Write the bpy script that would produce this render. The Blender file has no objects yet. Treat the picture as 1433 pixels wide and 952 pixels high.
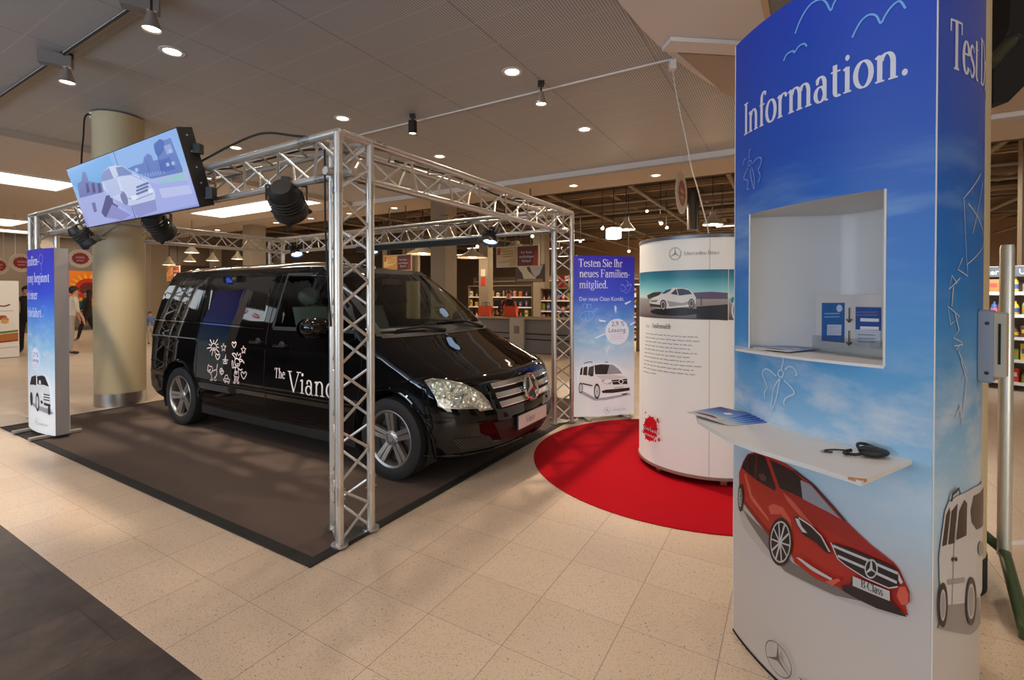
import bpy, math, random
from math import sin, cos, pi, sqrt, atan2, radians as RAD
from mathutils import Vector, Matrix
from mathutils.geometry import tessellate_polygon
random.seed(7)
SC = bpy.context.scene
COL = SC.collection

# ------------------------------------------------------------------ camera, exposure, world
FPX, CX, HY, EYE = 668.0, 716.5, 412.6, 1.5
PITCH = RAD(0.6)
cd = bpy.data.cameras.new('camera'); cam = bpy.data.objects.new('camera', cd); COL.objects.link(cam)
cam.location = (0, 0, EYE); cam.rotation_euler = (pi / 2 - PITCH, 0, 0)
cd.sensor_width = 36; cd.lens = FPX / 1433 * 36
cd.shift_y = -(476 - (HY + FPX * math.tan(PITCH))) / 1433
cd.clip_start = 0.02; cd.clip_end = 200
SC.camera = cam
vs = SC.view_settings
vs.view_transform = 'Standard'; vs.look = 'None'; vs.exposure = -0.14; vs.gamma = 1.0; vs.use_curve_mapping = False
W = bpy.data.worlds.new('sky'); SC.world = W; W.use_nodes = True
W.node_tree.nodes['Background'].inputs[0].default_value = (0.62, 0.74, 1.0, 1)
W.node_tree.nodes['Background'].inputs[1].default_value = 0.9
SC.cycles.max_bounces = 7; SC.cycles.diffuse_bounces = 3; SC.cycles.glossy_bounces = 3
SC.cycles.transmission_bounces = 4; SC.cycles.transparent_max_bounces = 8
SC.cycles.caustics_reflective = False; SC.cycles.caustics_refractive = False
SC.cycles.sample_clamp_indirect = 4.0
WARM = (1.0, 0.80, 0.60)
SPOT_W = 66.0      # each recessed downlight
CEIL = 3.95
ROT = atan2(-.507, .862)          # the hall's grid: local x runs along the fascia to the right, local y into the shop
CA, SA = cos(ROT), sin(ROT)
def hall(a, b, z=0.0): return Vector((a * CA - b * SA, a * SA + b * CA, z))
def unhall(x, y): return (x * CA + y * SA, -x * SA + y * CA)

def lamp(kind, name, loc, power, color=WARM, size=0.1, aim=None, spot=120, blend=0.6, parent=None, shape=None, sy=None):
    l = bpy.data.lights.new(name, kind); l.energy = power; l.color = color
    if kind == 'AREA':
        l.size = size
        if sy: l.shape = 'RECTANGLE'; l.size_y = sy
    elif kind == 'SPOT':
        l.shadow_soft_size = size; l.spot_size = RAD(spot); l.spot_blend = blend
    else: l.shadow_soft_size = size
    o = bpy.data.objects.new(name, l); COL.objects.link(o); o.location = loc
    if aim is not None:
        d = Vector(aim) - Vector(loc); o.rotation_euler = d.to_track_quat('-Z', 'Y').to_euler()
    if parent:
        o.parent = parent
    return o

# cool daylight that comes in through the glazed entrance behind and to the right of the viewer
lamp('AREA', 'entrance_daylight', hall(-3.5, -7.6, 1.9), 1300, (0.70, 0.83, 1.0), 13.0, aim=hall(-3.0, -5.9, 4.9), sy=2.8)
lamp('AREA', 'entrance_daylight', hall(6.5, -6.8, 1.6), 420, (1.0, 0.96, 0.86), 6.0, aim=hall(4.5, -3.6, 5.4), sy=2.4)

# ------------------------------------------------------------------ materials
MATS = {}
def mat(name, col, rough=0.5, metal=0.0, emit=0.0, coat=0.0, spec=0.5, emcol=None):
    if name in MATS: return MATS[name]
    m = bpy.data.materials.new(name); m.use_nodes = True
    p = m.node_tree.nodes['Principled BSDF']
    p.inputs['Base Color'].default_value = (*col, 1); p.inputs['Roughness'].default_value = rough
    p.inputs['Metallic'].default_value = metal; p.inputs['Specular IOR Level'].default_value = spec
    p.inputs['Coat Weight'].default_value = coat; p.inputs['Coat Roughness'].default_value = 0.03
    if emit:
        p.inputs['Emission Color'].default_value = (*(emcol or col), 1); p.inputs['Emission Strength'].default_value = emit
    MATS[name] = m
    return m
def lin(c): return tuple((x / 255 / 12.92) if x / 255 <= .04045 else ((x / 255 + .055) / 1.055) ** 2.4 for x in c)
GLOW = 0.0           # backlit prints (light boxes) set this while they are printed
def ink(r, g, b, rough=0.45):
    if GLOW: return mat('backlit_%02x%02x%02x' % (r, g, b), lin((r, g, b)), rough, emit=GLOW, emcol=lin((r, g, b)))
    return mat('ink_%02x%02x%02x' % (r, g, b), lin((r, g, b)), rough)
def nt(m): return m.node_tree.nodes, m.node_tree.links
def node(m, t, **kw):
    n = m.node_tree.nodes.new(t)
    for k, v in kw.items():
        if k.startswith('i_'):
            key = k[2:]; n.inputs[int(key) if key.isdigit() else key].default_value = v
        else: setattr(n, k, v)
    return n
def math_n(m, op, a, b=None, c=None):
    n = node(m, 'ShaderNodeMath', operation=op)
    for i, x in enumerate((a, b, c)):
        if x is None: continue
        if isinstance(x, (int, float)): n.inputs[i].default_value = x
        else: m.node_tree.links.new(x, n.inputs[i])
    return n.outputs[0]
def mixc(m, f, a, b):
    n = node(m, 'ShaderNodeMix', data_type='RGBA')
    L = m.node_tree.links
    if isinstance(f, (int, float)): n.inputs[0].default_value = f
    else: L.new(f, n.inputs[0])
    for i, x in ((6, a), (7, b)):
        if isinstance(x, tuple): n.inputs[i].default_value = (*x, 1) if len(x) == 3 else x
        else: L.new(x, n.inputs[i])
    return n.outputs[2]
def ramp(m, fac, stops, interp='LINEAR'):
    n = node(m, 'ShaderNodeValToRGB'); n.color_ramp.interpolation = interp
    e = n.color_ramp.elements
    while len(e) < len(stops): e.new(0.5)
    for el, (p, c) in zip(e, stops): el.position = p; el.color = (*c, 1)
    m.node_tree.links.new(fac, n.inputs[0]); return n.outputs[0]
def coords(m):
    tc = node(m, 'ShaderNodeTexCoord'); sp = node(m, 'ShaderNodeSeparateXYZ')
    m.node_tree.links.new(tc.outputs['Object'], sp.inputs[0])
    return tc.outputs['Object'], sp.outputs
def noise(m, vec, scale, detail=3, rough=.55):
    n = node(m, 'ShaderNodeTexNoise'); n.inputs['Scale'].default_value = scale; n.inputs['Detail'].default_value = detail
    n.inputs['Roughness'].default_value = rough; m.node_tree.links.new(vec, n.inputs['Vector']); return n.outputs['Fac']
def tovec(m, x, y, z=0.0):
    n = node(m, 'ShaderNodeCombineXYZ')
    for i, v in enumerate((x, y, z)):
        if isinstance(v, (int, float)): n.inputs[i].default_value = v
        else: m.node_tree.links.new(v, n.inputs[i])
    return n.outputs[0]
def setcol(m, c): m.node_tree.links.new(c, m.node_tree.nodes['Principled BSDF'].inputs['Base Color'])
def setin(m, k, c): m.node_tree.links.new(c, m.node_tree.nodes['Principled BSDF'].inputs[k])

def terrazzo():
    m = mat('terrazzo_tiles', (.6, .5, .4), 0.30)
    v, s = coords(m)
    fx = math_n(m, 'FRACT', math_n(m, 'MULTIPLY_ADD', s[0], 1 / .405, .66 / .405 + 40))
    fy = math_n(m, 'FRACT', math_n(m, 'MULTIPLY_ADD', s[1], 1 / .378, -2.101 / .378 + 40))
    jx = math_n(m, 'LESS_THAN', math_n(m, 'ABSOLUTE', math_n(m, 'SUBTRACT', fx, .5)), .5 - .0048)
    jy = math_n(m, 'LESS_THAN', math_n(m, 'ABSOLUTE', math_n(m, 'SUBTRACT', fy, .5)), .5 - .0034)
    joint = math_n(m, 'MULTIPLY', jx, jy)
    cx_ = math_n(m, 'FLOOR', math_n(m, 'MULTIPLY_ADD', s[0], 1 / .405, .66 / .405 + 40))
    cy_ = math_n(m, 'FLOOR', math_n(m, 'MULTIPLY_ADD', s[1], 1 / .378, -2.101 / .378 + 40))
    wn = node(m, 'ShaderNodeTexWhiteNoise', noise_dimensions='2D'); m.node_tree.links.new(tovec(m, cx_, cy_), wn.inputs['Vector'])
    base = mixc(m, wn.outputs['Value'], lin((216, 194, 172)), lin((225, 204, 182)))
    vo = node(m, 'ShaderNodeTexVoronoi'); vo.inputs['Scale'].default_value = 150; m.node_tree.links.new(v, vo.inputs['Vector'])
    sc = node(m, 'ShaderNodeSeparateColor'); m.node_tree.links.new(vo.outputs['Color'], sc.inputs[0])
    sel = math_n(m, 'MULTIPLY', math_n(m, 'LESS_THAN', vo.outputs['Distance'], .34), math_n(m, 'GREATER_THAN', sc.outputs[0], .62))
    c = mixc(m, sel, base, lin((168, 142, 119)))
    vo2 = node(m, 'ShaderNodeTexVoronoi'); vo2.inputs['Scale'].default_value = 52; m.node_tree.links.new(v, vo2.inputs['Vector'])
    sc2 = node(m, 'ShaderNodeSeparateColor'); m.node_tree.links.new(vo2.outputs['Color'], sc2.inputs[0])
    sel2 = math_n(m, 'MULTIPLY', math_n(m, 'LESS_THAN', vo2.outputs['Distance'], .17), math_n(m, 'GREATER_THAN', sc2.outputs[1], .86))
    c = mixc(m, sel2, c, lin((96, 76, 62)))
    c = mixc(m, math_n(m, 'MULTIPLY', noise(m, v, 160, 2), .35), c, lin((180, 156, 132)))
    c = mixc(m, joint, lin((160, 136, 114)), c)
    setcol(m, c)
    return m
def slate():
    m = mat('slate_tiles', (.05, .05, .05), 0.42)
    v, s = coords(m)
    br = node(m, 'ShaderNodeTexBrick'); br.offset = .5
    br.inputs['Scale'].default_value = 1; br.inputs['Brick Width'].default_value = .9; br.inputs['Row Height'].default_value = .42
    br.inputs['Mortar Size'].default_value = .004; br.inputs['Color1'].default_value = (.95, .95, .95, 1); br.inputs['Color2'].default_value = (.4, .4, .4, 1)
    br.inputs['Mortar'].default_value = (.1, .1, .1, 1)
    m.node_tree.links.new(tovec(m, s[1], s[0]), br.inputs['Vector'])
    n1 = noise(m, v, 5, 6, .7)
    c = ramp(m, n1, [(.3, lin((52, 44, 42))), (.7, lin((96, 84, 78)))])
    c2 = mixc(m, .45, c, br.outputs['Color']); n = node(m, 'ShaderNodeMix', data_type='RGBA', blend_type='MULTIPLY')
    n.inputs[0].default_value = .55; m.node_tree.links.new(c, n.inputs[6]); m.node_tree.links.new(br.outputs['Color'], n.inputs[7])
    setcol(m, n.outputs[2]); return m
def slat_ceiling():
    m = mat('slat_ceiling', (.4, .4, .4), 0.5)
    v, s = coords(m)
    fa = math_n(m, 'FRACT', math_n(m, 'MULTIPLY', s[0], 1 / .026))
    rib = math_n(m, 'GREATER_THAN', fa, .62)
    fb = math_n(m, 'FRACT', math_n(m, 'MULTIPLY_ADD', s[1], 1 / .4, 20.05))
    seam = math_n(m, 'GREATER_THAN', fb, .955)
    fp = math_n(m, 'FRACT', math_n(m, 'MULTIPLY', s[0], 1 / 1.25))
    pj = math_n(m, 'LESS_THAN', fp, .012)
    c = mixc(m, math_n(m, 'MULTIPLY', rib, .8), lin((196, 195, 195)), lin((124, 122, 122)))
    c = mixc(m, math_n(m, 'MULTIPLY', pj, .4), c, lin((50, 46, 44)))
    c = mixc(m, math_n(m, 'MULTIPLY', seam, .6), c, lin((196, 194, 192)))
    setcol(m, c); return m
def carpet_mat(name, col, col2, scale=240):
    m = mat(name, lin(col), 0.95, spec=.1)
    v, s = coords(m)
    setcol(m, mixc(m, noise(m, v, scale, 2, .7), lin(col), lin(col2))); return m
def sky_print(name, zstops, cloud=.8, rough=.4, seed=0.0, zc=0.4, zw=.5, stretch=1.0, wisp=0):
    """printed sky: a ramp up the panel and clouds round the height zc"""
    m = mat(name, (.3, .4, .8), rough)
    v, s = coords(m)
    H = zstops[-1][0]
    g = ramp(m, math_n(m, 'DIVIDE', s[2], H), [(z / H, lin(c)) for z, c in zstops])
    mp = node(m, 'ShaderNodeMapping'); mp.inputs['Location'].default_value = (seed, seed, seed); mp.inputs['Scale'].default_value = (1, 1, 2.2)
    m.node_tree.links.new(v, mp.inputs['Vector'])
    n = noise(m, mp.outputs[0], 3.2 * stretch, 6, .6)
    band = math_n(m, 'SUBTRACT', 1.0, math_n(m, 'MINIMUM', 1.0, math_n(m, 'DIVIDE', math_n(m, 'ABSOLUTE', math_n(m, 'SUBTRACT', s[2], zc)), zw)))
    cl = math_n(m, 'MULTIPLY', math_n(m, 'MULTIPLY', ramp(m, n, [(.42, (0, 0, 0)), (.68, (1, 1, 1))]), band), cloud)
    if wisp:
        mp2 = node(m, 'ShaderNodeMapping'); mp2.inputs['Rotation'].default_value = (.3, .5, 0); mp2.inputs['Scale'].default_value = (.6, .6, 3.0); m.node_tree.links.new(v, mp2.inputs['Vector'])
        b2_ = math_n(m, 'SUBTRACT', 1.0, math_n(m, 'MINIMUM', 1.0, math_n(m, 'DIVIDE', math_n(m, 'ABSOLUTE', math_n(m, 'SUBTRACT', s[2], wisp)), .38)))
        g = mixc(m, math_n(m, 'MULTIPLY', math_n(m, 'MULTIPLY', ramp(m, noise(m, mp2.outputs[0], 2.4, 4, .55), [(.5, (0, 0, 0)), (.72, (1, 1, 1))]), b2_), .6), g, lin((150, 190, 228)))
    c = mixc(m, cl, g, lin((222, 226, 230))); setcol(m, c)
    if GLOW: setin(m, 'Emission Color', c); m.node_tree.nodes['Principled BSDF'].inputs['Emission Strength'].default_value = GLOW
    return m

M_ALU = mat('aluminium', (.68, .65, .60), 0.36, 0.75)
M_STEEL = mat('brushed_steel', (.62, .60, .57), 0.28, 1.0)
M_CHROME = mat('chrome', (.86, .86, .86), 0.07, 1.0)
M_BLK = mat('black_plastic', (.012, .012, .012), 0.45)
M_BLKM = mat('black_matt', (.008, .008, .008), 0.8)
M_RUB = mat('black_rubber', (.018, .017, .016), 0.75)
M_PAINT = mat('black_paint', (.0025, .0025, .003), 0.03)
M_WHITE = mat('white_laminate', lin((226, 222, 218)), 0.4)
M_WPAINT = mat('white_paint', lin((236, 230, 224)), 0.7)
M_CREAM = mat('cream_paint', lin((206, 190, 152)), 0.5)
M_BEIGE = mat('beige_paint', lin((184, 168, 152)), 0.8)
M_LEFTW = mat('left_plaster', lin((128, 112, 98)), 0.8)
M_LEFTC = mat('left_ceiling', lin((206, 195, 184)), 0.8)
M_GREY = mat('grey_paint', lin((128, 120, 118)), 0.55)
M_DBROWN = mat('dark_ceiling', lin((88, 70, 54)), 0.9)
M_LAMP = mat('lamp_glow', (1, .86, .66), .5, emit=9.0, emcol=(1, .86, .66))
M_PANEL = mat('light_panel', (1, .93, .82), .5, emit=4.2, emcol=(1, .90, .74))
M_GLASSB = None
def glass(name, tint, gloss=(1, 1, 1), fac=0.12):
    if name in MATS: return MATS[name]
    m = bpy.data.materials.new(name); m.use_nodes = True; N, L = nt(m); N.clear()
    o = N.new('ShaderNodeOutputMaterial'); mx = N.new('ShaderNodeMixShader'); t = N.new('ShaderNodeBsdfTransparent'); g = N.new('ShaderNodeBsdfGlossy')
    fr = N.new('ShaderNodeMath'); fr.operation = 'MULTIPLY_ADD'; fr.inputs[1].default_value = .75; fr.inputs[2].default_value = .045
    lw = N.new('ShaderNodeLayerWeight'); lw.inputs['Blend'].default_value = .5; pw = N.new('ShaderNodeMath'); pw.operation = 'POWER'; pw.inputs[1].default_value = 4.0
    L.new(lw.outputs['Facing'], pw.inputs[0]); L.new(pw.outputs[0], fr.inputs[0])
    t.inputs[0].default_value = (*tint, 1); g.inputs[0].default_value = (*gloss, 1); g.inputs[1].default_value = .02
    L.new(fr.outputs[0], mx.inputs[0]); L.new(t.outputs[0], mx.inputs[1]); L.new(g.outputs[0], mx.inputs[2]); L.new(mx.outputs[0], o.inputs[0])
    MATS[name] = m; return m
M_GLASS = glass('clear_glass', (.86, .92, .88))
M_WSGLASS = glass('tinted_windscreen', (.58, .66, .60))
M_DKGLASS = glass('privacy_glass', (.05, .05, .05))

# ------------------------------------------------------------------ mesh builder
class MB:
    def __init__(s): s.v = []; s.f = []; s.m = []; s.mats = []; s.sm = []
    def mi(s, mt):
        if mt not in s.mats: s.mats.append(mt)
        return s.mats.index(mt)
    def add(s, vs_, fs_, mt, smooth=False):
        b = len(s.v); s.v += [tuple(p) for p in vs_]; k = s.mi(mt)
        for f in fs_: s.f.append([b + i for i in f]); s.m.append(k); s.sm.append(smooth)
        return s
    def box(s, c, d, mt, rz=0.0, mtx=None, bev=0.0):
        x, y, z = d[0] / 2, d[1] / 2, d[2] / 2
        if bev:
            e = bev; P = []
            for zz, k in ((-z, e), (-z + e, 0), (z - e, 0), (z, e)):
                P += [(-x + k, -y + k + (0 if k else 0), zz), (x - k, -y + k, zz), (x - k, y - k, zz), (-x + k, y - k, zz)]
            F = [(3, 2, 1, 0), (12, 13, 14, 15)]
            for r in range(3):
                for i in range(4): F.append((r * 4 + i, r * 4 + (i + 1) % 4, r * 4 + 4 + (i + 1) % 4, r * 4 + 4 + i))
        else:
            P = [(i * x, j * y, k * z) for k in (-1, 1) for j in (-1, 1) for i in (-1, 1)]
            F = [(0, 2, 3, 1), (4, 5, 7, 6), (0, 1, 5, 4), (2, 6, 7, 3), (0, 4, 6, 2), (1, 3, 7, 5)]
        M = mtx if mtx is not None else Matrix.Rotation(rz, 3, 'Z')
        c = Vector(c)
        return s.add([M @ Vector(p) + c for p in P], F, mt)
    def bar(s, p, q, w, h, mt, up=(0, 0, 1)):
        p, q = Vector(p), Vector(q); d = (q - p); L = d.length; d.normalize(); up = Vector(up)
        if abs(d.dot(up)) > .99: up = Vector((1, 0, 0))
        sd = d.cross(up).normalized(); u = sd.cross(d)
        M = Matrix((d, sd, u)).transposed()
        return s.box((p + q) / 2, (L, w, h), mt, mtx=M)
    def tube(s, pts, r, mt, n=10, cap=True, closed=False):
        pts = [Vector(p) for p in pts]; K = len(pts); V = []; prev = None
        rr = r if isinstance(r, (list, tuple)) else [r] * K
        for i, p in enumerate(pts):
            if closed: d = pts[(i + 1) % K] - pts[i - 1]
            else: d = pts[min(i + 1, K - 1)] - pts[max(i - 1, 0)]
            d.normalize()
            if prev is None:
                a = Vector((0, 0, 1)) if abs(d.z) < .9 else Vector((1, 0, 0)); prev = d.cross(a).normalized()
            else:
                prev = (prev - d * prev.dot(d)).normalized()
            b = d.cross(prev)
            V += [p + (prev * cos(2 * pi * k / n) + b * sin(2 * pi * k / n)) * rr[i] for k in range(n)]
        F = [(i * n + k, i * n + (k + 1) % n, (i + 1) % K * n + (k + 1) % n, (i + 1) % K * n + k) for i in range(K if closed else K - 1) for k in range(n)]
        s.add(V, F, mt, True)
        if cap and not closed:
            s.add(V[:n], [tuple(range(n - 1, -1, -1))], mt); s.add(V[-n:], [tuple(range(n))], mt)
        return s
    def lathe(s, prof, mt, n=32, c=(0, 0, 0), M=None, a0=0, a1=2 * pi, smooth=True):
        """prof: (r, h) pairs round the local z axis"""
        full = abs(a1 - a0 - 2 * pi) < 1e-6; k = n if full else n + 1; V = []
        for r, h in prof:
            for i in range(k):
                a = a0 + (a1 - a0) * i / n; p = Vector((r * cos(a), r * sin(a), h)); V.append((M @ p if M is not None else p) + Vector(c))
        F = [(j * k + i, j * k + (i + 1) % k, (j + 1) * k + (i + 1) % k, (j + 1) * k + i) for j in range(len(prof) - 1) for i in range(n)]
        return s.add(V, F, mt, smooth)
    def prism(s, poly, z0, z1, mt, f=None, smooth=False):
        """poly: 2-D outline extruded z0..z1; f maps (x, y, z) to space"""
        f = f or (lambda x, y, z: (x, y, z)); n = len(poly)
        V = [f(x, y, z0) for x, y in poly] + [f(x, y, z1) for x, y in poly]
        tri = tessellate_polygon([[Vector((x, y, 0)) for x, y in poly]])
        F = [(i, (i + 1) % n, n + (i + 1) % n, n + i) for i in range(n)]
        s.add(V, F, mt, smooth)
        s.add(V, [(a, b, c) for a, b, c in tri] + [(n + c, n + b, n + a) for a, b, c in tri], mt)
        return s
    def grid(s, P, mt, smooth=True, wrap=False, skip=None):
        R, C = len(P), len(P[0]); V = [p for row in P for p in row]
        F = [(i * C + j, i * C + (j + 1) % C, (i + 1) * C + (j + 1) % C, (i + 1) * C + j) for i in range(R - 1) for j in range(C if wrap else C - 1)
             if not (skip and skip(i, j))]
        return s.add(V, F, mt, smooth)
    def sphere(s, c, r, mt, n=14, m=9, sc=(1, 1, 1)):
        P = [[(c[0] + r * sc[0] * sin(pi * i / m) * cos(2 * pi * j / n), c[1] + r * sc[1] * sin(pi * i / m) * sin(2 * pi * j / n), c[2] + r * sc[2] * cos(pi * i / m)) for j in range(n)] for i in range(m + 1)]
        return s.grid(P, mt, True, True)
    def build(s, name, parent=None, fix=True, sharp=35):
        me = bpy.data.meshes.new(name); me.from_pydata(s.v, [], s.f)
        for mt in s.mats: me.materials.append(mt)
        me.polygons.foreach_set('material_index', s.m); me.polygons.foreach_set('use_smooth', s.sm)
        me.validate(); me.update()
        if fix:
            import bmesh
            b = bmesh.new(); b.from_mesh(me); bmesh.ops.remove_doubles(b, verts=b.verts, dist=1e-5)
            bmesh.ops.recalc_face_normals(b, faces=b.faces); b.to_mesh(me); b.free()
        if any(s.sm): me.set_sharp_from_angle(angle=RAD(sharp))
        o = bpy.data.objects.new(name, me); COL.objects.link(o)
        if parent: o.parent = parent
        return o
def empty(name, loc=(0, 0, 0), rz=0.0):
    o = bpy.data.objects.new(name, None); COL.objects.link(o); o.location = loc; o.rotation_euler = (0, 0, rz); o.empty_display_size = .1
    return o
def tag(o, label, cat, group=None, kind=None):
    o['label'] = label; o['category'] = cat
    if group: o['group'] = group
    if kind: o['kind'] = kind
    return o
def thing(name, label, cat, loc=(0, 0, 0), rz=0.0, group=None):
    return tag(empty(name, loc, rz), label, cat, group)
def struct(o, grid=False):
    o['kind'] = 'structure'
    if grid: o.rotation_euler = (0, 0, ROT)
    return o
def copy_tree(o, parent=None, **kw):
    c = o.copy(); COL.objects.link(c)
    if parent: c.parent = parent
    for ch in list(o.children): copy_tree(ch, c)
    return c

# ------------------------------------------------------------------ measuring from the photograph, curved panels, print
def ray(px, py): return Vector(((px - CX) / FPX, 1.0, -(py - HY) / FPX))
def at(px, py, Y):
    r = ray(px, py); return Vector((r.x * Y, Y, EYE + r.z * Y))
def on_z(px, py, z=0.0):
    r = ray(px, py); t = (z - EYE) / r.z; return Vector((r.x * t, t, z))
class Arc:
    """upright curved panel through P0 (left) and P1 (right) seen from outside, bulging outwards by sag"""
    def __init__(s, P0, P1, sag):
        s.P0, s.P1 = Vector(P0), Vector(P1); d = s.P1 - s.P0; c = d.length; d.normalize(); s.out = Vector((d.y, -d.x))
        s.R = (c * c / 4 + sag * sag) / (2 * sag); s.C = (s.P0 + s.P1) / 2 + s.out * (sag - s.R)
        s.half = math.asin(min(1, c / 2 / s.R)); s.len = 2 * s.half * s.R
        s.a0 = atan2((s.P0 - s.C).y, (s.P0 - s.C).x)
    def pt(s, u, z, off=0.0):
        a = s.a0 + u / s.R; r = s.R + off
        return Vector((s.C.x + r * cos(a), s.C.y + r * sin(a), z))
    def hit(s, px, py):
        r = ray(px, py); d2 = Vector((r.x, r.y)); A = d2.dot(d2); B = -2 * d2.dot(s.C); K = s.C.dot(s.C) - s.R ** 2
        q = B * B - 4 * A * K
        t = (-B - sqrt(max(q, 0))) / (2 * A)
        p = d2 * t; a = atan2(p.y - s.C.y, p.x - s.C.x); da = (a - s.a0 + pi) % (2 * pi) - pi
        return (da * s.R, EYE + r.z * t)
class Circ(Arc):
    def __init__(s, C, R, a0=-pi / 2): s.C = Vector(C); s.R = R; s.a0 = a0; s.len = 2 * pi * R
class Flat:
    """upright flat sheet: origin O, unit axis d to the right; u along it, v up"""
    def __init__(s, O, d, up=(0, 0, 1), nrm=None):
        s.O = Vector(O); s.d = Vector(d).normalized(); s.up = Vector(up).normalized(); s.n = Vector(nrm).normalized() if nrm else s.d.cross(s.up).normalized()
    def pt(s, u, v, off=0.0): return s.O + s.d * u + s.up * v + s.n * off
    def hit(s, px, py):
        r = ray(px, py); E0 = Vector((0, 0, EYE)); t = (s.O - E0).dot(s.n) / r.dot(s.n); p = E0 + r * t - s.O
        return (p.dot(s.d), p.dot(s.up))
class Print:
    """layers of flat colour printed on a panel"""
    def __init__(s, surf, base=0.0012, step=0.00025, cut=0.0): s.s = surf; s.mb = MB(); s.off = base; s.step = step; s.cut = cut
    def tri(s, tris, mt):
        V = []; F = []
        for t in tris:
            parts = [t]
            if s.cut:
                u0 = min(p[0] for p in t); u1 = max(p[0] for p in t); k0 = math.floor(u0 / s.cut); k1 = math.floor(u1 / s.cut)
                if k1 > k0:
                    parts = []
                    for k in range(k0, k1 + 1):
                        q = clip(clip(list(t), k * s.cut, 1), (k + 1) * s.cut, -1)
                        if len(q) > 2: parts.append(q)
            for q in parts:
                b = len(V); V += [s.s.pt(p[0], p[1], s.off) for p in q]; F.append(tuple(range(b, b + len(q))))
        s.mb.add(V, F, mt)
    def poly(s, pts, mt, px=None):
        if px: pts = [s.s.hit(*px(*p)) for p in pts]
        T = tessellate_polygon([[Vector((x, y, 0)) for x, y in pts]])
        s.tri([tuple(pts[i] for i in t) for t in T], mt); s.off += s.step; return s
    def ell(s, cx, cy, rx, ry, mt, px=None, n=28, rot=0.0):
        return s.poly([(cx + rx * cos(2 * pi * i / n) * cos(rot) - ry * sin(2 * pi * i / n) * sin(rot), cy + rx * cos(2 * pi * i / n) * sin(rot) + ry * sin(2 * pi * i / n) * cos(rot)) for i in range(n)], mt, px)
    def ring(s, cx, cy, rx, ry, w, mt, px=None, n=32):
        P = [(cx + rx * cos(2 * pi * i / n), cy + ry * sin(2 * pi * i / n)) for i in range(n)]
        return s.line(P + [P[0]], w, mt, px)
    def line(s, pts, w, mt, px=None):
        """w in panel metres, or one width per point"""
        if px: pts = [s.s.hit(*px(*p)) for p in pts]
        ws = w if isinstance(w, (list, tuple)) else [w] * len(pts)
        L, R = [], []
        for i, p in enumerate(pts):
            a, b = pts[max(i - 1, 0)], pts[min(i + 1, len(pts) - 1)]
            if pts[0] == pts[-1] and i in (0, len(pts) - 1): a, b = pts[-2], pts[1]
            dx, dy = b[0] - a[0], b[1] - a[1]; l = sqrt(dx * dx + dy * dy) or 1
            nx, ny = -dy / l * ws[i] / 2, dx / l * ws[i] / 2
            L.append((p[0] + nx, p[1] + ny)); R.append((p[0] - nx, p[1] - ny))
        for i in range(len(pts) - 1):
            s.tri([(L[i], R[i], R[i + 1]), (L[i], R[i + 1], L[i + 1])], mt)
        s.off += s.step; return s
    def text(s, txt, u, v, size, mt, squeeze=1.0, spacing=0.0, slant=0.0):
        """serif lettering, baseline at (u, v), cap height size"""
        k = size / .66; x = u
        for ch in txt:
            if ch == ' ': x += .2 * k * squeeze; continue
            adv, items = glyph(ch)
            for pts, ws in items:
                s.line([(x + px_ * k * squeeze + slant * py_ * k, v + py_ * k) for px_, py_ in pts], [w * k for w in ws] if isinstance(ws, list) else ws * k, mt); s.off -= s.step
            x += (adv + spacing) * k * squeeze
        s.off += s.step; return x
    def sans(s, txt, u, v, size, mt, squeeze=1.0):
        V, F, wd = sans_mesh(txt)
        tr = [tuple((u + V[i][0] * size * squeeze, v + V[i][1] * size) for i in f) for f in F]
        T = []
        for t in tr:
            for i in range(1, len(t) - 1): T.append((t[0], t[i], t[i + 1]))
        s.tri(T, mt); s.off += s.step; return u + wd * size * squeeze
    def star(s, cx, cy, r, mt, squeeze=1.0, w=None):
        w = w or r * .09; s.ring(cx, cy, r * squeeze, r, w, mt)
        for a in (90, 210, 330):
            c, d = cos(RAD(a)), sin(RAD(a))
            s.line([(cx, cy), (cx + c * r * .5 * squeeze, cy + d * r * .5), (cx + c * r * squeeze, cy + d * r)], [r * .22, r * .11, r * .03], mt)
        return s
    def build(s, name, parent): return s.mb.build(name, parent, fix=False)
def clip(poly, x, side):
    out = []
    for i, p in enumerate(poly):
        q = poly[(i + 1) % len(poly)]; a, b = (p[0] - x) * side, (q[0] - x) * side
        if a >= 0: out.append(p)
        if (a > 0 > b) or (a < 0 < b):
            t = a / (a - b); out.append((x, p[1] + (q[1] - p[1]) * t))
    return out
def smoothline(pts, k=6, closed=False):
    """Catmull-Rom through pts"""
    n = len(pts); out = []
    for i in range(n if closed else n - 1):
        g = lambda j: pts[j % n] if closed else pts[min(max(j, 0), n - 1)]
        p0, p1, p2, p3 = g(i - 1), g(i), g(i + 1), g(i + 2)
        for j in range(k):
            t = j / k
            out.append(tuple(.5 * (2 * b + (c - a) * t + (2 * a - 5 * b + 4 * c - d) * t * t + (3 * b - a - 3 * c + d) * t ** 3) for a, b, c, d in zip(p0, p1, p2, p3)))
    out.append(pts[0] if closed else pts[-1])
    return out
_SANS = {}
def sans_mesh(txt):
    if txt in _SANS: return _SANS[txt]
    cu = bpy.data.curves.new('lettering', 'FONT'); cu.body = txt; cu.size = 1.0; cu.resolution_u = 2; cu.fill_mode = 'BOTH'
    o = bpy.data.objects.new('lettering', cu); COL.objects.link(o)
    dg = bpy.context.evaluated_depsgraph_get(); me = o.evaluated_get(dg).to_mesh()
    V = [(v.co.x / .7, v.co.y / .7) for v in me.vertices]; F = [tuple(p.vertices) for p in me.polygons]
    wd = max([p[0] for p in V] or [0])
    bpy.data.objects.remove(o); bpy.data.curves.remove(cu)
    _SANS[txt] = (V, F, wd); return _SANS[txt]

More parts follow.
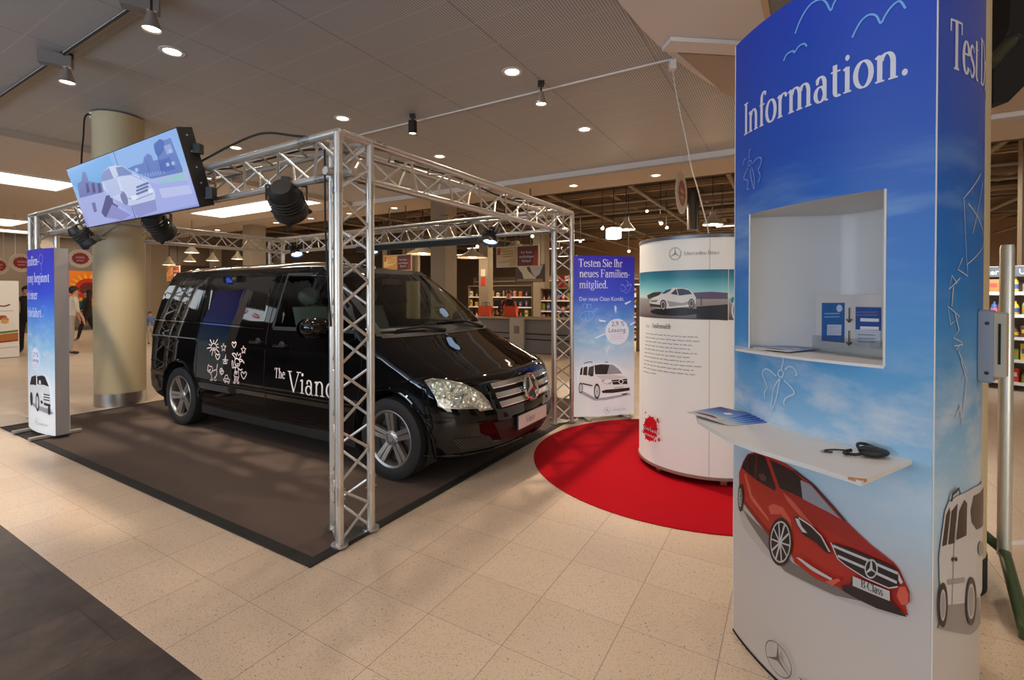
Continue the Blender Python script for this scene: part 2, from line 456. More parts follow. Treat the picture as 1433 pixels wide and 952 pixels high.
# serif alphabet drawn with thick stems and thin hairlines (cap height .66)
TK, TH = .071, .028
def _arc(cx, cy, rx, ry, a0, a1, tk=TK, th=TH, n=14):
    P, Wd = [], []
    for i in range(n + 1):
        a = RAD(a0 + (a1 - a0) * i / n); P.append((cx + rx * cos(a), cy + ry * sin(a)))
        tx, ty = -rx * sin(a), ry * cos(a); Wd.append(th + (tk - th) * abs(ty) / (sqrt(tx * tx + ty * ty) or 1))
    return (P, Wd)
def _v(x, y0, y1, w=TK): return ([(x, y0), (x, y1)], w)
def _h(x0, x1, y, w=TH): return ([(x0, y), (x1, y)], w)
def _s(x, y, h=.09): return _h(x - h, x + h, y + (TH / 2 if y < .2 else -TH / 2))
def _fl(x, y): return ([(x - .09, y - .05), (x, y - .012)], .04)
def _dot(x, y, r=.052): return ([(x - r, y), (x - r * .7, y), (x, y), (x + r * .7, y), (x + r, y)], [.01, r * 1.4, r * 2, r * 1.4, .01])
def _sc(h, w, tk):
    P = smoothline([(w * .88, h * .80), (w * .62, h * .97), (w * .28, h * .93), (w * .12, h * .75), (w * .32, h * .58), (w * .66, h * .44), (w * .88, h * .25), (w * .66, h * .05), (w * .34, h * .02), (w * .08, h * .20)], 4)
    n = len(P); return (P, [TH + (tk - TH) * sin(pi * min(1, max(0, i / (n - 1)))) ** 1.5 for i in range(n)])
def _arch(x0, x1): return [_arc((x0 + x1) / 2 + .01, .29, (x1 - x0) / 2 - .01, .145, 165, 0), _v(x1, 0, .30), _s(x1, 0)]
G = {
 'I': (.26, [_v(.13, 0, .66), _s(.13, 0, .11), _s(.13, .66, .11)]),
 'n': (.50, [_v(.11, 0, .43), _s(.11, 0), _fl(.11, .44)] + _arch(.11, .37)),
 'f': (.27, [_v(.12, 0, .52), _s(.12, 0), _arc(.215, .52, .095, .15, 180, 45), _h(.03, .25, .425), _dot(.275, .62, .035)]),
 'o': (.46, [_arc(.23, .22, .165, .215, 0, 360, TK * 1.05, TH, 28)]),
 'r': (.37, [_v(.11, 0, .43), _s(.11, 0), _fl(.11, .44), _arc(.235, .29, .125, .145, 165, 60), _dot(.31, .395, .045)]),
 'm': (.76, [_v(.11, 0, .43), _s(.11, 0), _fl(.11, .44)] + _arch(.11, .37) + _arch(.37, .63)),
 'a': (.43, [_arc(.185, .13, .12, .135, 20, 340), _v(.305, .03, .30, TK * .95), _arc(.20, .30, .105, .135, 0, 150), _arc(.36, .06, .055, .06, 180, 300, TK * .6), _dot(.115, .345, .04)]),
 't': (.30, [_v(.13, .08, .54), _h(.03, .26, .425), _arc(.205, .085, .075, .085, 180, 310)]),
 'i': (.24, [_v(.12, 0, .43), _s(.12, 0), _fl(.12, .44), _dot(.12, .585)]),
 '.': (.20, [_dot(.09, .05, .056)]),
 'T': (.58, [_v(.29, 0, .66), _s(.29, 0, .12), _h(.03, .55, .643), ([(.04, .65), (.035, .49)], .03), ([(.54, .65), (.545, .49)], .03)]),
 'e': (.42, [_arc(.215, .22, .155, .215, 12, 325, TK, TH, 24), _h(.07, .365, .265)]),
 's': (.35, [_sc(.435, .34, TK * 1.0)]),
 'S': (.47, [_sc(.66, .46, TK * 1.15), ([(.405, .50), (.415, .65)], .03), ([(.04, .16), (.03, .01)], .03)]),
 'D': (.66, [_v(.13, 0, .66), _s(.11, 0, .1), _s(.11, .66, .1), _arc(.24, .33, .35, .315, 90, -90, TK, TH, 20), _h(.13, .24, .643), _h(.13, .24, .017)]),
 'h': (.50, [_v(.11, 0, .68), _s(.11, 0), _fl(.11, .69)] + _arch(.11, .37)),
 'V': (.58, [([(.06, .65), (.30, 0)], TK), ([(.30, .02), (.52, .65)], TH * 1.1), _h(-.02, .18, .643), _h(.42, .62, .643)]),
 '-': (.26, [_h(.04, .22, .22, .06)]),
 'F': (.54, [_v(.13, 0, .66), _s(.13, 0, .11), _h(.03, .49, .643), _h(.13, .38, .34), ([(.48, .65), (.49, .50)], .03), ([(.38, .41), (.38, .27)], .026)]),
 'l': (.24, [_v(.12, 0, .68), _s(.12, 0), _fl(.12, .69)]),
 'g': (.43, [_arc(.19, .29, .125, .145, 0, 360, TK * .85, TH, 22), _arc(.20, -.07, .165, .105, 0, 360, TK * .7, TH, 22), _arc(.13, .075, .05, .065, 100, 260, TK * .6), _h(.10, .28, .035, .06), _arc(.33, .40, .05, .03, 180, 20)]),
 'd': (.49, [_arc(.205, .215, .14, .215, 30, 330), _v(.355, 0, .68), _fl(.355, .69), _h(.355, .44, .017)]),
 'b': (.49, [_v(.12, 0, .68), _fl(.12, .69), _arc(.27, .215, .15, .215, 150, -150)]),
 'p': (.49, [_v(.12, -.2, .43), _fl(.12, .44), _s(.12, -.2), _arc(.27, .215, .15, .215, 150, -150)]),
 'u': (.50, [_v(.12, .13, .43), _fl(.12, .44), _arc(.25, .14, .13, .14, 180, 350), _v(.38, 0, .43), _fl(.38, .44), _h(.38, .46, .017)]),
 'C': (.62, [_arc(.34, .33, .285, .33, 42, 318, TK, TH, 26), ([(.565, .65), (.57, .48)], .03)]),
 'B': (.58, [_v(.13, 0, .66), _h(.03, .3, .643), _h(.03, .3, .017), _h(.13, .3, .345), _arc(.29, .495, .15, .15, 90, -90), _arc(.30, .18, .19, .165, 90, -90)]),
 'M': (.84, [_v(.12, 0, .66, TH * 1.2), _s(.12, 0), ([(.13, .64), (.41, .02)], TK), ([(.41, .02), (.70, .64)], TH), _v(.71, 0, .66), _s(.71, 0, .1), _h(.03, .16, .643), _h(.67, .8, .643)]),
 'c': (.39, [_arc(.215, .22, .155, .215, 45, 320), _dot(.315, .36, .04)]),
 'z': (.40, [_h(.05, .35, .415), _h(.05, .35, .017), ([(.33, .41), (.07, .02)], TK * .9)]),
 'P': (.54, [_v(.13, 0, .66), _s(.13, 0, .11), _h(.03, .3, .643), _h(.13, .3, .30), _arc(.29, .475, .19, .17, 90, -90)]),
 'U': (.6, [_v(.13, .2, .66), _s(.13, .66, .1), _arc(.31, .2, .18, .19, 180, 360), _v(.49, .2, .66, TH), _s(.49, .66, .09)]),
}
def glyph(ch): return G.get(ch, G['o'])

# ================================================================== THE HALL
def quad_floor():
    m = MB()
    m.add([hall(a, b) for a, b in ((-34, .978), (14, .978), (14, 34), (-34, 34))], [(0, 1, 2, 3)], terrazzo())
    m.add([hall(a, b) for a, b in ((-34, -9), (14, -9), (14, .978), (-34, .978))], [(0, 1, 2, 3)], slate())
    m.v = [(*unhall(x, y), z) for x, y, z in m.v]
    return struct(m.build('floor', fix=False), True)
quad_floor()
FB = 8.79      # fascia between hall and supermarket
def edge_a(b): return -(1.28 - .065 * (b - 3.3) ** 2)        # the round white ceiling's rim
m = MB(); P = []
bs = [-9 + (FB + 9) * i / 48 for i in range(49)]
for b in bs: P.append([(-10.08, b, CEIL), (edge_a(max(b, -4)), b, CEIL)])
m.grid(P, slat_ceiling(), False); struct(m.build('ceiling', fix=False), True)
m = MB()
m.grid([[(edge_a(max(b, -4)), b, CEIL - .02), (14, b, CEIL - .02)] for b in bs], M_WPAINT, False)
m.grid([[(edge_a(max(b, -4)), b, CEIL), (edge_a(max(b, -4)), b, CEIL - .02)] for b in bs], M_BLKM, False)
struct(m.build('ceiling_white', fix=False), True)
m = MB()
m.add([(-34, -9, CEIL - .1), (-10.08, -9, CEIL - .1), (-10.08, FB, CEIL - .1), (-34, FB, CEIL - .1)], [(0, 1, 2, 3)], M_LEFTC)
m.add([(-10.08, -9, CEIL - .1), (-10.08, -9, CEIL), (-10.08, FB, CEIL), (-10.08, FB, CEIL - .1)], [(0, 1, 2, 3)], M_BEIGE)
struct(m.build('ceiling_left', fix=False), True)
m = MB(); m.box((-10, FB + .02, CEIL - .045), (48, .04, .11), M_WPAINT)
m.box((-10, FB + .60, CEIL - .11), (48, 1.16, .05), M_BEIGE); m.box((-10, FB + 1.17, CEIL + .7), (48, .04, 1.7), M_DBROWN)
struct(m.build('trim_1', fix=False), True)
# white bulkhead that steps down where the round ceiling meets the fascia
m = MB(); m.bar((-1.06, 4.72, CEIL - .045), (.75, 6.05, CEIL - .045), .20, .04, M_WPAINT)
m.prism([(-1.0, 4.95), (.7, 6.2), (3.2, 6.6), (3.2, 8.7), (.72, 8.7), (-.25, 7.2), (-.72, 6.2)], CEIL - .05, CEIL - .03, M_BEIGE); struct(m.build('trim_2'), True)
# roof glazing just above the kiosk
sk = [on_z(px, py, CEIL - .035) for px, py in ((1066, -6), (1073, 30), (1130, 24), (1190, -40), (1066, -60))]
m = MB(); m.add(sk, [(0, 1, 2, 3, 4)], mat('roof_glazing', lin((96, 110, 124)), .15)); w2 = struct(m.build('window_2', fix=False))
m = MB()
for a_, b_ in zip(sk, sk[1:] + sk[:1]): m.bar(a_, b_, .05, .03, mat('glazing_frame', lin((214, 190, 150)), .6))
m.build('window_frame', w2)
# shop ceiling, far walls
m = MB(); m.box((-10, 21.5, 5.45), (48, 24.5, .1), M_DBROWN); struct(m.build('ceiling_shop'), True)
m = MB(); m.box((-10, 33.5, 2.7), (48, .1, 5.4), mat('shop_back', lin((176, 146, 116)), .8)); struct(m.build('wall_back'), True)
m = MB()
m.box((-26, 12, 2.72), (.2, 44, 5.44), M_LEFTW); struct(m.build('wall_left'), True)
m = MB(); m.box((13, 12, 2.7), (.2, 44, 5.4), mat('wall_right_m', lin((120, 100, 82)), .8)); struct(m.build('wall_right'), True)
# entrance wall behind the viewer: solid wall with a wide glazed opening
m = MB(); mw = mat('entrance_wall', lin((120, 104, 92)), .8)
m.box((-18.5, -8, 2.0), (15, .2, 4.0), mw); m.box((-3.5, -8, 3.65), (15, .2, .6), mw); m.box((13.2, -8, 2.0), (1.6, .2, 4.0), mw); m.box((8.2, -8, 3.65), (8.4, .2, .6), mw); m.box((.6, -8, .2), (23.4, .2, .4), mw)
struct(m.build('wall_front'), True)
fr = MB()
for i in range(10): fr.box((-11 + i * 2.5, -8, 1.9), (.08, .12, 3.0), M_GREY)
fr.box((.6, -8, 2.3), (23.4, .1, .06), M_GREY)
w1 = struct(fr.build('window_1'), True)
gp = MB(); gp.box((.6, -8, 1.9), (23.4, .012, 3.0), glass('entrance_glass', (.16, .19, .24))); gp.build('window_glass', w1)

# round columns
def round_column(name, x, y, r, base, n=40):
    c = MB(); c.lathe([(r, .16), (r, CEIL - .02)], M_CREAM, n); o = struct(c.build(name)); o.location = (x, y, 0)
    k = MB(); k.lathe([(r + .004, 0), (r + .004, .175), (r - .01, .175)], base, n); k.build('column_base', o)
    return o
round_column('column_round', -5.42, 6.60, .285, M_STEEL)
round_column('column_round', 2.224, 2.62, .28, M_RUB)
k = MB(); k.tube(smoothline([tuple(at(*q_)) for q_ in ((131, 163, 6.42), (125, 161, 6.38), (120.5, 168, 6.34), (119, 190, 6.30), (116, 222, 6.24), (117, 245, 6.05), (124, 268, 5.7))], 6), .010, M_BLK, 8); k.box(at(133, 162, 6.45), (.06, .06, .10), M_WPAINT)
tag(k.build('hanging_cable'), 'black cable hanging from the top of the round column down behind the video screen', 'cable')
# square pillars on the line of the fascia and inside the shop
M_PIL = mat('pillar_paint', lin((150, 136, 118)), .8)
for i, (a, b, w, h) in enumerate(((-7.54, 9.45, .46, 3.85), (-15.6, 9.45, .50, 3.85), (-22.4, 9.45, .62, 3.85), (-8.9, 17.5, .5, 5.4), (-1.2, 19.5, .5, 5.4), (6.2, 9.45, .62, 3.85), (-17, 18.5, .5, 5.4), (-11.8, 15.3, .14, 5.4), (-13.6, 15.3, .14, 5.4), (-15.5, 15.3, .14, 5.4), (3.9, 13, .22, 5.4))):
    q = MB(); q.box((a, b, h / 2), (w, w, h), M_PIL); struct(q.build('pillar_square'), True)

# ------------------------------------------------------------------ recessed downlights in a regular grid
def downlight_mesh():
    r = thing('downlight', '', 'ceiling light')
    k = MB(); k.lathe([(.0775, -.001), (.080, -.006), (.112, -.006), (.115, -.003), (.115, .004)], M_WPAINT, 28); k.build('trim_ring', r)
    k = MB(); k.lathe([(.0001, -.003), (.06, -.003), (.0775, -.002)], M_LAMP, 24); k.build('lamp_lens', r)
    return r
first = downlight_mesh(); n_dl = 0
def place_downlight(p, label, group, power, spot=125):
    global n_dl
    o = first if n_dl == 0 else copy_tree(first); n_dl += 1
    o.location = p; o['label'] = label; o['group'] = group; o.rotation_euler = (0, 0, ROT)
    if power: lamp('SPOT', 'downlight_lamp', Vector(p) + Vector((0, 0, -.03)), power, WARM, .045, aim=Vector(p) - Vector((0, 0, 1)), spot=spot, blend=.7)
    return o
DL = {(2.43, 5.40): 'round recessed downlight lit above the front truss beam near the track light',
      (4.55, 2.67): 'round recessed downlight lit in the slatted ceiling right of the near truss corner',
      (4.55, 5.33): 'round recessed downlight lit just over the top corner of the truss',
      (6.66, 2.67): 'round recessed downlight lit in the slatted ceiling left of the hanging cord',
      (6.66, 5.33): 'round recessed downlight lit above the right truss beam',
      (4.55, 8.0): 'round recessed downlight lit behind the top edge of the video screen'}
for i in range(-3, 3):
    for j in range(-1, 4):
        b = 2.43 + 2.113 * i; v = 2.67 * j + (.06 if j == 2 else 0)
        if v > 9.5 or v < -3 or (abs(b - 2.43) < .1 and v > 6): continue
        key = min(DL, key=lambda k: abs(k[0] - b) + abs(k[1] - v))
        seen = abs(key[0] - b) + abs(key[1] - v) < .3
        if j < 1 and b > -1.5: continue
        place_downlight(hall(-v, b, CEIL), DL[key] if seen else 'round recessed downlight of the slatted ceiling, over the viewer and outside the view', 'ceiling downlights' if seen else 'downlights out of view', SPOT_W * (.45 if v > 7 else 1) * (1.6 if key == (4.55, 2.67) and seen else 1))
pdl = hall(-2.67, 4.543, CEIL - .03); lamp('SPOT', 'downlight_lamp', pdl, 330, WARM, .03, aim=(1.25, 4.55, 0), spot=50, blend=.5)  # extra narrow beam added at this downlight to throw truss shadows on the carpet
for a, b in ((-.55, 3.55), (-.30, 1.55), (3.2, 1.2), (3.6, 3.8), (5.6, 2.4), (5.4, 5.6)):  # unseen downlights added to brighten the kiosk, its counter, the drum and banner
    place_downlight(hall(a, b, CEIL - .02), 'added round recessed downlight of the white ceiling, outside the view', 'added downlights outside the view', SPOT_W * (.6 if a < 0 else 1.3))
for i in range(13):
    a = -19.5 + i * 1.72
    p = hall(a, FB + .62, CEIL - .135)
    place_downlight(p, 'small downlight lit in the beige soffit over the supermarket entrance', 'soffit downlights', 26 if i % 2 == 0 else 0)
# lit coves in the left ceiling
def cove(corners, label, power):
    c = sum((Vector(p) for p in corners), Vector()) / 4
    o = thing('light_cove', label, 'ceiling light', (c.x, c.y, c.z), 0, 'lit ceiling coves')
    k = MB(); k.add([Vector(p) - c for p in corners], [(0, 1, 2, 3)], M_PANEL); k.build('light_diffuser', o, fix=False)
    k = MB(); q = [Vector(p) - c for p in corners]
    for i in range(4): k.bar(q[i] + Vector((0, 0, .012)), q[(i + 1) % 4] + Vector((0, 0, .012)), .06, .05, M_WPAINT)
    k.build('cove_frame', o)
    if power: lamp('AREA', 'cove_lamp', c - Vector((0, 0, .06)), power, (1, .88, .72), (q[1] - q[0]).length * .9, aim=c - Vector((0, 0, 1)), sy=(q[2] - q[1]).length * .9)
cz = CEIL - .112
def strip(a0, b0, a1, b1, label, power, z=cz): cove([hall(a0, b0, z), hall(a1, b0, z), hall(a1, b1, z), hall(a0, b1, z)], label, power)
strip(-14.3, 1.0, -12.95, 4.1, 'bright rectangular ceiling cove at upper left beside the video screen', 30)
strip(-23.0, 2.6, -20.9, 5.4, 'bright narrow ceiling cove over the left edge, below the largest cove', 26)
strip(-25.2, 5.0, -24.2, 12, 'farthest bright ceiling cove at left, just above the blue banner', 26)
strip(-14.9, 7.1, -10.3, 8.05, 'bright rectangular ceiling cove behind the black stage light', 45, CEIL - .112)

# ------------------------------------------------------------------ light tracks and track spots
M_TRK = mat('track_grey', lin((150, 144, 138)), .4, .3)
t1 = thing('light_track', 'grey ceiling light track with two box mounts at upper left', 'light track')
q0, q1 = on_z(-40, 166, CEIL - .025), on_z(190, 13, CEIL - .025); d = (q1 - q0)
k = MB(); k.bar(q0 - d * .3, q1 + d * .3, .022, .03, mat('track_pale', lin((196, 182, 166)), .5)); k.bar(q0 - d * .3 - Vector((.012, .007, .012)), q1 + d * .3 - Vector((.012, .007, .012)), .010, .02, M_BLK); k.build('track_rail', t1)
for px, py in ((83, 86), (202, 8)):
    p = on_z(px, py, CEIL - .09); k = MB(); k.bar(p - d.normalized() * .02 - Vector((.10, .08, 0)), p + Vector((.10, .06, 0)), .10, .11, M_GREY); k.build('track_box', t1)
def track_spot(px, py, zc, label, r=.075, L=.13, dark=False):
    Y = (EYE - zc) / ray(px, py).z * 1.0
    p = at(px, py, abs(Y)); o = thing('track_spotlight', label, 'spotlight', p, 0, 'ceiling spotlights')
    mt = M_BLK if dark else mat('lamp_grey', lin((186, 176, 168)), .3, .7)
    k = MB(); k.lathe([(.03, L), (.034, L * .8), (r * .92, 0), (r, -.012), (r * .9, -.012), (r * .6, .02)], mt, 24) if not dark else k.lathe([(.03, L), (r * .95, L * .95), (r, 0), (r, -.012), (r * .85, -.012), (r * .7, .02)], mt, 24)
    k.build('lamp_shade', o)
    k = MB(); k.lathe([(.0001, .012), (r * .6, .010), (r * .86, -.004)], M_LAMP, 20); k.build('lamp_lens', o)
    k = MB(); k.tube([(0, 0, L - .01), (0, 0, CEIL - p.z - .03)], .012, M_BLK); k.box((0, 0, CEIL - p.z - .025), (.07, .07, .05), M_BLK); k.build('mount_stem', o)
    return p
def track_lamp(p, aim, power, spot=62): lamp('SPOT', 'track_lamp', p - Vector((0, 0, .03)), power, (1, .82, .62), .03, aim=Vector(aim), spot=spot, blend=.5)
track_lamp(track_spot(215, 42, 3.66, 'grey cone spotlight under the upper box of the left light track'), (-2.9, 4.7, 0), 380)
track_lamp(track_spot(97, 116, 3.66, 'grey cone spotlight under the lower box of the left light track'), (-4.6, 6.0, .3), 280)
pA = track_spot(757, 146, 3.70, 'silver track spotlight hanging from the ceiling right of the near truss corner', .07, .13)
pB = track_spot(578, 187, 3.70, 'black cylinder track spotlight above the right truss beam', .06, .17, True)
track_lamp(pA, (.9, 4.3, 0), 60); track_lamp(pB, (1.25, 4.65, 0), 70, 60)
t2 = thing('light_track', 'thin white light track along the slatted ceiling to the hanging cord', 'light track')
dB = (hall(1, 0) - hall(0, 0)); k = MB(); ca = on_z(940, 86, CEIL - .02); k.bar(ca + Vector((0, 0, .012)), ca - dB * 12 + Vector((0, 0, .012)), .016, .016, M_WPAINT); k.build('track_rail', t2)
k = MB(); k.box(ca - Vector((0, 0, .05)), (.06, .06, .10), M_WPAINT); k.build('end_box', t2)

# ================================================================== MATS
M_CARP = carpet_mat('grey_carpet', (112, 97, 90), (82, 71, 66))
M_RED = carpet_mat('red_carpet_pile', (186, 16, 32), (160, 10, 24), 300)
ma = thing('carpet_mat', 'large dark grey carpet mat with black edging under the black van', 'carpet', hall(1.107 * 0, 0))
mu, mv = Vector((.506, .8625, 0)), Vector((-.860, .510, 0)); C0 = Vector((-1.107, 2.600, 0)); LM, DM = 5.42, 4.6
k = MB(); e = .07
q = [C0 + mu * e + mv * e, C0 + mu * (DM - e) + mv * e, C0 + mu * (DM - e) + mv * (LM - e), C0 + mu * e + mv * (LM - e)]
k.prism([(p.x, p.y) for p in q], .001, .008, M_CARP); k.build('carpet_pile', ma)
k = MB()
Q = [C0, C0 + mu * DM, C0 + mu * DM + mv * LM, C0 + mv * LM]
for i in range(4):
    a, b = Q[i], Q[(i + 1) % 4]; c_, d_ = q[(3, 0, 1, 2)[i] if False else (i)], q[(i + 1) % 4]
    k.prism([(a.x, a.y), (b.x, b.y), (d_.x, d_.y), (c_.x, c_.y)], .0008, .010, M_RUB)
q = None
k.build('rubber_edge', ma)
rc = thing('round_carpet', 'round bright red carpet on the tiles under the white display drum', 'carpet', (1.60, 4.325, 0))
k = MB(); k.lathe([(.0001, .009), (1.395, .009), (1.40, .006), (1.40, .001)], M_RED, 96, smooth=False); k.build('carpet_pile', rc)

# ================================================================== TRUSS
TU, TV = Vector((.527, .850, 0)).normalized(), Vector((-.846, .533, 0)).normalized()
TV = Vector((-TU.y, TU.x, 0))
N0 = Vector((-1.022, 2.815, 0)); LU, LV = 3.27, 5.68; TOP = 2.455; SIDE = .24
R0, L0 = N0 + TU * LU, N0 + TV * LV; F0 = R0 + TV * LV
TR = thing('truss_frame', 'silver aluminium truss frame standing over the black van on four towers', 'truss')
def truss(chords, dirv, length, name, z0=0, pitch=.30, plates=True):
    """chords: 3 start points; braces zigzag on each of the three faces"""
    k = MB()
    for c in chords: k.tube([c, c + dirv * length], .025, M_ALU, 14)
    nb = max(2, round(length / pitch)); st = length / nb
    for f in range(3):
        a, b = chords[f], chords[(f + 1) % 3]; o = (b - a).normalized() * .018
        for i in range(nb):
            p = a + dirv * (st * i + .03) + o; q = b + dirv * (st * (i + .5)) - o; r = a + dirv * (st * (i + 1) - .03) + o
            k.tube([p, q], .0088, M_ALU, 7, False); k.tube([q, r], .0088, M_ALU, 7, False)
    for t in (.30, length - .30):                       # conical couplers with pins
        for c in chords:
            k.tube([c + dirv * (t - .055), c + dirv * (t + .055)], .0275, M_STEEL, 14)
            s = dirv.orthogonal().normalized()
            for dt in (-.03, .03): k.tube([c + dirv * (t + dt) - s * .036, c + dirv * (t + dt) + s * .036], .006, M_STEEL, 6)
    return k.build(name, TR)
def rot60(e1, e2):
    a1 = atan2(e1.y, e1.x); a2 = atan2(e2.y, e2.x); s = 1 if (a2 - a1 + 2 * pi) % (2 * pi) < pi else -1
    return Vector((cos(a1 + s * pi / 3), sin(a1 + s * pi / 3), 0))
for o, e1, e2, zb in ((N0, TU, TV, .012), (R0, TV, -TU, .012), (L0, -TV, TU, .004), (F0, -TU, -TV, .004)):
    legs = [o, o + e1 * SIDE, o + rot60(e1, e2) * SIDE]
    t = truss([p + Vector((0, 0, zb)) for p in legs], Vector((0, 0, 1)), TOP - zb, 'truss_tower', pitch=.33)
    k = MB()
    for p in legs: k.lathe([(.0001, .012), (.05, .012), (.05, .0), (.0001, 0)], M_STEEL, 20, c=(p.x, p.y, zb))
    cen = sum(legs, Vector()) / 3
    k.prism([((p.x - cen.x) * 1.22 + cen.x, (p.y - cen.y) * 1.22 + cen.y) for p in legs], zb - .001, zb + .005, M_STEEL)
    k.build('base_plate', TR)
for o, d, inn, L in ((N0, TU, TV, LU), (N0, TV, TU, LV), (R0, TV, -TU, LV), (L0, TU, -TV, LU)):
    z = Vector((0, 0, TOP)); i2 = inn * SIDE
    truss([o + z, o + z + i2, o + z + inn * SIDE / 2 - Vector((0, 0, .207))], d, L, 'truss_beam', pitch=.42)
# cables lying along the front beam
def beam_pt(t, s, z): return N0 + TV * t + TU * s + Vector((0, 0, z))
cb = MB()
rnd = random.Random(3)
cb.tube(smoothline([tuple(beam_pt(t, s, z)) for t, s, z in ((.25, .1, 2.49), (.45, .03, 2.52), (.75, -.02, 2.575), (1.15, -.02, 2.555), (1.5, -.01, 2.52), (1.9, .02, 2.50), (2.4, .01, 2.49), (3.0, .05, 2.50), (3.7, .03, 2.47))], 8), .008, M_BLK, 6)
for j in range(7):
    t0 = 1.7 + rnd.random() * 1.7
    cb.tube(smoothline([tuple(beam_pt(t0 + i * .16, rnd.uniform(.02, .2), 2.32 + rnd.uniform(-.06, .12))) for i in range(6)], 6), .006, M_BLK, 6)
cb.tube(smoothline([tuple(beam_pt(.1 + i * .25, .12 + rnd.uniform(-.03, .05), 2.44 + rnd.uniform(0, .05))) for i in range(8)], 6), .007, M_BLK, 6)
tag(cb.build('power_cables'), 'tangle of black power cables run along the front truss beam', 'cable')
cb = MB()
cb.tube(smoothline([tuple(R0 + TV * t + TU * -s + Vector((0, 0, z))) for t, s, z in ((.3, .1, 2.46), (1, .2, 2.47), (1.6, .06, 2.45), (2.4, .18, 2.48), (3.2, .1, 2.46), (4.4, .16, 2.48))], 8), .009, mat('cable_brown', lin((70, 40, 28)), .6), 6)
for j in range(8):
    t0 = 1.0 + rnd.random() * 2.2
    cb.tube(smoothline([tuple(R0 + TV * (t0 + i * .1) - TU * rnd.uniform(.02, .2) + Vector((0, 0, 2.50 + rnd.uniform(-.04, .10)))) for i in range(5)], 5), .007, mat('cable_brown', lin((70, 40, 28)), .6), 6)
tag(cb.build('power_cables'), 'coiled dark cables lying on top of the rear truss beam', 'cable')
cb = MB(); rr = random.Random(8)
cb.tube(smoothline([tuple(R0 + TV * .12 - TU * s + Vector((0, 0, z))) for s, z in ((.15, 2.46), (.5, 2.50), (.9, 2.44), (1.4, 2.43), (2, 2.47), (2.7, 2.44))], 8), .008, M_BLK, 6)
tag(cb.build('power_cables'), 'black cable laid inside the right truss beam', 'cable')
cb = MB(); cb.tube([(N0 + TU * .05 + TV * .19 + Vector((0, 0, 2.40))), (N0 + TU * .06 + TV * .2 + Vector((0, 0, 1.9))), (N0 + TU * .09 + TV * .19 + Vector((0, 0, 1.30)))], .006, M_RUB, 6)
tag(cb.build('power_cable'), 'single dark cable hanging down inside the near truss tower', 'cable')

# stage lights
M_BLUEL = mat('lens_blue', (.45, .65, 1), .3, emit=2.2, emcol=(.50, .70, 1))
M_BLUED = mat('lens_deep_blue', (.05, .12, .9), .3, emit=2.2, emcol=(.06, .16, 1))
def stage_light(p, aimv, label, lens, top, power=0, r=.10, L=.24, col=(.6, .75, 1)):
    o = thing('stage_light', label, 'stage light', p, 0, 'stage lights on the truss')
    z = Vector(aimv).normalized(); x = z.orthogonal().normalized(); y = z.cross(x); M = Matrix((x, y, z)).transposed()
    k = MB(); k.lathe([(.0001, -L * .55), (r * .55, -L * .55), (r * .8, -L * .4), (r * .92, -L * .1), (r * .92, L * .2), (r, L * .25), (r * 1.04, L * .45), (r * .96, L * .45), (r * .9, L * .3)], M_BLK, 28, M=M)
    for i in range(4): k.lathe([(r * .95, -L * .3 + i * .03), (r * 1.0, -L * .29 + i * .03), (r * .95, -L * .28 + i * .03)], M_BLK, 24, M=M)
    for i in range(4):
        a = pi / 4 + i * pi / 2; k.box(M @ Vector((cos(a) * r * 1.04, sin(a) * r * 1.04, L * .46)), (.03, .03, .012), M_BLK, mtx=M)
    k.build('housing', o)
    k = MB(); k.lathe([(.0001, L * .36), (r * .6, L * .355), (r * .93, L * .32)], lens, 24, M=M); k.build('lens', o)
    h = Vector((z.y, -z.x, 0)); h = h.normalized() if h.length > .05 else Vector((1, 0, 0)); tz = top - p[2]
    k = MB()
    for s_ in (-1, 1): k.bar(h * s_ * r * 1.14, h * s_ * r * 1.14 + Vector((0, 0, max(tz - .06, .1))), .03, .006, M_BLK, up=h)
    k.bar(h * r * 1.16 + Vector((0, 0, max(tz - .06, .1))), h * -r * 1.16 + Vector((0, 0, max(tz - .06, .1))), .03, .006, M_BLK)
    k.tube([(0, 0, max(tz - .07, .08)), (0, 0, tz)], .012, M_BLK); k.box((0, 0, tz), (.05, .06, .05), M_BLK); k.build('yoke', o)
    if power: lamp('SPOT', 'stage_lamp', Vector(p) + z * L * .5, power, col, .025, aim=Vector(p) + z * 3, spot=46, blend=.4)
van_c = Vector((-2.0, 5.5, 1.0))
def par(px, py, n, label, lens, aim, top=2.25, power=0, r=.1, L=.24):
    rr_ = ray(px, py); g = Vector((rr_.x, rr_.y, 0)); Y = n / g.dot(TU); p = at(px, py, Y); stage_light(p, Vector(aim) - p, label, lens, top, power, r, L)
nF = N0.dot(TU) + .12; nB = nF + LU - .24
par(402, 281, nF, 'large black stage light hanging from the front truss beam by the near tower', M_BLK, (-1.9, 5.6, .9), 2.28, 60, .115, .26)
par(222, 315, nF, 'black stage light clamped under the right part of the video screen', M_BLK, (-3.2, 6.4, .6), 2.26, 60, .10, .26)
par(118, 331, nF, 'black stage light with blue lens under the left end of the video screen', M_BLUED, (-4.0, 6.2, 0.9), 2.26, 30, .10, .24)
par(415, 351, nB, 'lit stage light at the left on the rear truss beam', M_BLUEL, (-2.9, 7.2, .2), 2.27, 18, .10, .2)
par(520, 347, nB, 'lit stage light in the middle of the rear truss beam, half behind the near tower', M_BLUEL, (-1.7, 6.6, .2), 2.27, 18, .10, .2)
par(687, 331, nB, 'lit stage light at the right on the rear truss beam', M_BLUEL, (-.5, 5.4, .4), 2.27, 18, .10, .2)
bb = thing('black_batten', 'long black batten fixed under the rear truss beam', 'batten'); k = MB()
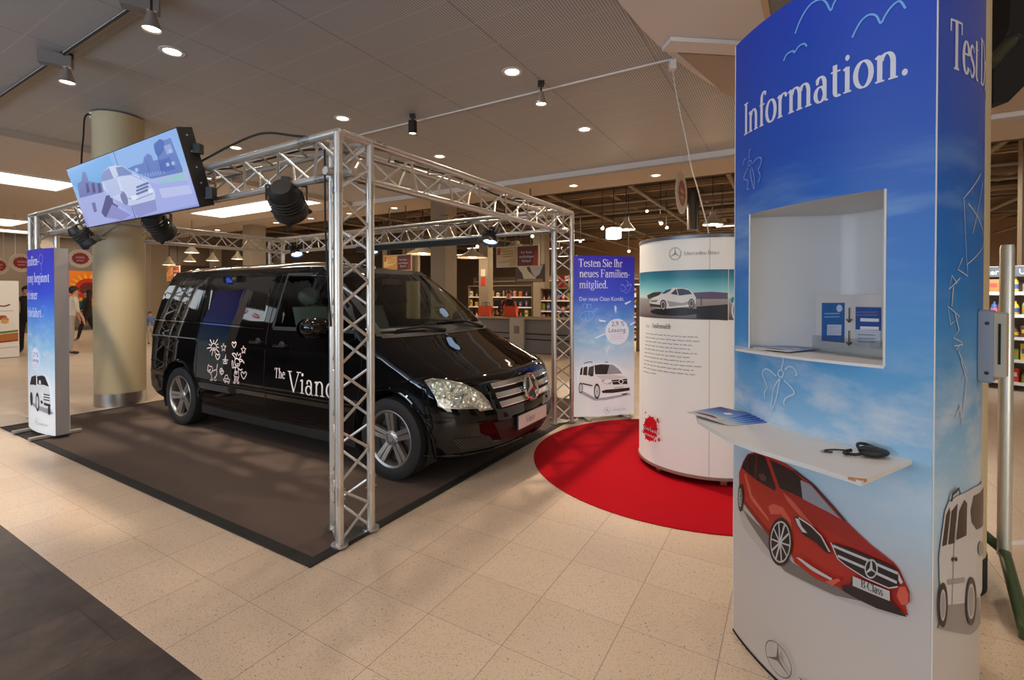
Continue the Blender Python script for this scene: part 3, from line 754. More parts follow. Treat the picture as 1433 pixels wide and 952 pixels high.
k.bar(R0 + TV * 1.25 - TU * .12 + Vector((0, 0, 2.195)), R0 + TV * 3.55 - TU * .12 + Vector((0, 0, 2.195)), .06, .075, M_BLK)
for t in (1.5, 2.4, 3.3): k.bar(R0 + TV * t - TU * .12 + Vector((0, 0, 2.20)), R0 + TV * t - TU * .12 + Vector((0, 0, 2.26)), .03, .05, M_BLK)
k.build('batten_body', bb)

# ------------------------------------------------------------------ video screen: two displays side by side
cT, cB = 1.60 * 1.03, 1.75 * 1.03
def scr(px, py, c):
    r = ray(px, py); Y = c / (r.x * TU.x + TU.y); return at(px, py, Y)
TRc, BRc, TLc, BLc = scr(246, 180, cT), scr(283.5, 289, cB), scr(92, 238, cT), scr(126, 319, cB)
O = BLc; dx = ((BRc - BLc) + (TRc - TLc)) / 2; dy = ((TLc - BLc) + (TRc - BRc)) / 2; dy = dy - dx * (dx.dot(dy) / dx.dot(dx))
SW, SH = dx.length, dy.length; nn = dx.cross(dy).normalized(); nn = nn if nn.y < 0 else -nn
O = (BLc + BRc + TLc + TRc) / 4 - dx / 2 - dy / 2
fs = Flat(O, dx, dy, nn)
vsn = thing('video_screen', 'wide tilted two panel video screen showing a white car, on the front truss beam', 'screen', O)
def loc_flat(base): return Flat(fs.O - base, fs.d, fs.up, fs.n)
fl = loc_flat(O)
def pbox(mb, u0, u1, v0, v1, o0, o1, mt):
    P = [fl.pt(u, v, o) for o in (o0, o1) for v in (v0, v1) for u in (u0, u1)]
    mb.add(P, [(0, 2, 3, 1), (4, 5, 7, 6), (0, 1, 5, 4), (2, 6, 7, 3), (0, 4, 6, 2), (1, 3, 7, 5)], mt)
def screen_mat():
    m = mat('screen_picture', (.02, .02, .02), .25); p = m.node_tree.nodes['Principled BSDF']
    v, s = coords(m)
    g = ramp(m, math_n(m, 'MULTIPLY_ADD', s[2], 1 / .55, .02), [(0, lin((150, 160, 225))), (.45, lin((180, 192, 238))), (.62, lin((150, 190, 240))), (1, lin((140, 180, 240)))])
    m.node_tree.links.new(g, p.inputs['Emission Color']); p.inputs['Emission Strength'].default_value = .95; return m
def sem(r, g, b): return mat('pixel_%02x%02x%02x' % (r, g, b), (.02, .02, .02), .25, emit=.95, emcol=lin((r, g, b)))
SMT = screen_mat()
half = SW / 2
def S(x, y): return (80 + x / 5.95, 170 + y / 5.95)      # readings of the screen picture on the photograph
pics = Print(fs); pics.off = .004
class Shift:
    def __init__(s, f): s.f = f
    def pt(s, u, v, o=0): return s.f.pt(u, v, o) - O
    def hit(s, px, py): return s.f.hit(px, py)
pics.s = Shift(fs)
for i in range(2):
    u0, u1 = i * half, (i + 1) * half
    k = MB(); pbox(k, u0 + .001, u1 - .001, 0, SH, -.09, 0, M_BLK); pn = k.build('display_panel', vsn)
    k = MB(); pbox(k, u0 + .006, u1 - .006, .006, SH - .006, 0, .002, SMT); k.build('screen_face', pn)
pics.poly([(100, 440), (440, 285), (490, 380), (400, 480), (380, 520), (200, 590), (150, 540)], sem(120, 178, 236), S)
pics.poly([(180, 520), (215, 500), (225, 420), (250, 425), (275, 500), (330, 510), (385, 520), (400, 590), (290, 620), (200, 640)], sem(120, 132, 190), S)
for x in (250, 300, 350): pics.poly([(x, 520), (x + 22, 512), (x + 34, 590), (x + 10, 600)], sem(92, 88, 140), S)
pics.poly([(200, 640), (400, 590), (560, 740), (640, 790), (280, 880)], sem(176, 184, 236), S)
pics.poly([(420, 620), (470, 610), (480, 680), (520, 700), (520, 740), (410, 800), (380, 760)], sem(96, 98, 150), S)
pics.poly([(300, 680), (330, 675), (345, 750), (320, 760)], sem(120, 126, 180), S)
pics.poly([(600, 395), (660, 370), (730, 350), (740, 300), (770, 270), (805, 290), (815, 330), (860, 320), (830, 250), (820, 190), (870, 150), (910, 160), (960, 140), (1060, 400), (1060, 425), (800, 480), (700, 440)], sem(106, 132, 200), S)
pics.poly([(820, 210), (870, 150), (910, 175), (900, 250), (860, 300), (835, 270)], sem(70, 108, 186), S)
pics.poly([(905, 210), (960, 190), (985, 260), (930, 280)], sem(150, 170, 225), S)
pics.poly([(860, 330), (950, 300), (1000, 400), (880, 430)], sem(84, 112, 188), S)
pics.poly([(860, 500), (1075, 425), (1090, 485), (870, 530)], sem(160, 205, 215), S)
pics.poly([(620, 480), (860, 520), (1100, 490), (1180, 690), (680, 800)], sem(172, 182, 240), S)
pics.poly([(385, 470), (400, 420), (450, 380), (500, 370), (560, 375), (620, 430), (700, 460), (770, 500), (810, 560), (835, 620), (825, 660), (700, 710), (620, 700), (560, 680), (480, 640), (400, 560)], sem(206, 216, 246), S)
pics.poly([(505, 385), (560, 378), (650, 440), (530, 460)], sem(128, 144, 200), S)
pics.poly([(385, 470), (402, 420), (450, 390), (500, 500), (390, 500)], sem(140, 154, 206), S)
for y in (0, 28, 56): pics.poly([(672, 545 + y), (770, 505 + y), (785, 520 + y), (680, 560 + y)], sem(110, 124, 180), S)
pics.ell(575, 640, 26, 62, sem(130, 136, 180), S, rot=-.35); pics.poly([(640, 700), (835, 650), (850, 740), (690, 800)], sem(150, 156, 214), S)
for x in range(0, 200, 22): pics.poly([(700 + x, 440 - x * .12), (708 + x, 438 - x * .12), (722 + x, 478 - x * .2), (714 + x, 480 - x * .2)], sem(150, 168, 222), S)
pics.line([(765, 325), (790, 430)], .010, sem(80, 104, 170), S); pics.line([(862, 300), (905, 440)], .012, sem(76, 104, 176), S); pics.line([(238, 425), (262, 520)], .008, sem(96, 104, 170), S)
for x, y in ((640, 420), (670, 395), (930, 350), (975, 340), (950, 240)): pics.poly([(x, y), (x + 22, y - 6), (x + 30, y + 22), (x + 8, y + 28)], sem(176, 196, 238), S)
pics.poly([(405, 500), (520, 470), (560, 600), (470, 640)], sem(190, 202, 240), S); pics.line([(520, 460), (640, 445), (760, 500)], .006, sem(150, 164, 216), S); pics.line([(600, 640), (690, 650), (820, 600)], .008, sem(150, 160, 214), S)
pics.poly([(640, 620), (680, 615), (684, 650), (645, 655)], sem(236, 240, 252), S); pics.poly([(780, 570), (815, 560), (822, 590), (790, 598)], sem(236, 240, 252), S)
pics.poly([(480, 690), (640, 780), (560, 820), (430, 800)], sem(150, 152, 210), S); pics.poly([(870, 560), (1120, 530), (1150, 600), (900, 640)], sem(196, 204, 246), S)
pics.build('screen_image', vsn)
k = MB(); pbox(k, .2, SW - .2, SH * .3, SH * .36, -.16, -.09, M_BLK); pbox(k, .2, SW - .2, SH * .6, SH * .66, -.16, -.09, M_BLK)
for u in (.35, 1.0, SW - .4): pbox(k, u - .02, u + .02, SH * .2, SH * .8, -.2, -.1, M_BLK)
k.build('mounting_rail', vsn)
k = MB(); pbox(k, SW, SW + .012, 0, SH, -.10, .004, M_BLK)
for i in range(5): k.sphere(fl.pt(SW + .014, SH * (.1 + .2 * i), -.05), .007, M_STEEL, 8, 5)
k.box(fl.pt(SW + .03, SH * .72, -.09), (.05, .05, .07), M_BLK); k.box(fl.pt(SW + .03, SH * .15, -.09), (.05, .06, .09), M_BLK); k.build('side_frame', vsn)

# ================================================================== THE VAN
AXR, AXF, WR = .925, 4.175, .330
fwd = Vector((.8647, -.5023, 0)).normalized(); lft = Vector((-fwd.y, fwd.x, 0))
A0 = Vector((-3.795, 5.434, 0)); VO = A0 - fwd * AXR + lft * .945
VRZ = atan2(fwd.y, fwd.x)
van = thing('van', 'long black passenger van with white drawings on its side, parked on the carpet mat', 'van', (VO.x, VO.y, .0125), VRZ)
PF = 2.3
VT = [  # z, front x, front corner depth, half width, rear x, rear corner depth
 (0.17, 4.8, 0.52, 0.85, 0.55, 0.22), (0.22, 4.9, 0.55, 0.9, 0.40, 0.22), (0.3, 4.945, 0.56, 0.925, 0.13, 0.22), (0.38, 4.96, 0.56, 0.938, 0.03, 0.22),
 (0.48, 4.965, 0.56, 0.945, 0.025, 0.22), (0.545, 4.955, 0.55, 0.947, 0.03, 0.22), (0.57, 4.945, 0.54, 0.957, 0.05, 0.21), (0.62, 4.925, 0.52, 0.958, 0.075, 0.2),
 (0.7, 4.9, 0.5, 0.955, 0.09, 0.18), (0.78, 4.855, 0.46, 0.95, 0.09, 0.18), (0.815, 4.815, 0.44, 0.948, 0.09, 0.18), (0.84, 4.74, 0.42, 0.947, 0.09, 0.18),
 (0.88, 4.645, 0.4, 0.945, 0.09, 0.18), (0.94, 4.5, 0.39, 0.943, 0.095, 0.18), (0.99, 4.385, 0.38, 0.945, 0.1, 0.18), (1.01, 4.34, 0.37, 0.94, 0.105, 0.18), (1.06, 4.225, 0.35, 0.932, 0.115, 0.17),
 (1.12, 4.1, 0.32, 0.922, 0.125, 0.16), (1.15, 4.05, 0.3, 0.917, 0.13, 0.16), (1.22, 3.965, 0.28, 0.905, 0.145, 0.16), (1.3, 3.865, 0.27, 0.89, 0.165, 0.16),
 (1.45, 3.67, 0.26, 0.862, 0.205, 0.16), (1.6, 3.46, 0.26, 0.83, 0.255, 0.17), (1.7, 3.31, 0.27, 0.803, 0.3, 0.18), (1.755, 3.22, 0.28, 0.782, 0.34, 0.19)]
def vt(z):
    z = min(max(z, VT[0][0]), VT[-1][0])
    for i in range(len(VT) - 1):
        if z <= VT[i + 1][0]: break
    a, b = VT[i], VT[i + 1]; t = (z - a[0]) / (b[0] - a[0]); return [p + (q - p) * t for p, q in zip(a[1:], b[1:])]
def v_bar(x): return 1 - .016 * ((x - 2.4) / 2.4) ** 2
def v_side(x, z):
    xf, cf, w, xr, cr = vt(z); w *= v_bar(x)
    if x > xf - cf: return w * max(0, 1 - min(1, (x - xf + cf) / cf) ** PF) ** (1 / PF)
    if x < xr + cr: return w * max(0, 1 - min(1, (xr + cr - x) / cr) ** PF) ** (1 / PF)
    return w
def v_front(ph, z):
    xf, cf, w, xr, cr = vt(z); c, s = cos(ph), sin(ph)
    y = -w * (1 if c > 0 else -1) * abs(c) ** (2 / PF); x = xf - cf + cf * abs(s) ** (2 / PF)
    return Vector((x, y * v_bar(x), z))
def v_frontx(y, z):
    xf, cf, w, xr, cr = vt(z); w *= .985; return xf - cf + cf * max(0, 1 - min(1, abs(y) / w) ** PF) ** (1 / PF)
class VanSide:
    """right-hand flank: u = distance along the van, v = height"""
    def pt(s, u, v, off=0.0): return Vector((u, -v_side(u, v) - off, v))
    def hit(s, px, py):
        r = ray(px, py); p0 = VO - lft * .955; t = p0.dot(lft) / Vector((r.x, r.y, 0)).dot(lft); p = Vector((0, 0, EYE)) + r * t
        return ((p - VO).dot(fwd), p.z - .009)
class VanFront:
    """nose: u = angle round the nose (0 right flank, pi/2 middle), v = height"""
    def pt(s, u, v, off=0.0):
        p = v_front(u, v)
        if off:
            e = .01; n = (v_front(u + e, v) - v_front(u - e, v)).cross(v_front(u, v + e) - v_front(u, v - e)).normalized(); p = p + n * off
        return p
    def hit(s, px, py):
        r = ray(px, py); o = Vector((0, 0, EYE)) - VO; o = Vector((o.dot(fwd), o.dot(lft), EYE - .009)); d = Vector((r.dot(fwd), r.dot(lft), r.z))
        def inside(t):
            p = o + d * t; xf, cf, w, xr, cr = vt(p.z); q = (p.x - xf + cf) / cf
            if p.z > 1.7: return False
            return (q < 0 and abs(p.y) < w) or (q >= 0 and q ** PF + abs(p.y / w) ** PF < 1)
        t = 2.0
        while t < 9 and not inside(t): t += .01
        lo, hi = t - .01, t
        for _ in range(20):
            mi = (lo + hi) / 2
            if inside(mi): hi = mi
            else: lo = mi
        p = o + d * hi; xf, cf, w, xr, cr = vt(p.z); s_ = max(0, (p.x - xf + cf) / cf)
        c = (abs(p.y) / w) ** (PF / 2); ph = atan2(max(s_, 1e-6) ** (PF / 2), c)
        return (ph if p.y < 0 else pi - ph, p.z)
VS_, VF = VanSide(), VanFront()
def zlevels(n_extra=1):
    out = []
    for a, b in zip(VT, VT[1:]):
        k = max(1, round((b[0] - a[0]) / .021)); out += [a[0] + (b[0] - a[0]) * i / k for i in range(k)]
    return out + [VT[-1][0]]
ZL = zlevels(); NR, NS, NF = 9, 170, 30
def half_ring(z, sgn):
    xf, cf, w, xr, cr = vt(z); P = []
    for i in range(NR):
        a = pi / 2 * (1 - i / NR); x = xr + cr - cr * sin(a) ** (2 / PF); P.append((x, w * cos(a) ** (2 / PF) if i else 0.0))
    for i in range(NS): P.append((xr + cr + (xf - cf - xr - cr) * i / NS, w))
    for i in range(NF + 1):
        a = pi / 2 * i / NF; P.append((xf - cf + cf * sin(a) ** (2 / PF), w * max(0, cos(a)) ** (2 / PF) if i < NF else 0.0))
    return [Vector((x, sgn * y * v_bar(x), z)) for x, y in P]
RAD_A = .395
DOORWIN = [(2.66, 1.175), (3.74, 1.185), (3.20, 1.655), (2.74, 1.665)]
def in_poly(x, y, poly):
    c = False
    for i in range(len(poly)):
        (x1, y1), (x2, y2) = poly[i], poly[i - 1]
        if (y1 > y) != (y2 > y) and x < (x2 - x1) * (y - y1) / (y2 - y1) + x1: c = not c
    return c
body = MB()
for sg in (-1, 1):
    G_ = [half_ring(z, sg) for z in ZL]
    for r_ in G_:                                    # pull the arch edge onto a circle
        for p in r_:
            for ax in (AXR, AXF):
                dx_, dz_ = p.x - ax, p.z - WR; d_ = sqrt(dx_ * dx_ + dz_ * dz_)
                if abs(p.y) > .72 and RAD_A - .022 < d_ < RAD_A + .012 and p.z > .17:
                    p.x = ax + dx_ / d_ * RAD_A; p.z = max(.171, WR + dz_ / d_ * RAD_A)
    def skip(i, j):
        c = (G_[i][j] + G_[i + 1][j] + G_[i + 1][j + 1] + G_[i][j + 1]) / 4
        for ax in (AXR, AXF):
            if (c.x - ax) ** 2 + (c.z - WR) ** 2 < (RAD_A - .003) ** 2 and abs(c.y) > .5: return True
        if in_poly(c.x, c.z, DOORWIN) and j > NR: return True
        if 1.16 < c.z < 1.735 and j > NR + NS and abs(c.y) < vt(c.z)[2] * .86: return True
        return False
    body.grid(G_, M_PAINT, True, False, skip)
# roof: grows out of the top ring
top = vt(1.755); NY, NX = 26, 40; RP = []
for i in range(NY + 1):
    yf = -1 + 2 * i / NY; row = []
    xf, cf, w, xr, cr = top; q = max(0, 1 - abs(yf) ** PF) ** (1 / PF); x0, x1 = xr + cr - cr * q, xf - cf + cf * q
    for j in range(NX + 1):
        x = x0 + (x1 - x0) * j / NX; g = min(1, (x1 - x) / .75); g = g * g * (3 - 2 * g) if g > 0 else 0; g2 = min(1, (x - x0) / .35); g2 = g2 * (2 - g2)
        row.append((x, yf * w * v_bar(x), 1.755 + .098 * (1 - abs(yf) ** 2.8) * g * g2))
    RP.append(row)
body.grid(RP, M_PAINT, True)
bo = body.build('body', van, sharp=28)
# underside, wheel wells
k = MB()
k.box((2.45, 0, .20), (4.3, 1.25, .05), M_BLKM); k.box((2.55, 0, .19), (2.45, 1.74, .04), M_BLKM)
for sg in (-1, 1):
    k.prism([(1.34, .19), (3.76, .19), (3.76, .30), (1.34, .30)], .88, .915, M_BLK, lambda x, y, z, s=sg: (x, s * z, y))
for ax in (AXR, AXF):
    for sg in (-1, 1):
        P = [[(ax + cos(a) * RAD_A, sg * y, max(.17, WR + sin(a) * RAD_A)) for y in (.60, .93)] for a in [RAD(-25 + 230 * i / 28) for i in range(29)]]
        k.grid(P, M_BLKM, True)
        k.prism([(ax + cos(a) * RAD_A, max(.17, WR + sin(a) * RAD_A)) for a in [RAD(-25 + 230 * i / 28) for i in range(29)]], .585, .60, M_BLKM, lambda x, y, z, s=sg: (x, s * z, y))
k.build('underbody', van)
# arch lips
for ax in (AXR, AXF):
    for sg in (-1, 1):
        k = MB(); pts = []
        for i in range(33):
            a = RAD(-22 + 224 * i / 32); x, z = ax + cos(a) * (RAD_A + .012), WR + sin(a) * (RAD_A + .012)
            if z > .185: pts.append((x, sg * (v_side(x, z) + .001), z))
        k.tube(pts, .014, M_PAINT, 8); k.build('wheel_arch', van)
# wheels
M_TYRE = mat('tyre_rubber', (.014, .013, .013), .7)
M_RIM = mat('alloy_rim', lin((176, 172, 165)), .28, .85)
def wheel(ax, sg):
    o = empty('wheel', (ax, sg * .945, WR)); o.parent = van
    o.rotation_euler = (pi / 2 if sg < 0 else -pi / 2, 0, 0)         # local z points out of the van
    t = MB(); t.lathe([(.205, -.235), (.29, -.24), (.322, -.225), (.330, -.19), (.330, -.045), (.322, -.012), (.305, -.002), (.262, .0), (.235, -.006), (.222, -.012), (.222, -.22), (.205, -.235)], M_TYRE, 56)
    for i in range(3): t.lathe([(.331, -.07 - i * .05), (.3315, -.073 - i * .05), (.331, -.076 - i * .05)], M_BLKM, 56)
    t.build('tyre', o)
    r = MB(); r.lathe([(.222, -.02), (.232, -.006), (.228, -.004), (.212, -.012), (.205, -.03), (.200, -.21)], M_RIM, 56)
    for i in range(5):
        a = 2 * pi * i / 5 + pi / 2 + (.06 if ax > 2 else .35)
        for s_ in (-1, 1):
            w0, w1 = .016, .030
            R1 = [(.05, s_ * .0025), (.05, s_ * .034), (.206, s_ * .046), (.210, s_ * .005)]
            f = lambda x, y, z, a=a: (x * cos(a) - y * sin(a), x * sin(a) + y * cos(a), z - .014 - .02 * max(0, (.2 - x)) / .15)
            r.prism(R1 if s_ > 0 else R1[::-1], -.035, .0, M_RIM, f)
    r.lathe([(.0001, -.022), (.03, -.022), (.055, -.026), (.068, -.036), (.070, -.07)], M_RIM, 28)
    for i in range(5):
        a = 2 * pi * i / 5 + pi / 2 + (.06 if ax > 2 else .35) + pi / 5; r.lathe([(.011, -.05), (.011, -.026), (.0001, -.024)], M_STEEL, 8, c=(cos(a) * .056, sin(a) * .056, 0))
    rm = r.build('rim', o)
    c = MB(); c.lathe([(.0001, -.0165), (.026, -.017), (.030, -.021), (.030, -.03)], M_GREY, 20); c.build('hub_cap', rm)
    b = MB(); b.lathe([(.0001, -.09), (.19, -.09), (.19, -.10), (.0001, -.10)], mat('brake_disc', (.10, .09, .085), .45, .7), 32); b.box((.11, .06, -.075), (.07, .10, .05), M_BLK); b.build('brake_disc', o)
for ax in (AXR, AXF):
    for sg in (-1, 1): wheel(ax, sg)
# windscreen and side glass
def frontpatch(z0, z1, f0, f1, off, mt, name, nz=14, ny=24):
    k = MB(); P = []
    for i in range(nz + 1):
        z = z0 + (z1 - z0) * i / nz; w = vt(z)[2]
        P.append([Vector((v_frontx(w * (f0 + (f1 - f0) * j / ny), z), w * (f0 + (f1 - f0) * j / ny), z)) + Vector((.77, 0, .64)) * off for j in range(ny + 1)])
    k.grid(P, mt, True); return k
frontpatch(1.145, 1.75, -.875, .875, .004, M_WSGLASS, 'w').build('windscreen', van, fix=False)
k = MB(); f4 = 16                                                # black ceramic border
for (z0, z1, f0, f1) in ((1.13, 1.19, -.88, .88), (1.70, 1.756, -.88, .88), (1.13, 1.756, -.90, -.835), (1.13, 1.756, .835, .90)):
    q = frontpatch(z0, z1, f0, f1, .0055, M_BLK, 's'); k.add(q.v, q.f, M_BLK, True)
k.build('windscreen_seal', van, fix=False)
M_PRIV = mat('side_glass', (.004, .004, .004), .03, coat=1.0)
def side_patch(poly, off, mt, name, sg=-1, parent=None, cut=.06):
    pr = Print(VS_, off, .0002, cut); pr.poly(poly, mt)
    if sg > 0: pr.mb.v = [(x, -y, z) for x, y, z in pr.mb.v]
    return pr.build(name, parent or van)
def rounded(poly, r=.04, n=4):
    out = []
    for i, p in enumerate(poly):
        a, b = Vector(poly[i - 1]), Vector(poly[(i + 1) % len(poly)]); p = Vector(p)
        da, db = (a - p), (b - p); ra, rb = min(r, da.length * .45), min(r, db.length * .45); s, e = p + da.normalized() * ra, p + db.normalized() * rb
        for j in range(n + 1):
            t = j / n; out.append(tuple(s * (1 - t) ** 2 + p * 2 * t * (1 - t) + e * t * t))
    return out
for sg in (-1, 1):
    side_patch(rounded([(.30, 1.205), (1.26, 1.195), (1.33, 1.655), (.50, 1.645), (.36, 1.50)], .07), .003, M_PRIV, 'rear_quarter_window', sg)
    side_patch(rounded([(1.33, 1.195), (2.47, 1.175), (2.55, 1.67), (1.40, 1.665)], .05), .003, M_PRIV, 'sliding_door_window', sg)
    o = side_patch(rounded([(2.63, 1.16), (3.80, 1.17), (3.22, 1.68), (2.71, 1.69)], .05), .003, M_WSGLASS, 'front_door_window', sg)
    fr_ = Print(VS_, .004, .0002, .06); fr_.line([(2.63, 1.17), (2.72, 1.685), (3.22, 1.675), (3.60, 1.37), (3.79, 1.175), (2.63, 1.165)], .035, M_BLK)
    if sg > 0: fr_.mb.v = [(x, -y, z) for x, y, z in fr_.mb.v]
    fr_.build('window_seal', o)
def side_strip(pts, w, mt, name, off=.004, sg=-1, parent=None):
    pr = Print(VS_, off, 0, 0); pr.line(smoothline(pts, 10), w, mt)
    if sg > 0: pr.mb.v = [(x, -y, z) for x, y, z in pr.mb.v]
    return pr.build(name, parent or van)
for sg in (-1, 1):
    side_strip([(.24, 1.185), (.8, 1.18), (1.6, 1.17), (2.5, 1.15)], .012, M_CHROME, 'belt_strip', .005, sg)
    side_strip([(.10, 1.00), (.5, 1.005), (1.28, 1.0)], .012, M_STEEL, 'sliding_rail', .004, sg)
    side_strip([(1.36, .555), (2.2, .555), (3.0, .555), (3.74, .555)], .010, mat('trim_bright', (.10, .10, .10), .3, .6), 'side_moulding', .003, sg)
M_GAP = mat('panel_gap', (.002, .002, .002), .9)
for pts in ([(1.30, .50), (1.31, 1.0), (1.37, 1.70)], [(2.55, .34), (2.55, 1.12), (2.64, 1.70)], [(3.80, .42), (3.86, .8), (3.86, 1.08)], [(1.30, .34), (2.0, .33), (3.7, .33)], [(.12, .70), (.55, .70)], [(4.30, .80), (4.42, .83), (4.5, .845)]):
    gp = Print(VS_, .0022, 0, .08); gp.line(smoothline(pts, 8), .007, M_GAP); gp.build('panel_gap', van)
# door handles
for x, z in ((2.80, 1.005), (2.42, 1.02)):
    k = MB(); y = -v_side(x, z)
    k.tube(smoothline([(x - .10, y - .002, z), (x - .07, y - .035, z), (x, y - .045, z + .002), (x + .07, y - .035, z + .004), (x + .10, y - .002, z + .004)], 5), .014, M_PAINT, 10)
    k.lathe([(.045, 0), (.04, .002), (.0001, .003)], M_BLK, 20, c=(x, y, z), M=Matrix.Rotation(pi / 2, 3, 'X')); k.build('door_handle', van)
# mirrors
for sg in (-1, 1):
    mx, mz = 3.42, 1.19; y = sg * .90
    k = MB(); P = []
    for i in range(13):
        t = i / 12; a = (1 - (2 * t - 1) ** 4); ht = .105 * (a ** .5) * (1 - .25 * t); dp = .085 * (a ** .5)
        P.append([(mx + .02 + cos(2 * pi * j / 18) * dp + .05 * (1 - t), y + sg * (.06 + .23 * t), mz + .02 * t + sin(2 * pi * j / 18) * ht) for j in range(18)])
    k.grid(P, M_PAINT, True, True); k.tube([(mx + .08, y - sg * .02, mz - .05), (mx + .06, y + sg * .08, mz - .04)], .035, M_BLK, 10)
    o = k.build('wing_mirror', van)
    k = MB(); k.lathe([(.0001, 0), (.085, 0)], M_CHROME, 24, c=(mx - .068, y + sg * .175, mz + .01), M=Matrix.Rotation(-pi / 2, 3, 'Y') @ Matrix.Scale(1.25, 3, Vector((0, 1, 0)))); k.build('mirror_glass', o)
# nose: readings of the photograph's close-up
def H(x, y): return (570 + x / 4.532, 470 + y / 4.532)
def refl():
    m = mat('headlight_reflector', (.92, .89, .84), .22, .6); v, s = coords(m)
    vo = node(m, 'ShaderNodeTexVoronoi'); vo.inputs['Scale'].default_value = 26; m.node_tree.links.new(v, vo.inputs['Vector'])
    b = node(m, 'ShaderNodeBump'); b.inputs['Strength'].default_value = .9; b.inputs['Distance'].default_value = .03
    m.node_tree.links.new(vo.outputs['Distance'], b.inputs['Height']); setin(m, 'Normal', b.outputs[0])
    p = m.node_tree.nodes['Principled BSDF']; return m
M_REFL = refl()
class Cut2(Print):
    def tri(s, tris, mt):
        out = []
        for t in tris:
            v0 = min(p[1] for p in t); v1 = max(p[1] for p in t); c = .03; parts = [list(t)]
            k0, k1 = math.floor(v0 / c), math.floor(v1 / c)
            if k1 > k0:
                parts = []
                for k_ in range(k0, k1 + 1):
                    q = [(b, a) for a, b in t]; q = clip(clip(q, k_ * c, 1), (k_ + 1) * c, -1)
                    if len(q) > 2: parts.append([(b, a) for a, b in q])
            for q in parts:
                for i in range(1, len(q) - 1): out.append((q[0], q[i], q[i + 1]))
        Print.tri(s, out, mt)
HLP = [(112, 300), (160, 288), (250, 298), (340, 315), (410, 345), (460, 375), (505, 425), (532, 470), (450, 482), (435, 465), (330, 468), (225, 462), (195, 440), (170, 390), (140, 340)]
HL = [VF.hit(*H(*p)) for p in HLP]
for sd in (0, 1):
    mir = (lambda P: [(pi - u, v) for u, v in P]) if sd else (lambda P: P)
    o = Cut2(VF, .003, .0002, .05); o.poly(mir(HL), M_REFL); ob = o.build('headlight', van)
    cen = (sum(p[0] for p in HL) / len(HL), sum(p[1] for p in HL) / len(HL))
    k = MB()
    for du, dv, r in ((-.10, -.01, .052), (.12, -.03, .05), (.0, .04, .035)):
        u = cen[0] + du; u = pi - u if sd else u; p = VF.pt(u, cen[1] + dv, -.0); n = (VF.pt(u, cen[1] + dv, .02) - p).normalized()
        x = n.orthogonal().normalized(); M = Matrix((x, n.cross(x), n)).transposed()
        k.lathe([(.0001, -.010), (r * .35, -.006), (r * .8, .004), (r, .009), (r * 1.06, .008)], M_CHROME, 22, c=p, M=M)
    k.build('lamp_bowl', ob)
    o = Cut2(VF, .012, .0002, .05); o.poly(mir(HL), M_GLASS); o.build('headlight_cover', ob)
    rim_ = Print(VF, .0125, 0, 0); rim_.line(mir(HL) + [mir(HL)[0]], [.012] * (len(HL) + 1), M_STEEL if False else mat('lamp_edge', lin((190, 188, 184)), .2, .6)); rim_.build('headlight_rim', ob)
# grille
def gp_(x, y): return VF.hit(*H(x, y))
GRL = [gp_(503, 330), gp_(520, 360), gp_(560, 440), gp_(600, 470)]
gzt = VF.hit(*H(840, 222)); star_u, star_z = VF.hit(*H(740, 330))
GZ = [gp_(512, 332)[1], gp_(575, 438)[1]]
gu0 = gp_(503, 330)[0]; gu1 = gp_(575, 465)[0]; gzT = gp_(503, 318)[1] + .012; gzB = gp_(600, 470)[1]
gr = Cut2(VF, .002, .0002, .05)
um = pi / 2
gr.poly([(gu0, gzT), (pi - gu0, gzT), (pi - gu0 - .02, gzT - .03), (pi - gu1, gzB), (gu1, gzB), (gu0 + .01, gzT - .03)], M_BLKM); go = gr.build('grille', van)
M_LOUV = mat('louvre_silver', lin((150, 146, 142)), .25, .85)
nl = 3
for i in range(nl):
    z = gzT - .034 - (gzT - gzB - .055) * i / (nl - 1) * .93; t = (gzT - z) / (gzT - gzB); ua = gu0 + (gu1 - gu0) * t + .015
    k = MB(); P = []
    for j in range(33):
        u = ua + (pi - 2 * ua) * j / 32
        P.append([VF.pt(u, z + .030, .010), VF.pt(u, z + .026, .026), VF.pt(u, z - .014, .030), VF.pt(u, z - .020, .024), VF.pt(u, z - .020, .006)])
    k.grid(P, M_LOUV, False); k.build('grille_louvre', go, fix=False)
    k = MB(); k.tube([VF.pt(ua + (pi - 2 * ua) * j / 32, z - .016, .031) for j in range(33)], .0055, M_CHROME, 8); k.build('chrome_strip', go)
# three-pointed star
sz = (gzT + gzB) / 2 + .0; sp = VF.pt(um, sz, .05); n = Vector((.97, 0, .24)).normalized(); x = Vector((0, 1, 0)); y = n.cross(x)
k = MB(); RS = .112
k.tube([sp + (x * cos(2 * pi * i / 48) + y * sin(2 * pi * i / 48)) * RS for i in range(48)], .013, M_CHROME, 10, closed=True)
for a in (90, 210, 330):
    d_ = x * cos(RAD(a)) + y * sin(RAD(a)); e_ = n.cross(d_)
    k.add([sp + e_ * .022, sp + d_ * RS, sp - e_ * .022, sp + n * .022, sp - d_ * .012], [(0, 1, 3), (1, 2, 3), (2, 4, 3), (4, 0, 3)], M_CHROME)
k.tube([sp - n * .05, sp - n * .005], .085, M_BLK, 24); k.build('star_emblem', van)
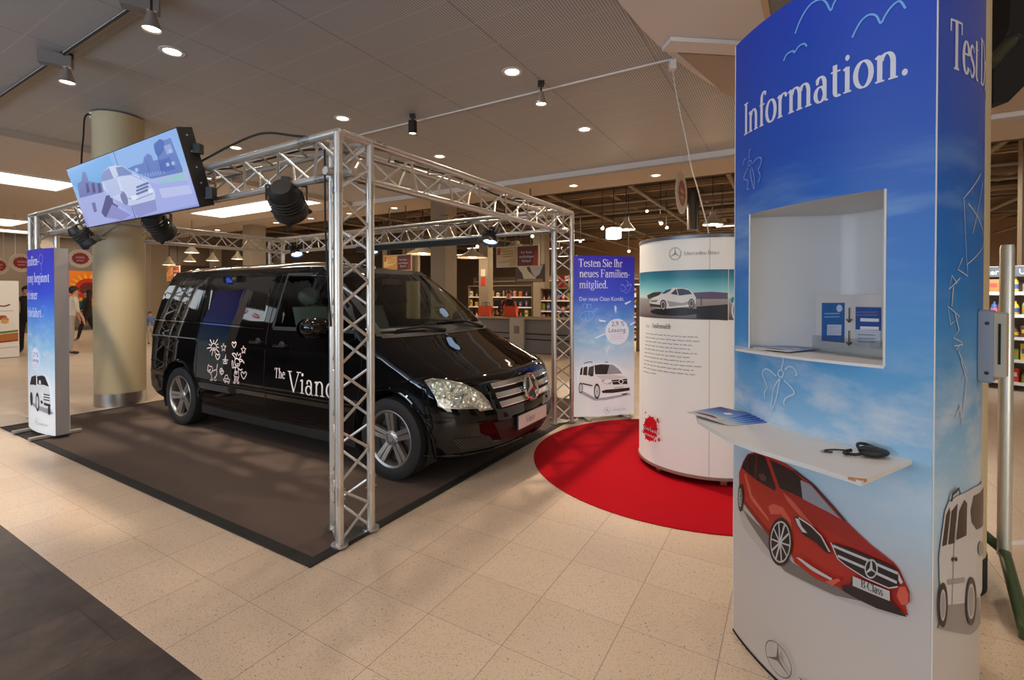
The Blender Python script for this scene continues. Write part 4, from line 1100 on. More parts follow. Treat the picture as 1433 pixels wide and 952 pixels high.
# number plate, bumper details
NPx = [VF.hit(*H(*p)) for p in ((728, 515), (828, 475), (832, 520), (730, 570))]
pz = .5 * (NPx[0][1] + NPx[3][1]); pz = sum(p[1] for p in NPx) / 4
PW = .52; pz0, pz1 = pz - .06, pz + .06
fx = v_frontx(0, pz) + .012
k = MB(); k.box((fx, 0, pz), (.012, PW + .03, .14), M_BLK, bev=.004); pl = k.build('number_plate', van)
k = MB(); k.box((fx + .008, 0, pz + .008), (.006, PW, .112), mat('plate_white', lin((214, 208, 204)), .4)); k.build('plate_face', pl)
tx = Print(Flat((fx + .0112, -PW / 2, pz - .048), (0, 1, 0), (0, 0, 1), (1, 0, 0)), .0005); tx.text('Viano', .12, .032, .055, M_BLK, .9); tx.build('plate_lettering', pl)
M_MESH = mat('grille_mesh', (.012, .012, .012), .5)
def mesh_mat():
    m = mat('fog_mesh', (.02, .02, .02), .9, spec=.05); v, s = coords(m)
    a = math_n(m, 'FRACT', math_n(m, 'MULTIPLY', math_n(m, 'ADD', s[1], s[2]), 55)); b = math_n(m, 'FRACT', math_n(m, 'MULTIPLY', math_n(m, 'SUBTRACT', s[1], s[2]), 55))
    setcol(m, mixc(m, math_n(m, 'MAXIMUM', math_n(m, 'LESS_THAN', a, .25), math_n(m, 'LESS_THAN', b, .25)), (.006, .006, .006), (.10, .088, .075))); return m
FG = [VF.hit(*H(*p)) for p in ((285, 665), (400, 652), (515, 640), (532, 660), (530, 700), (480, 715), (340, 735), (310, 715))]
for sd in (0, 1):
    o = Cut2(VF, .003, .0002, .05); o.poly([(pi - u, v) for u, v in FG] if sd else FG, mesh_mat()); o.build('fog_grille', van)
LI = [VF.hit(*H(*p)) for p in ((560, 565), (700, 535))]
o = Cut2(VF, .0025, .0002, .05); z0 = VF.hit(*H(590, 690))[1]; uA = VF.hit(*H(545, 560))[0]; uB = VF.hit(*H(590, 690))[0]; z1 = VF.hit(*H(545, 560))[1]
o.poly([(uA, z1), (pi - uA, z1), (pi - uB, z0), (uB, z0)], M_BLK); o.build('lower_intake', van)
k = MB(); zl_ = VF.hit(*H(400, 752))[1]
k.tube([VF.pt(.18 + (pi - .36) * i / 48, zl_, .004) for i in range(49)], .009, M_PAINT, 8); k.build('bumper_lip', van)
# cowl and wipers
k = MB(); P = []
for j in range(25):
    y = -.80 + 1.6 * j / 24; P.append([Vector((v_frontx(y, z), y, z)) + Vector((.4, 0, .9)) * .004 for z in (1.115, 1.128, 1.14, 1.15)])
k.grid(P, mat('cowl_plastic', (.03, .024, .022), .55), True); k.build('cowl', van, fix=False)
def wp(y, z, off=.03): return Vector((v_frontx(y, z), y, z)) + Vector((.77, 0, .64)) * off
for ya, za, yb, zb_ in ((-.10, 1.14, -.66, 1.16), (.62, 1.13, .02, 1.21)):
    k = MB(); k.tube([wp(ya, za, .02), wp(ya * .5 + yb * .5, za * .5 + zb_ * .5 + .02, .04), wp(yb, zb_, .03)], [.016, .012, .008], M_BLK, 8)
    k.tube([wp(yb + .36 * (1 if yb < ya else 1) * .9, zb_ - .005, .012), wp(yb, zb_, .014), wp(yb - .12, zb_ + .0, .012)], .008, M_RUB, 6); k.build('wiper', van)
# tail lights and rear window
M_RED_L = mat('tail_red', lin((150, 20, 16)), .12, coat=1)
for sg in (-1, 1):
    k = MB(); P = []
    for i in range(9):
        z = .98 + .52 * i / 8; xf, cf, w, xr, cr = vt(z)
        P.append([Vector((xr + cr - cr * sin(a) ** (2 / PF), sg * w * v_bar(.1) * cos(a) ** (2 / PF), z)) * 1 + Vector((-.004 * sin(a), sg * .006 * cos(a), 0)) for a in [RAD(6 + 40 * j / 6) for j in range(7)]])
    k.grid(P, M_RED_L, True); k.build('tail_light', van, fix=False)
k = MB(); P = []
for i in range(9):
    z = 1.15 + .48 * i / 8; xf, cf, w, xr, cr = vt(z)
    P.append([(xr + cr - cr * max(0, 1 - (abs(y) / .98) ** PF) ** (1 / PF) - .004, y * w, z) for y in [-.78 + 1.56 * j / 14 for j in range(15)]])
k.grid(P, M_PRIV, True); k.build('rear_window', van, fix=False)
# interior
M_INT = mat('interior_grey', lin((62, 60, 56)), .8); M_SEAT = mat('seat_leather', lin((120, 118, 106)), .6); M_TRIM = mat('headliner', lin((120, 118, 108)), .9)
k = MB(); k.box((2.4, 0, .42), (3.6, 1.6, .04), M_INT); k.build('cabin_floor', van)
k = MB(); k.box((1.7, 0, 1.73), (2.9, 1.30, .02), M_TRIM); k.build('headliner', van)
k = MB(); P = []
for j in range(21):
    y = -.80 + 1.6 * j / 20; xe = v_frontx(y, 1.14) - .03
    P.append([(xe, y, 1.10), (xe - .12, y, 1.125), (xe - .40, y, 1.10 + .03 * math.exp(-((y - .42) / .2) ** 2)), (xe - .52, y, 1.04), (xe - .54, y, .80), (xe - .42, y, .5)])
k.grid(P, M_INT, True); k.box((3.42, 0, .98), (.16, .26, .34), M_INT, bev=.02); k.build('dashboard', van)
k = MB(); c0 = Vector((3.36, .42, 1.02)); n = Vector((-.80, 0, .60)); yv = Vector((0, 1, 0)); xv = n.cross(yv)
k.tube([c0 + (yv * cos(2 * pi * i / 36) + xv * sin(2 * pi * i / 36)) * .19 for i in range(36)], .016, M_BLK, 8, closed=True)
for a in (0, 180, 250, 290): k.tube([c0 - n * .02, c0 + (yv * cos(RAD(a)) + xv * sin(RAD(a))) * .18], .013, M_BLK, 6)
k.lathe([(.0001, .02), (.05, .01), (.06, -.02)], M_BLK, 18, c=c0, M=Matrix((yv, xv, n)).transposed()); k.tube([c0, c0 - n * .3], .03, M_BLK); k.build('steering_wheel', van)
def seat(x, y, s=1.0):
    o = empty('seat', (x, y, .44)); o.parent = van
    k = MB(); k.box((0, 0, .22), (.50, .50, .16), M_SEAT, bev=.05); k.box((0, 0, .07), (.40, .40, .16), M_INT); k.build('cushion', o)
    k = MB(); P = [[(-.24 - .24 * t + .06 * cos(a) * (1.1 - .3 * t), .24 * (1 - .12 * t) * sin(a), .26 + .66 * t) for a in [2 * pi * i / 20 for i in range(20)]] for t in (0, .15, .4, .7, .93, 1)]
    k.grid(P, M_SEAT, True, True); k.add(P[-1], [tuple(range(20))], M_SEAT); k.build('backrest', o)
    k = MB(); k.sphere((-.50, 0, 1.03), .13, M_SEAT, 14, 8, (.45, 1, .75)); k.tube([(-.48, -.05, .9), (-.50, -.05, 1.0)], .008, M_STEEL, 6); k.tube([(-.48, .05, .9), (-.50, .05, 1.0)], .008, M_STEEL, 6); k.build('headrest', o)
for x, y in ((3.0, .42), (3.0, -.42), (1.95, .45), (1.95, -.45), (1.0, .4), (1.0, -.4)): seat(x, y)
k = MB(); k.box((3.28, 0, 1.62), (.03, .22, .07), M_BLK, bev=.01); k.tube([(3.28, 0, 1.64), (3.22, 0, 1.72)], .012, M_BLK, 6); k.build('rear_view_mirror', van)
k = MB(); q = [(3.72, .30, 1.131), (3.80, .05, 1.133), (3.92, .12, 1.134), (3.85, .36, 1.132)]
k.prism([(x, y) for x, y, z in q], 1.132, 1.136, mat('paper_blue', lin((150, 170, 220)), .6)); pa = k.build('papers'); pa.location = van.location; pa.rotation_euler = van.rotation_euler
tag(pa, 'pale blue sheet of paper lying on the dashboard behind the windscreen', 'paper')
# white drawings and lettering on the flank
M_DRAW = ink(232, 214, 210)
dr = Print(VS_, .003, .0, 0)
def D(x, y): return (270 + x / 6.8, 460 + y / 6.8)
lw = .0115
def dl(pts, closed=False, k=5, w=lw, smooth=True):
    P = [VS_.hit(*D(*p)) for p in pts]
    if smooth: P = smoothline(P, k, closed)
    elif closed: P = P + [P[0]]
    dr.line(P, w, M_DRAW)
def fin(name):
    global dr
    dr.build(name, van)['label'] = 'white line drawing'; dr = Print(VS_, .003, .0, 0)
for cx_, cy_, rr_, R2 in ((186, 178, 26, 60),):
    dl([(cx_ + rr_ * cos(a), cy_ + rr_ * sin(a) * 1.25) for a in [2 * pi * i / 10 for i in range(10)]], True, 3)
    for i in range(11):
        a = 2 * pi * i / 11 + .1; dl([(cx_ + 32 * cos(a), cy_ + 40 * sin(a)), (cx_ + R2 * (.8 + .3 * (i % 2)) * cos(a), cy_ + 80 * (.8 + .25 * (i % 2)) * sin(a))], False, 1, lw, False)
    dl([(174, 186), (186, 196), (198, 184)], False, 3); fin('sun_drawing')
def dstar(cx_, cy_, r): dl([(cx_ + (r if i % 2 == 0 else r * .45) * cos(-pi / 2 + pi * i / 5), cy_ + 1.6 * (r if i % 2 == 0 else r * .45) * sin(-pi / 2 + pi * i / 5)) for i in range(10)], True, 1, lw, False)
def heart(cx_, cy_, r, v=1.4): dl([(cx_, cy_ - r * .4 * v), (cx_ + r * .5, cy_ - r * .9 * v), (cx_ + r, cy_ - r * .3 * v), (cx_, cy_ + r * v), (cx_ - r, cy_ - r * .4 * v), (cx_ - r * .5, cy_ - r * .9 * v)], True, 3)
dstar(280, 185, 25); fin('star_drawing'); dstar(470, 208, 25); fin('star_drawing')
for hx, hy, hr in ((380, 158, 20), (226, 272, 21), (482, 448, 26)): heart(hx, hy, hr); fin('heart_drawing')
dl([(276, 300), (284, 338), (318, 338), (326, 304)], True, 1, lw, False); dl([(303, 300), (303, 248), (296, 296)], False, 1, lw, False); dl([(288, 316), (314, 320)], False, 1, lw * 1.4, False); fin('boat_drawing')
dl([(254, 400), (266, 380), (280, 398), (290, 418), (272, 442), (256, 422)], True, 3); dl([(258, 412), (284, 406)], False, 1); dl([(268, 385), (270, 440)], False, 1); fin('flower_drawing')
dl([(288, 490), (300, 478), (308, 450), (326, 446), (334, 478), (352, 492), (346, 510), (294, 502)], True, 1, lw, False); dl([(305, 480), (332, 484)], False, 1); heart(306, 508, 9); heart(336, 516, 9); fin('car_drawing')
dl([(138, 395), (142, 345), (156, 368), (172, 362), (184, 388), (178, 420), (150, 418)], True, 2); dl([(150, 395), (164, 400), (160, 388)], False, 2); dl([(134, 402), (158, 410)], False, 1)
dl([(178, 412), (205, 400), (222, 390), (228, 340)], False, 4); dl([(222, 392), (226, 440), (210, 470)], False, 4); dl([(158, 420), (178, 455), (168, 490)], False, 4); dl([(168, 490), (178, 470), (188, 494), (160, 492)], True, 2); dl([(200, 494), (206, 466), (222, 496)], True, 2); fin('cat_drawing')
# girl with crown
dl([(392, 300), (412, 290), (436, 312), (438, 350), (420, 362), (396, 345)], True, 3); dl([(400, 285), (412, 232), (424, 262), (440, 240), (446, 270), (430, 300)], True, 1, lw, False)
dl([(396, 290), (376, 262), (362, 246), (384, 240), (404, 262)], False, 3); dl([(436, 300), (456, 300), (478, 330)], False, 3); dl([(442, 320), (466, 316), (480, 336)], False, 3); dl([(410, 335), (420, 345), (430, 334)], False, 2)
dl([(404, 365), (372, 380), (364, 312), (374, 320), (382, 372)], False, 2); dl([(424, 380), (450, 400), (466, 388)], False, 3); dl([(402, 372), (390, 455), (436, 468), (426, 378)], True, 1, lw, False); heart(410, 425, 10)
dl([(398, 458), (394, 510), (382, 516), (396, 526), (404, 514), (408, 462)], False, 2); dl([(420, 466), (418, 514), (432, 528), (438, 514), (428, 506), (432, 468)], False, 2)
fin('girl_drawing')
le = Print(VS_, .003, .0, .05)
# "The Viano" : size and baseline read from the photograph
uT, vT = VS_.hit(*D(778, 472)); uE, vE = VS_.hit(*D(880, 492)); uV0, vV0 = VS_.hit(*D(945, 610)); uL, vL = VS_.hit(*D(900, 405)); ux, vx = VS_.hit(*D(1345, 706)); uL2 = uL
capV = VS_.hit(*D(900, 405))[1] - vV0
capT = VS_.hit(*D(778, 378))[1] - vT
M_LET = ink(236, 226, 222)
x_end = le.text('The', uT - .01, vT, capT, M_LET, (uE - uT) / (1.5 * capT / .66))
le.text('Viano', uL, vV0, capV, M_LET, (ux - uL) / (2.16 * capV / .66))
le.build('lettering', van)

# ================================================================== PRINT HELPERS
def text_width(t): return sum(.2 if c == ' ' else glyph(c)[0] for c in t)
def fit(pr, t, x0, y0, x1, cap, mt, sans=False, y1=None):
    """lettering between two points read on the photograph: baseline start (x0, y0), end x1, cap height in pixels at the start"""
    u0, v0 = pr.s.hit(x0, y0); u1, v1 = pr.s.hit(x1, y0 if y1 is None else y1); size = pr.s.hit(x0, y0 - cap)[1] - v0
    if sans: return pr.sans(t, u0, v0, size, mt, (u1 - u0) / (sans_mesh(t)[2] * size))
    return pr.text(t, u0, v0, size, mt, (u1 - u0) / (text_width(t) * size / .66))
W1 = ink(228, 226, 236); W1K = W1; W2 = ink(210, 222, 240); PALE = ink(176, 206, 236)
class Rel:
    """a panel measured in world space, built round a local base point"""
    def __init__(s, surf, base): s.s = surf; s.b = Vector(base); s.hit = surf.hit
    def pt(s, u, v, o=0): return s.s.pt(u, v, o) - s.b

# ================================================================== INFORMATION KIOSK
KP0, KP1, KP2 = Vector((.987, 2.117)), Vector((1.264, 1.426)), Vector((1.851, 2.013))
KF, KR = Arc(KP0, KP1, .072), Arc(KP1, KP2, .10); KH = 2.595
base = Vector((1.36, 1.86, 0))
kio = thing('information_kiosk', 'tall blue and white information kiosk with printed red car, at right on the tiles', 'kiosk', base)
KF_, KR_ = Rel(KF, base), Rel(KR, base)
SKYK = [(0, (196, 186, 178)), (.58, (198, 191, 186)), (.84, (176, 206, 226)), (1.0, (150, 194, 226)), (1.25, (84, 158, 212)), (1.6, (44, 122, 204)), (2.05, (36, 86, 190)), (2.595, (34, 66, 190))]
M_KSKY = sky_print('kiosk_sky_print', SKYK, .95, .42, 1.7, 1.04, .34, 1.3, 1.75)
uNL, uNR = KF.hit(1049, 400)[0], KF.hit(1238, 400)[0]; zN0, zN1 = 1.272, 1.836
def panel(surf, u0, u1, z0, z1, hole=None, off=0.0, mt=M_KSKY, du=.025):
    us = [u0 + (u1 - u0) * i / max(1, round((u1 - u0) / du)) for i in range(max(1, round((u1 - u0) / du)) + 1)]; zs = [z0, z1]
    if hole: us = sorted(set(us + list(hole[:2]))); zs = [z0, hole[2], hole[3], z1]
    k = MB(); k.grid([[surf.pt(u, z, off) for u in us] for z in zs], mt, True,
                     skip=(lambda i, j: i == 1 and us[j] >= hole[0] - 1e-6 and us[j + 1] <= hole[1] + 1e-6) if hole else None)
    return k
k = panel(KF_, 0, KF.len, .0, KH, (uNL, uNR, zN0, zN1)); k.build('front_panel', kio, fix=False)
k = panel(KR_, 0, KR.len, .0, KH); k.build('side_panel', kio, fix=False)
k = MB(); b2 = lambda p: (p.x - base.x, p.y - base.y)
k.add([(*b2(KP2), 0), (*b2(KP0), 0), (*b2(KP0), KH), (*b2(KP2), KH)], [(0, 1, 2, 3)], M_WHITE)
outline = [KF.pt(KF.len * i / 16, 0) for i in range(16)] + [KR.pt(KR.len * i / 16, 0) for i in range(17)]
k.prism([(x * .985, y * .985) for x, y in [b2(p) for p in outline]], KH - .016, KH - .008, M_WHITE); k.build('back_panel', kio)
k = MB()
for p in (KP0, KP1, KP2): k.tube([(*b2(p), 0), (*b2(p), KH)], .0022, M_WHITE, 8)
k.build('edge_profile', kio)
k = MB(); k.grid([[KF_.pt(KF.len * i / 16, z, .002) for i in range(17)] for z in (0, .012)], M_BLKM, True); k.grid([[KR_.pt(KR.len * i / 16, z, .002) for i in range(17)] for z in (0, .012)], M_BLKM, True); k.build('shadow_strip', kio, fix=False)  # black strip draws the shadow line along the kiosk's foot
# niche
nl, nr = KF.pt(uNL, 0), KF.pt(uNR, 0)
NP = [nl] + [KF.pt(uNL + (uNR - uNL) * i / 8, 0) for i in range(1, 8)] + [nr, Vector((1.405, 1.70, 0)), Vector((1.445, 1.86, 0))] + [Vector((1.44 - .06 * i / 4, 1.93 + .085 * (i / 4) ** .7, 0)) for i in range(1, 5)] + [Vector((1.04, 2.088, 0)), Vector((1.005, 2.10, 0))]
k = MB(); P2 = [b2(p) for p in NP]
k.add([(x, y, zN0) for x, y in P2], [tuple(range(len(P2)))], M_WHITE); k.add([(x, y, zN1) for x, y in P2], [tuple(range(len(P2)))[::-1]], M_WHITE)
wl = P2[8:] + [P2[0]]; k.grid([[(x, y, z) for x, y in wl] for z in (zN0, zN1)], M_WHITE, True); k.build('niche', kio, fix=False)
k = MB()
k.tube([KF_.pt(uNR, zN0, .001), KF_.pt(uNR, zN1, .001)], .004, M_WHITE, 6); k.tube([KF_.pt(uNL, zN0, .001), KF_.pt(uNL, zN1, .001)], .003, M_WHITE, 6); k.build('niche_edge', kio)
k = MB(); sh = [KF.pt(uNL + (uNR - uNL) * i / 12, 0) for i in range(13)]; ou = [KF.pt(uNL - .02 + (uNR - uNL + .02) * i / 12, 0, .05 * (1 - i / 12)) for i in range(13)]
k.prism([b2(p) for p in ou] + [b2(p) for p in sh[::-1]], zN0 - .008, zN0 + .002, M_WHITE); k.build('niche_shelf', kio)
# counter
CTO = [(.752, 1.93), (.757, 1.80), (.770, 1.68), (.795, 1.60), (.824, 1.535), (.884, 1.425), (.952, 1.295)]
ct = smoothline(CTO, 5) + [KF.pt(KF.len - .05 - (KF.len - .05) * i / 16, 0)[:2] for i in range(17)] + [(.93, 2.14), (.80, 2.08)]
k = MB(); k.prism([(x - base.x, y - base.y) for x, y in ct], .978, .992, M_WHITE); co = k.build('counter', kio)
k = MB(); c0 = Vector((.952, 1.295)); k.prism([(c0.x - base.x - .016, c0.y - base.y + .03), (c0.x - base.x + .0, c0.y - base.y + .0005), (c0.x - base.x + .026, c0.y - base.y + .015), (c0.x - base.x + .004, c0.y - base.y + .020)], .985, .9928, mat('chipped_board', lin((196, 142, 98)), .9)); k.build('chipped_corner', co)
# front print
pr = Print(KF_, .0012, .00025, .03)
def K(x, y): return (1020 + x / 3.661, 620 + y / 3.661)
def K3(x, y): return (1073 + x / 3.967, y / 3.967)
def K8(x, y): return (1040 + x / 5.29, 400 + y / 5.29)
fit(pr, 'Information.', 1040, 191, 1272, 43, W1, y1=92)
BL = ink(120, 182, 240)
for pts in ([(150, 195), (170, 140), (200, 80), (240, 30), (290, 8), (320, 25), (345, 68), (362, 30), (380, 0)], [(465, 218), (485, 175), (515, 125), (555, 93), (595, 97), (622, 138), (645, 98), (680, 48), (725, 18), (757, 58)], [(88, 345), (105, 310), (138, 290), (147, 299), (172, 265), (200, 251), (216, 266)]):
    Q = smoothline([KF.hit(*K3(*p)) for p in pts], 5); pr.line(Q, .006, BL)
def fly(pts, f, w=.0045, mt=PALE): pr.line(smoothline([KF.hit(*f(*p)) for p in pts], 5), w, mt)
for pts in ([(265, 520), (290, 515), (302, 560), (290, 620), (305, 650), (290, 680), (265, 660), (272, 630), (290, 622)], [(250, 670), (200, 625), (165, 620), (150, 655), (175, 720), (185, 760), (165, 790), (170, 840)], [(275, 690), (235, 760), (220, 860), (215, 920), (250, 850), (280, 690)], [(310, 700), (370, 760), (385, 800), (330, 830), (310, 860), (315, 890)], [(315, 625), (345, 600), (380, 610), (405, 650), (395, 668)]):
    fly(pts, K8, .005, ink(200, 222, 236))
def K9(x, y): return (1030 + x / 9.52, 190 + y / 9.52)
for pts in ([(200, 185), (178, 210), (175, 310)], [(95, 395), (110, 330), (140, 312)], [(165, 360), (185, 335), (205, 345), (200, 385), (178, 410), (165, 380)], [(165, 440), (130, 500), (108, 575), (160, 600), (165, 640), (155, 710), (182, 715)], [(195, 450), (205, 560), (245, 715), (250, 620), (235, 500), (212, 430)], [(225, 380), (260, 330), (310, 295), (345, 325), (325, 410), (300, 460), (325, 530), (320, 580), (298, 625)]):
    fly(pts, K9, .0045, ink(130, 160, 226))
CR, CRL, CRD, CW, CG = ink(176, 44, 32, .35), ink(206, 92, 72, .35), ink(132, 26, 20, .35), ink(44, 30, 30, .3), ink(196, 192, 188, .35)
SHD = ink(186, 176, 168)
pr.poly([(60, 340), (90, 300), (225, 480), (600, 720), (930, 880), (880, 900), (560, 800), (330, 690), (180, 560), (80, 430)], SHD, K)
pr.poly([(80, 340), (225, 480), (340, 620), (520, 720), (700, 820), (560, 790), (300, 665), (220, 560), (110, 400)], ink(120, 108, 102), K)
pr.poly([(62, 160), (72, 130), (82, 100), (105, 60), (150, 47), (190, 58), (212, 72), (300, 108), (345, 138), (455, 225), (540, 320), (612, 405), (680, 470), (745, 530), (810, 580), (860, 620), (888, 655), (925, 735), (940, 770), (942, 822), (920, 838), (935, 892), (905, 890), (850, 872), (780, 855), (680, 812), (560, 742), (460, 705), (390, 650), (350, 620), (325, 560), (230, 500), (215, 480), (150, 395), (90, 318), (75, 300), (64, 240)], CR, K)
pr.poly([(88, 160), (100, 165), (130, 270), (215, 390), (218, 408), (120, 285)], CRL, K)
pr.poly([(215, 330), (240, 315), (290, 335), (330, 400), (345, 520), (320, 430), (280, 370), (225, 370)], CRL, K)
pr.poly([(90, 318), (100, 305), (220, 450), (222, 484)], CRD, K)
pr.poly([(290, 245), (400, 300), (520, 360), (610, 410), (720, 520), (840, 610), (800, 600), (640, 520), (545, 470), (440, 420), (330, 300)], ink(160, 40, 30, .35), K)
pr.poly([(290, 255), (340, 300), (450, 430), (430, 440), (310, 300)], CRL, K)
pr.poly([(78, 128), (100, 78), (116, 62), (150, 58), (182, 66), (198, 78), (250, 225), (252, 250), (205, 225), (150, 190), (100, 150)], CW, K)
pr.line([KF.hit(*K(155, 60)), KF.hit(*K(148, 190))], .005, CRD); pr.line([KF.hit(*K(112, 64)), KF.hit(*K(108, 150))], .004, CRD)
pr.poly([(222, 88), (300, 125), (345, 150), (388, 190), (392, 290), (340, 262), (275, 236), (250, 168)], CW, K)
pr.poly([(380, 192), (430, 215), (470, 260), (590, 395), (525, 358), (392, 290)], ink(150, 150, 158, .3), K)
pr.line([KF.hit(*K(*p)) for p in ((345, 140), (440, 212), (540, 320), (612, 405))], .005, CW)
pr.poly([(165, 165), (190, 160), (210, 180), (205, 200), (180, 195)], ink(90, 60, 58), K)
pr.ell(75, 285, 15, 72, CW, K); pr.ell(73, 285, 9, 48, CG, K); pr.ell(73, 285, 7, 42, CW, K)
for a in range(0, 360, 45): pr.line([KF.hit(*K(73, 285)), KF.hit(*K(73 + 7 * cos(RAD(a)), 285 + 44 * sin(RAD(a))))], .003, CG)
pr.ell(283, 512, 60, 124, CW, K); pr.ell(284, 512, 52, 108, CG, K); pr.ell(284, 512, 47, 100, CW, K)
for a in range(0, 360, 36): pr.line([KF.hit(*K(284, 515)), KF.hit(*K(284 + 49 * cos(RAD(a + 10)), 513 + 102 * sin(RAD(a + 10))))], .006, CG)
pr.ell(284, 515, 9, 13, CG, K)
pr.poly([(352, 385), (370, 380), (410, 415), (460, 450), (500, 490), (530, 550), (545, 575), (515, 560), (470, 515), (400, 470), (372, 425)], CW, K)
pr.poly([(360, 388), (380, 392), (395, 430), (425, 465), (400, 460), (376, 425)], CG, K); pr.line([KF.hit(*K(*p)) for p in ((380, 385), (440, 425), (495, 480), (538, 560))], .006, CG)
pr.poly([(545, 512), (640, 540), (760, 590), (860, 630), (890, 665), (885, 735), (840, 742), (720, 690), (620, 630), (580, 590)], CW, K)
for a, b in (((555, 528), (885, 668)), ((580, 580), (880, 715))): pr.line([KF.hit(*K(*a)), KF.hit(*K((a[0] + b[0]) / 2, (a[1] + b[1]) / 2 - 2)), KF.hit(*K(*b))], .009, CG)
pr.line([KF.hit(*K(*p)) for p in ((545, 512), (580, 595), (625, 632), (720, 692), (840, 744), (886, 736))], .004, CG)
pr.ell(750, 645, 33, 50, CG, K); pr.ell(750, 645, 27, 42, CW, K)
for a in (90, 210, 330): pr.line([KF.hit(*K(750, 645)), KF.hit(*K(750 + 28 * cos(RAD(a)), 643 - 44 * sin(RAD(a))))], [.008, .003], CG)
pr.poly([(655, 690), (700, 705), (770, 760), (850, 808), (935, 892), (905, 885), (780, 848), (690, 805), (610, 760), (600, 730), (640, 735)], CW, K)
pr.poly([(658, 682), (845, 758), (847, 810), (658, 732)], ink(190, 186, 182), K)
uB, vB = KF.hit(*K(700, 738)); pr.text('B-Class', uB, vB, .026, M_BLK, (KF.hit(*K(812, 782))[0] - uB) / (text_width('B-Class') * .026 / .66), 0, 0)
pr.poly([(370, 588), (390, 592), (460, 640), (555, 696), (548, 706), (450, 655)], CG, K)
pr.poly([(520, 712), (585, 695), (600, 705), (556, 734)], CRL, K); pr.poly([(895, 735), (925, 732), (940, 770), (940, 825), (905, 828), (880, 780)], CRL, K); pr.poly([(888, 660), (912, 712), (900, 722), (889, 700)], CG, K)
su, sv = KF.hit(1097, 925); pr.star(su, sv, .058, ink(96, 92, 92), 1.0, .0035); pr.text('Mercedes-Benz', su + .085, sv - .055, .055, ink(96, 92, 92), .95)
pr.build('front_print', kio)
# side print
pr = Print(KR_, .0012, .00025, .03); KRh = KR.hit
u0, v0 = KRh(1327, 97); pr.text('Test Drive', u0 - .005, v0, .150, ink(226, 220, 226), (KRh(1366, 118)[0] - u0) / (text_width('Test') * .150 / .66))
def R8(x, y): return (1073 + x / 3.967, 240 + y / 3.967)
ZZ = ink(196, 200, 206)
for pts in ([(1180, 12), (1085, 150), (1106, 518), (1205, 380)], [(1110, 180), (1160, 250), (1195, 345)], [(1188, 60), (1160, 230), (1136, 345)], [(1106, 520), (1110, 582), (1055, 545), (1080, 480)], [(1068, 592), (1005, 655), (1022, 578), (1050, 622)], [(1030, 640), (1022, 750)], [(1000, 750), (1065, 805), (1016, 850), (1000, 750)], [(1040, 790), (1062, 880), (1032, 925), (1080, 948), (1048, 990)], [(1035, 970), (1085, 960), (1060, 1000), (1105, 1100), (1080, 1170), (1110, 1165), (1075, 1050)], [(1105, 1170), (1090, 1330)], [(1080, 1290), (1040, 1380), (1085, 1360), (1068, 1290), (1085, 1400)]):
    pr.line([KRh(*R8(*p)) for p in pts], .005, ZZ)
def R9(x, y): return (1073 + x / 3.78, 700 + y / 3.78)
CWH, CSH = ink(206, 200, 196), ink(160, 152, 148)
pr.poly([(915, 690), (940, 560), (1130, 520), (1140, 660), (1090, 720), (960, 700)], ink(150, 142, 136), R9)
pr.poly([(916, 300), (928, 200), (945, 60), (965, 10), (1010, -20), (1090, -60), (1150, -110), (1160, 480), (1125, 520), (1080, 545), (960, 560), (935, 520), (920, 430)], CWH, R9)
pr.poly([(930, 250), (950, 80), (968, 40), (972, 70), (955, 240)], CW, R9); pr.poly([(962, 240), (978, 60), (1010, 20), (1004, 120), (998, 230)], CW, R9); pr.poly([(1003, 215), (1018, 60), (1045, 0), (1060, 20), (1058, 190)], CW, R9)
pr.poly([(1078, 60), (1095, -20), (1150, -70), (1148, 130), (1110, 160), (1085, 120)], CW, R9); pr.line([KRh(*R9(*p)) for p in ((1000, 120), (992, 250), (985, 560))], .004, CSH)
pr.poly([(960, 425), (1048, 415), (1050, 440), (960, 452)], CSH, R9); pr.ell(985, 318, 7, 12, CW, R9); pr.ell(1002, 316, 7, 12, CW, R9); pr.ell(1132, 260, 14, 40, CSH, R9)
pr.ell(935, 560, 24, 120, CW, R9); pr.ell(933, 560, 15, 84, CG, R9); pr.ell(933, 560, 11, 70, CSH, R9); pr.ell(1082, 540, 28, 130, CW, R9); pr.ell(1080, 540, 19, 95, CG, R9); pr.ell(1080, 540, 14, 80, CSH, R9)
pr.line([KRh(*R9(*p)) for p in ((970, 8), (975, -30), (1008, -62), (1015, -30))], .01, CW)
pr.build('side_print', kio)
# dispenser box on the side
p = KR.pt(KRh(1371, 480)[0], 1.333, .0); nrm = (KR.pt(KRh(1371, 480)[0], 1.333, .1) - p).normalized(); rzb = atan2(nrm.y, nrm.x)
bx = thing('dispenser_box', 'small grey box with a side slot, screwed to the narrow right side of the kiosk', 'box', p, rzb)
k = MB(); k.box((.019, .0, 0), (.036, .06, .235), mat('box_grey', lin((150, 152, 160)), .5), bev=.006); k.build('box_body', bx)
k = MB(); k.box((.050, .0, .006), (.03, .05, .21), mat('box_cream', lin((190, 176, 150)), .5), bev=.005); k.box((.050, -.0255, .01), (.006, .003, .13), M_BLKM); k.build('slot_plate', bx)
k = MB()
for z in (-.085, .075): k.lathe([(.0001, .002), (.005, .0015), (.006, 0)], M_BLK, 10, c=(.022, -.0305, z), M=Matrix.Rotation(pi / 2, 3, 'X'))
k.build('screw', bx)

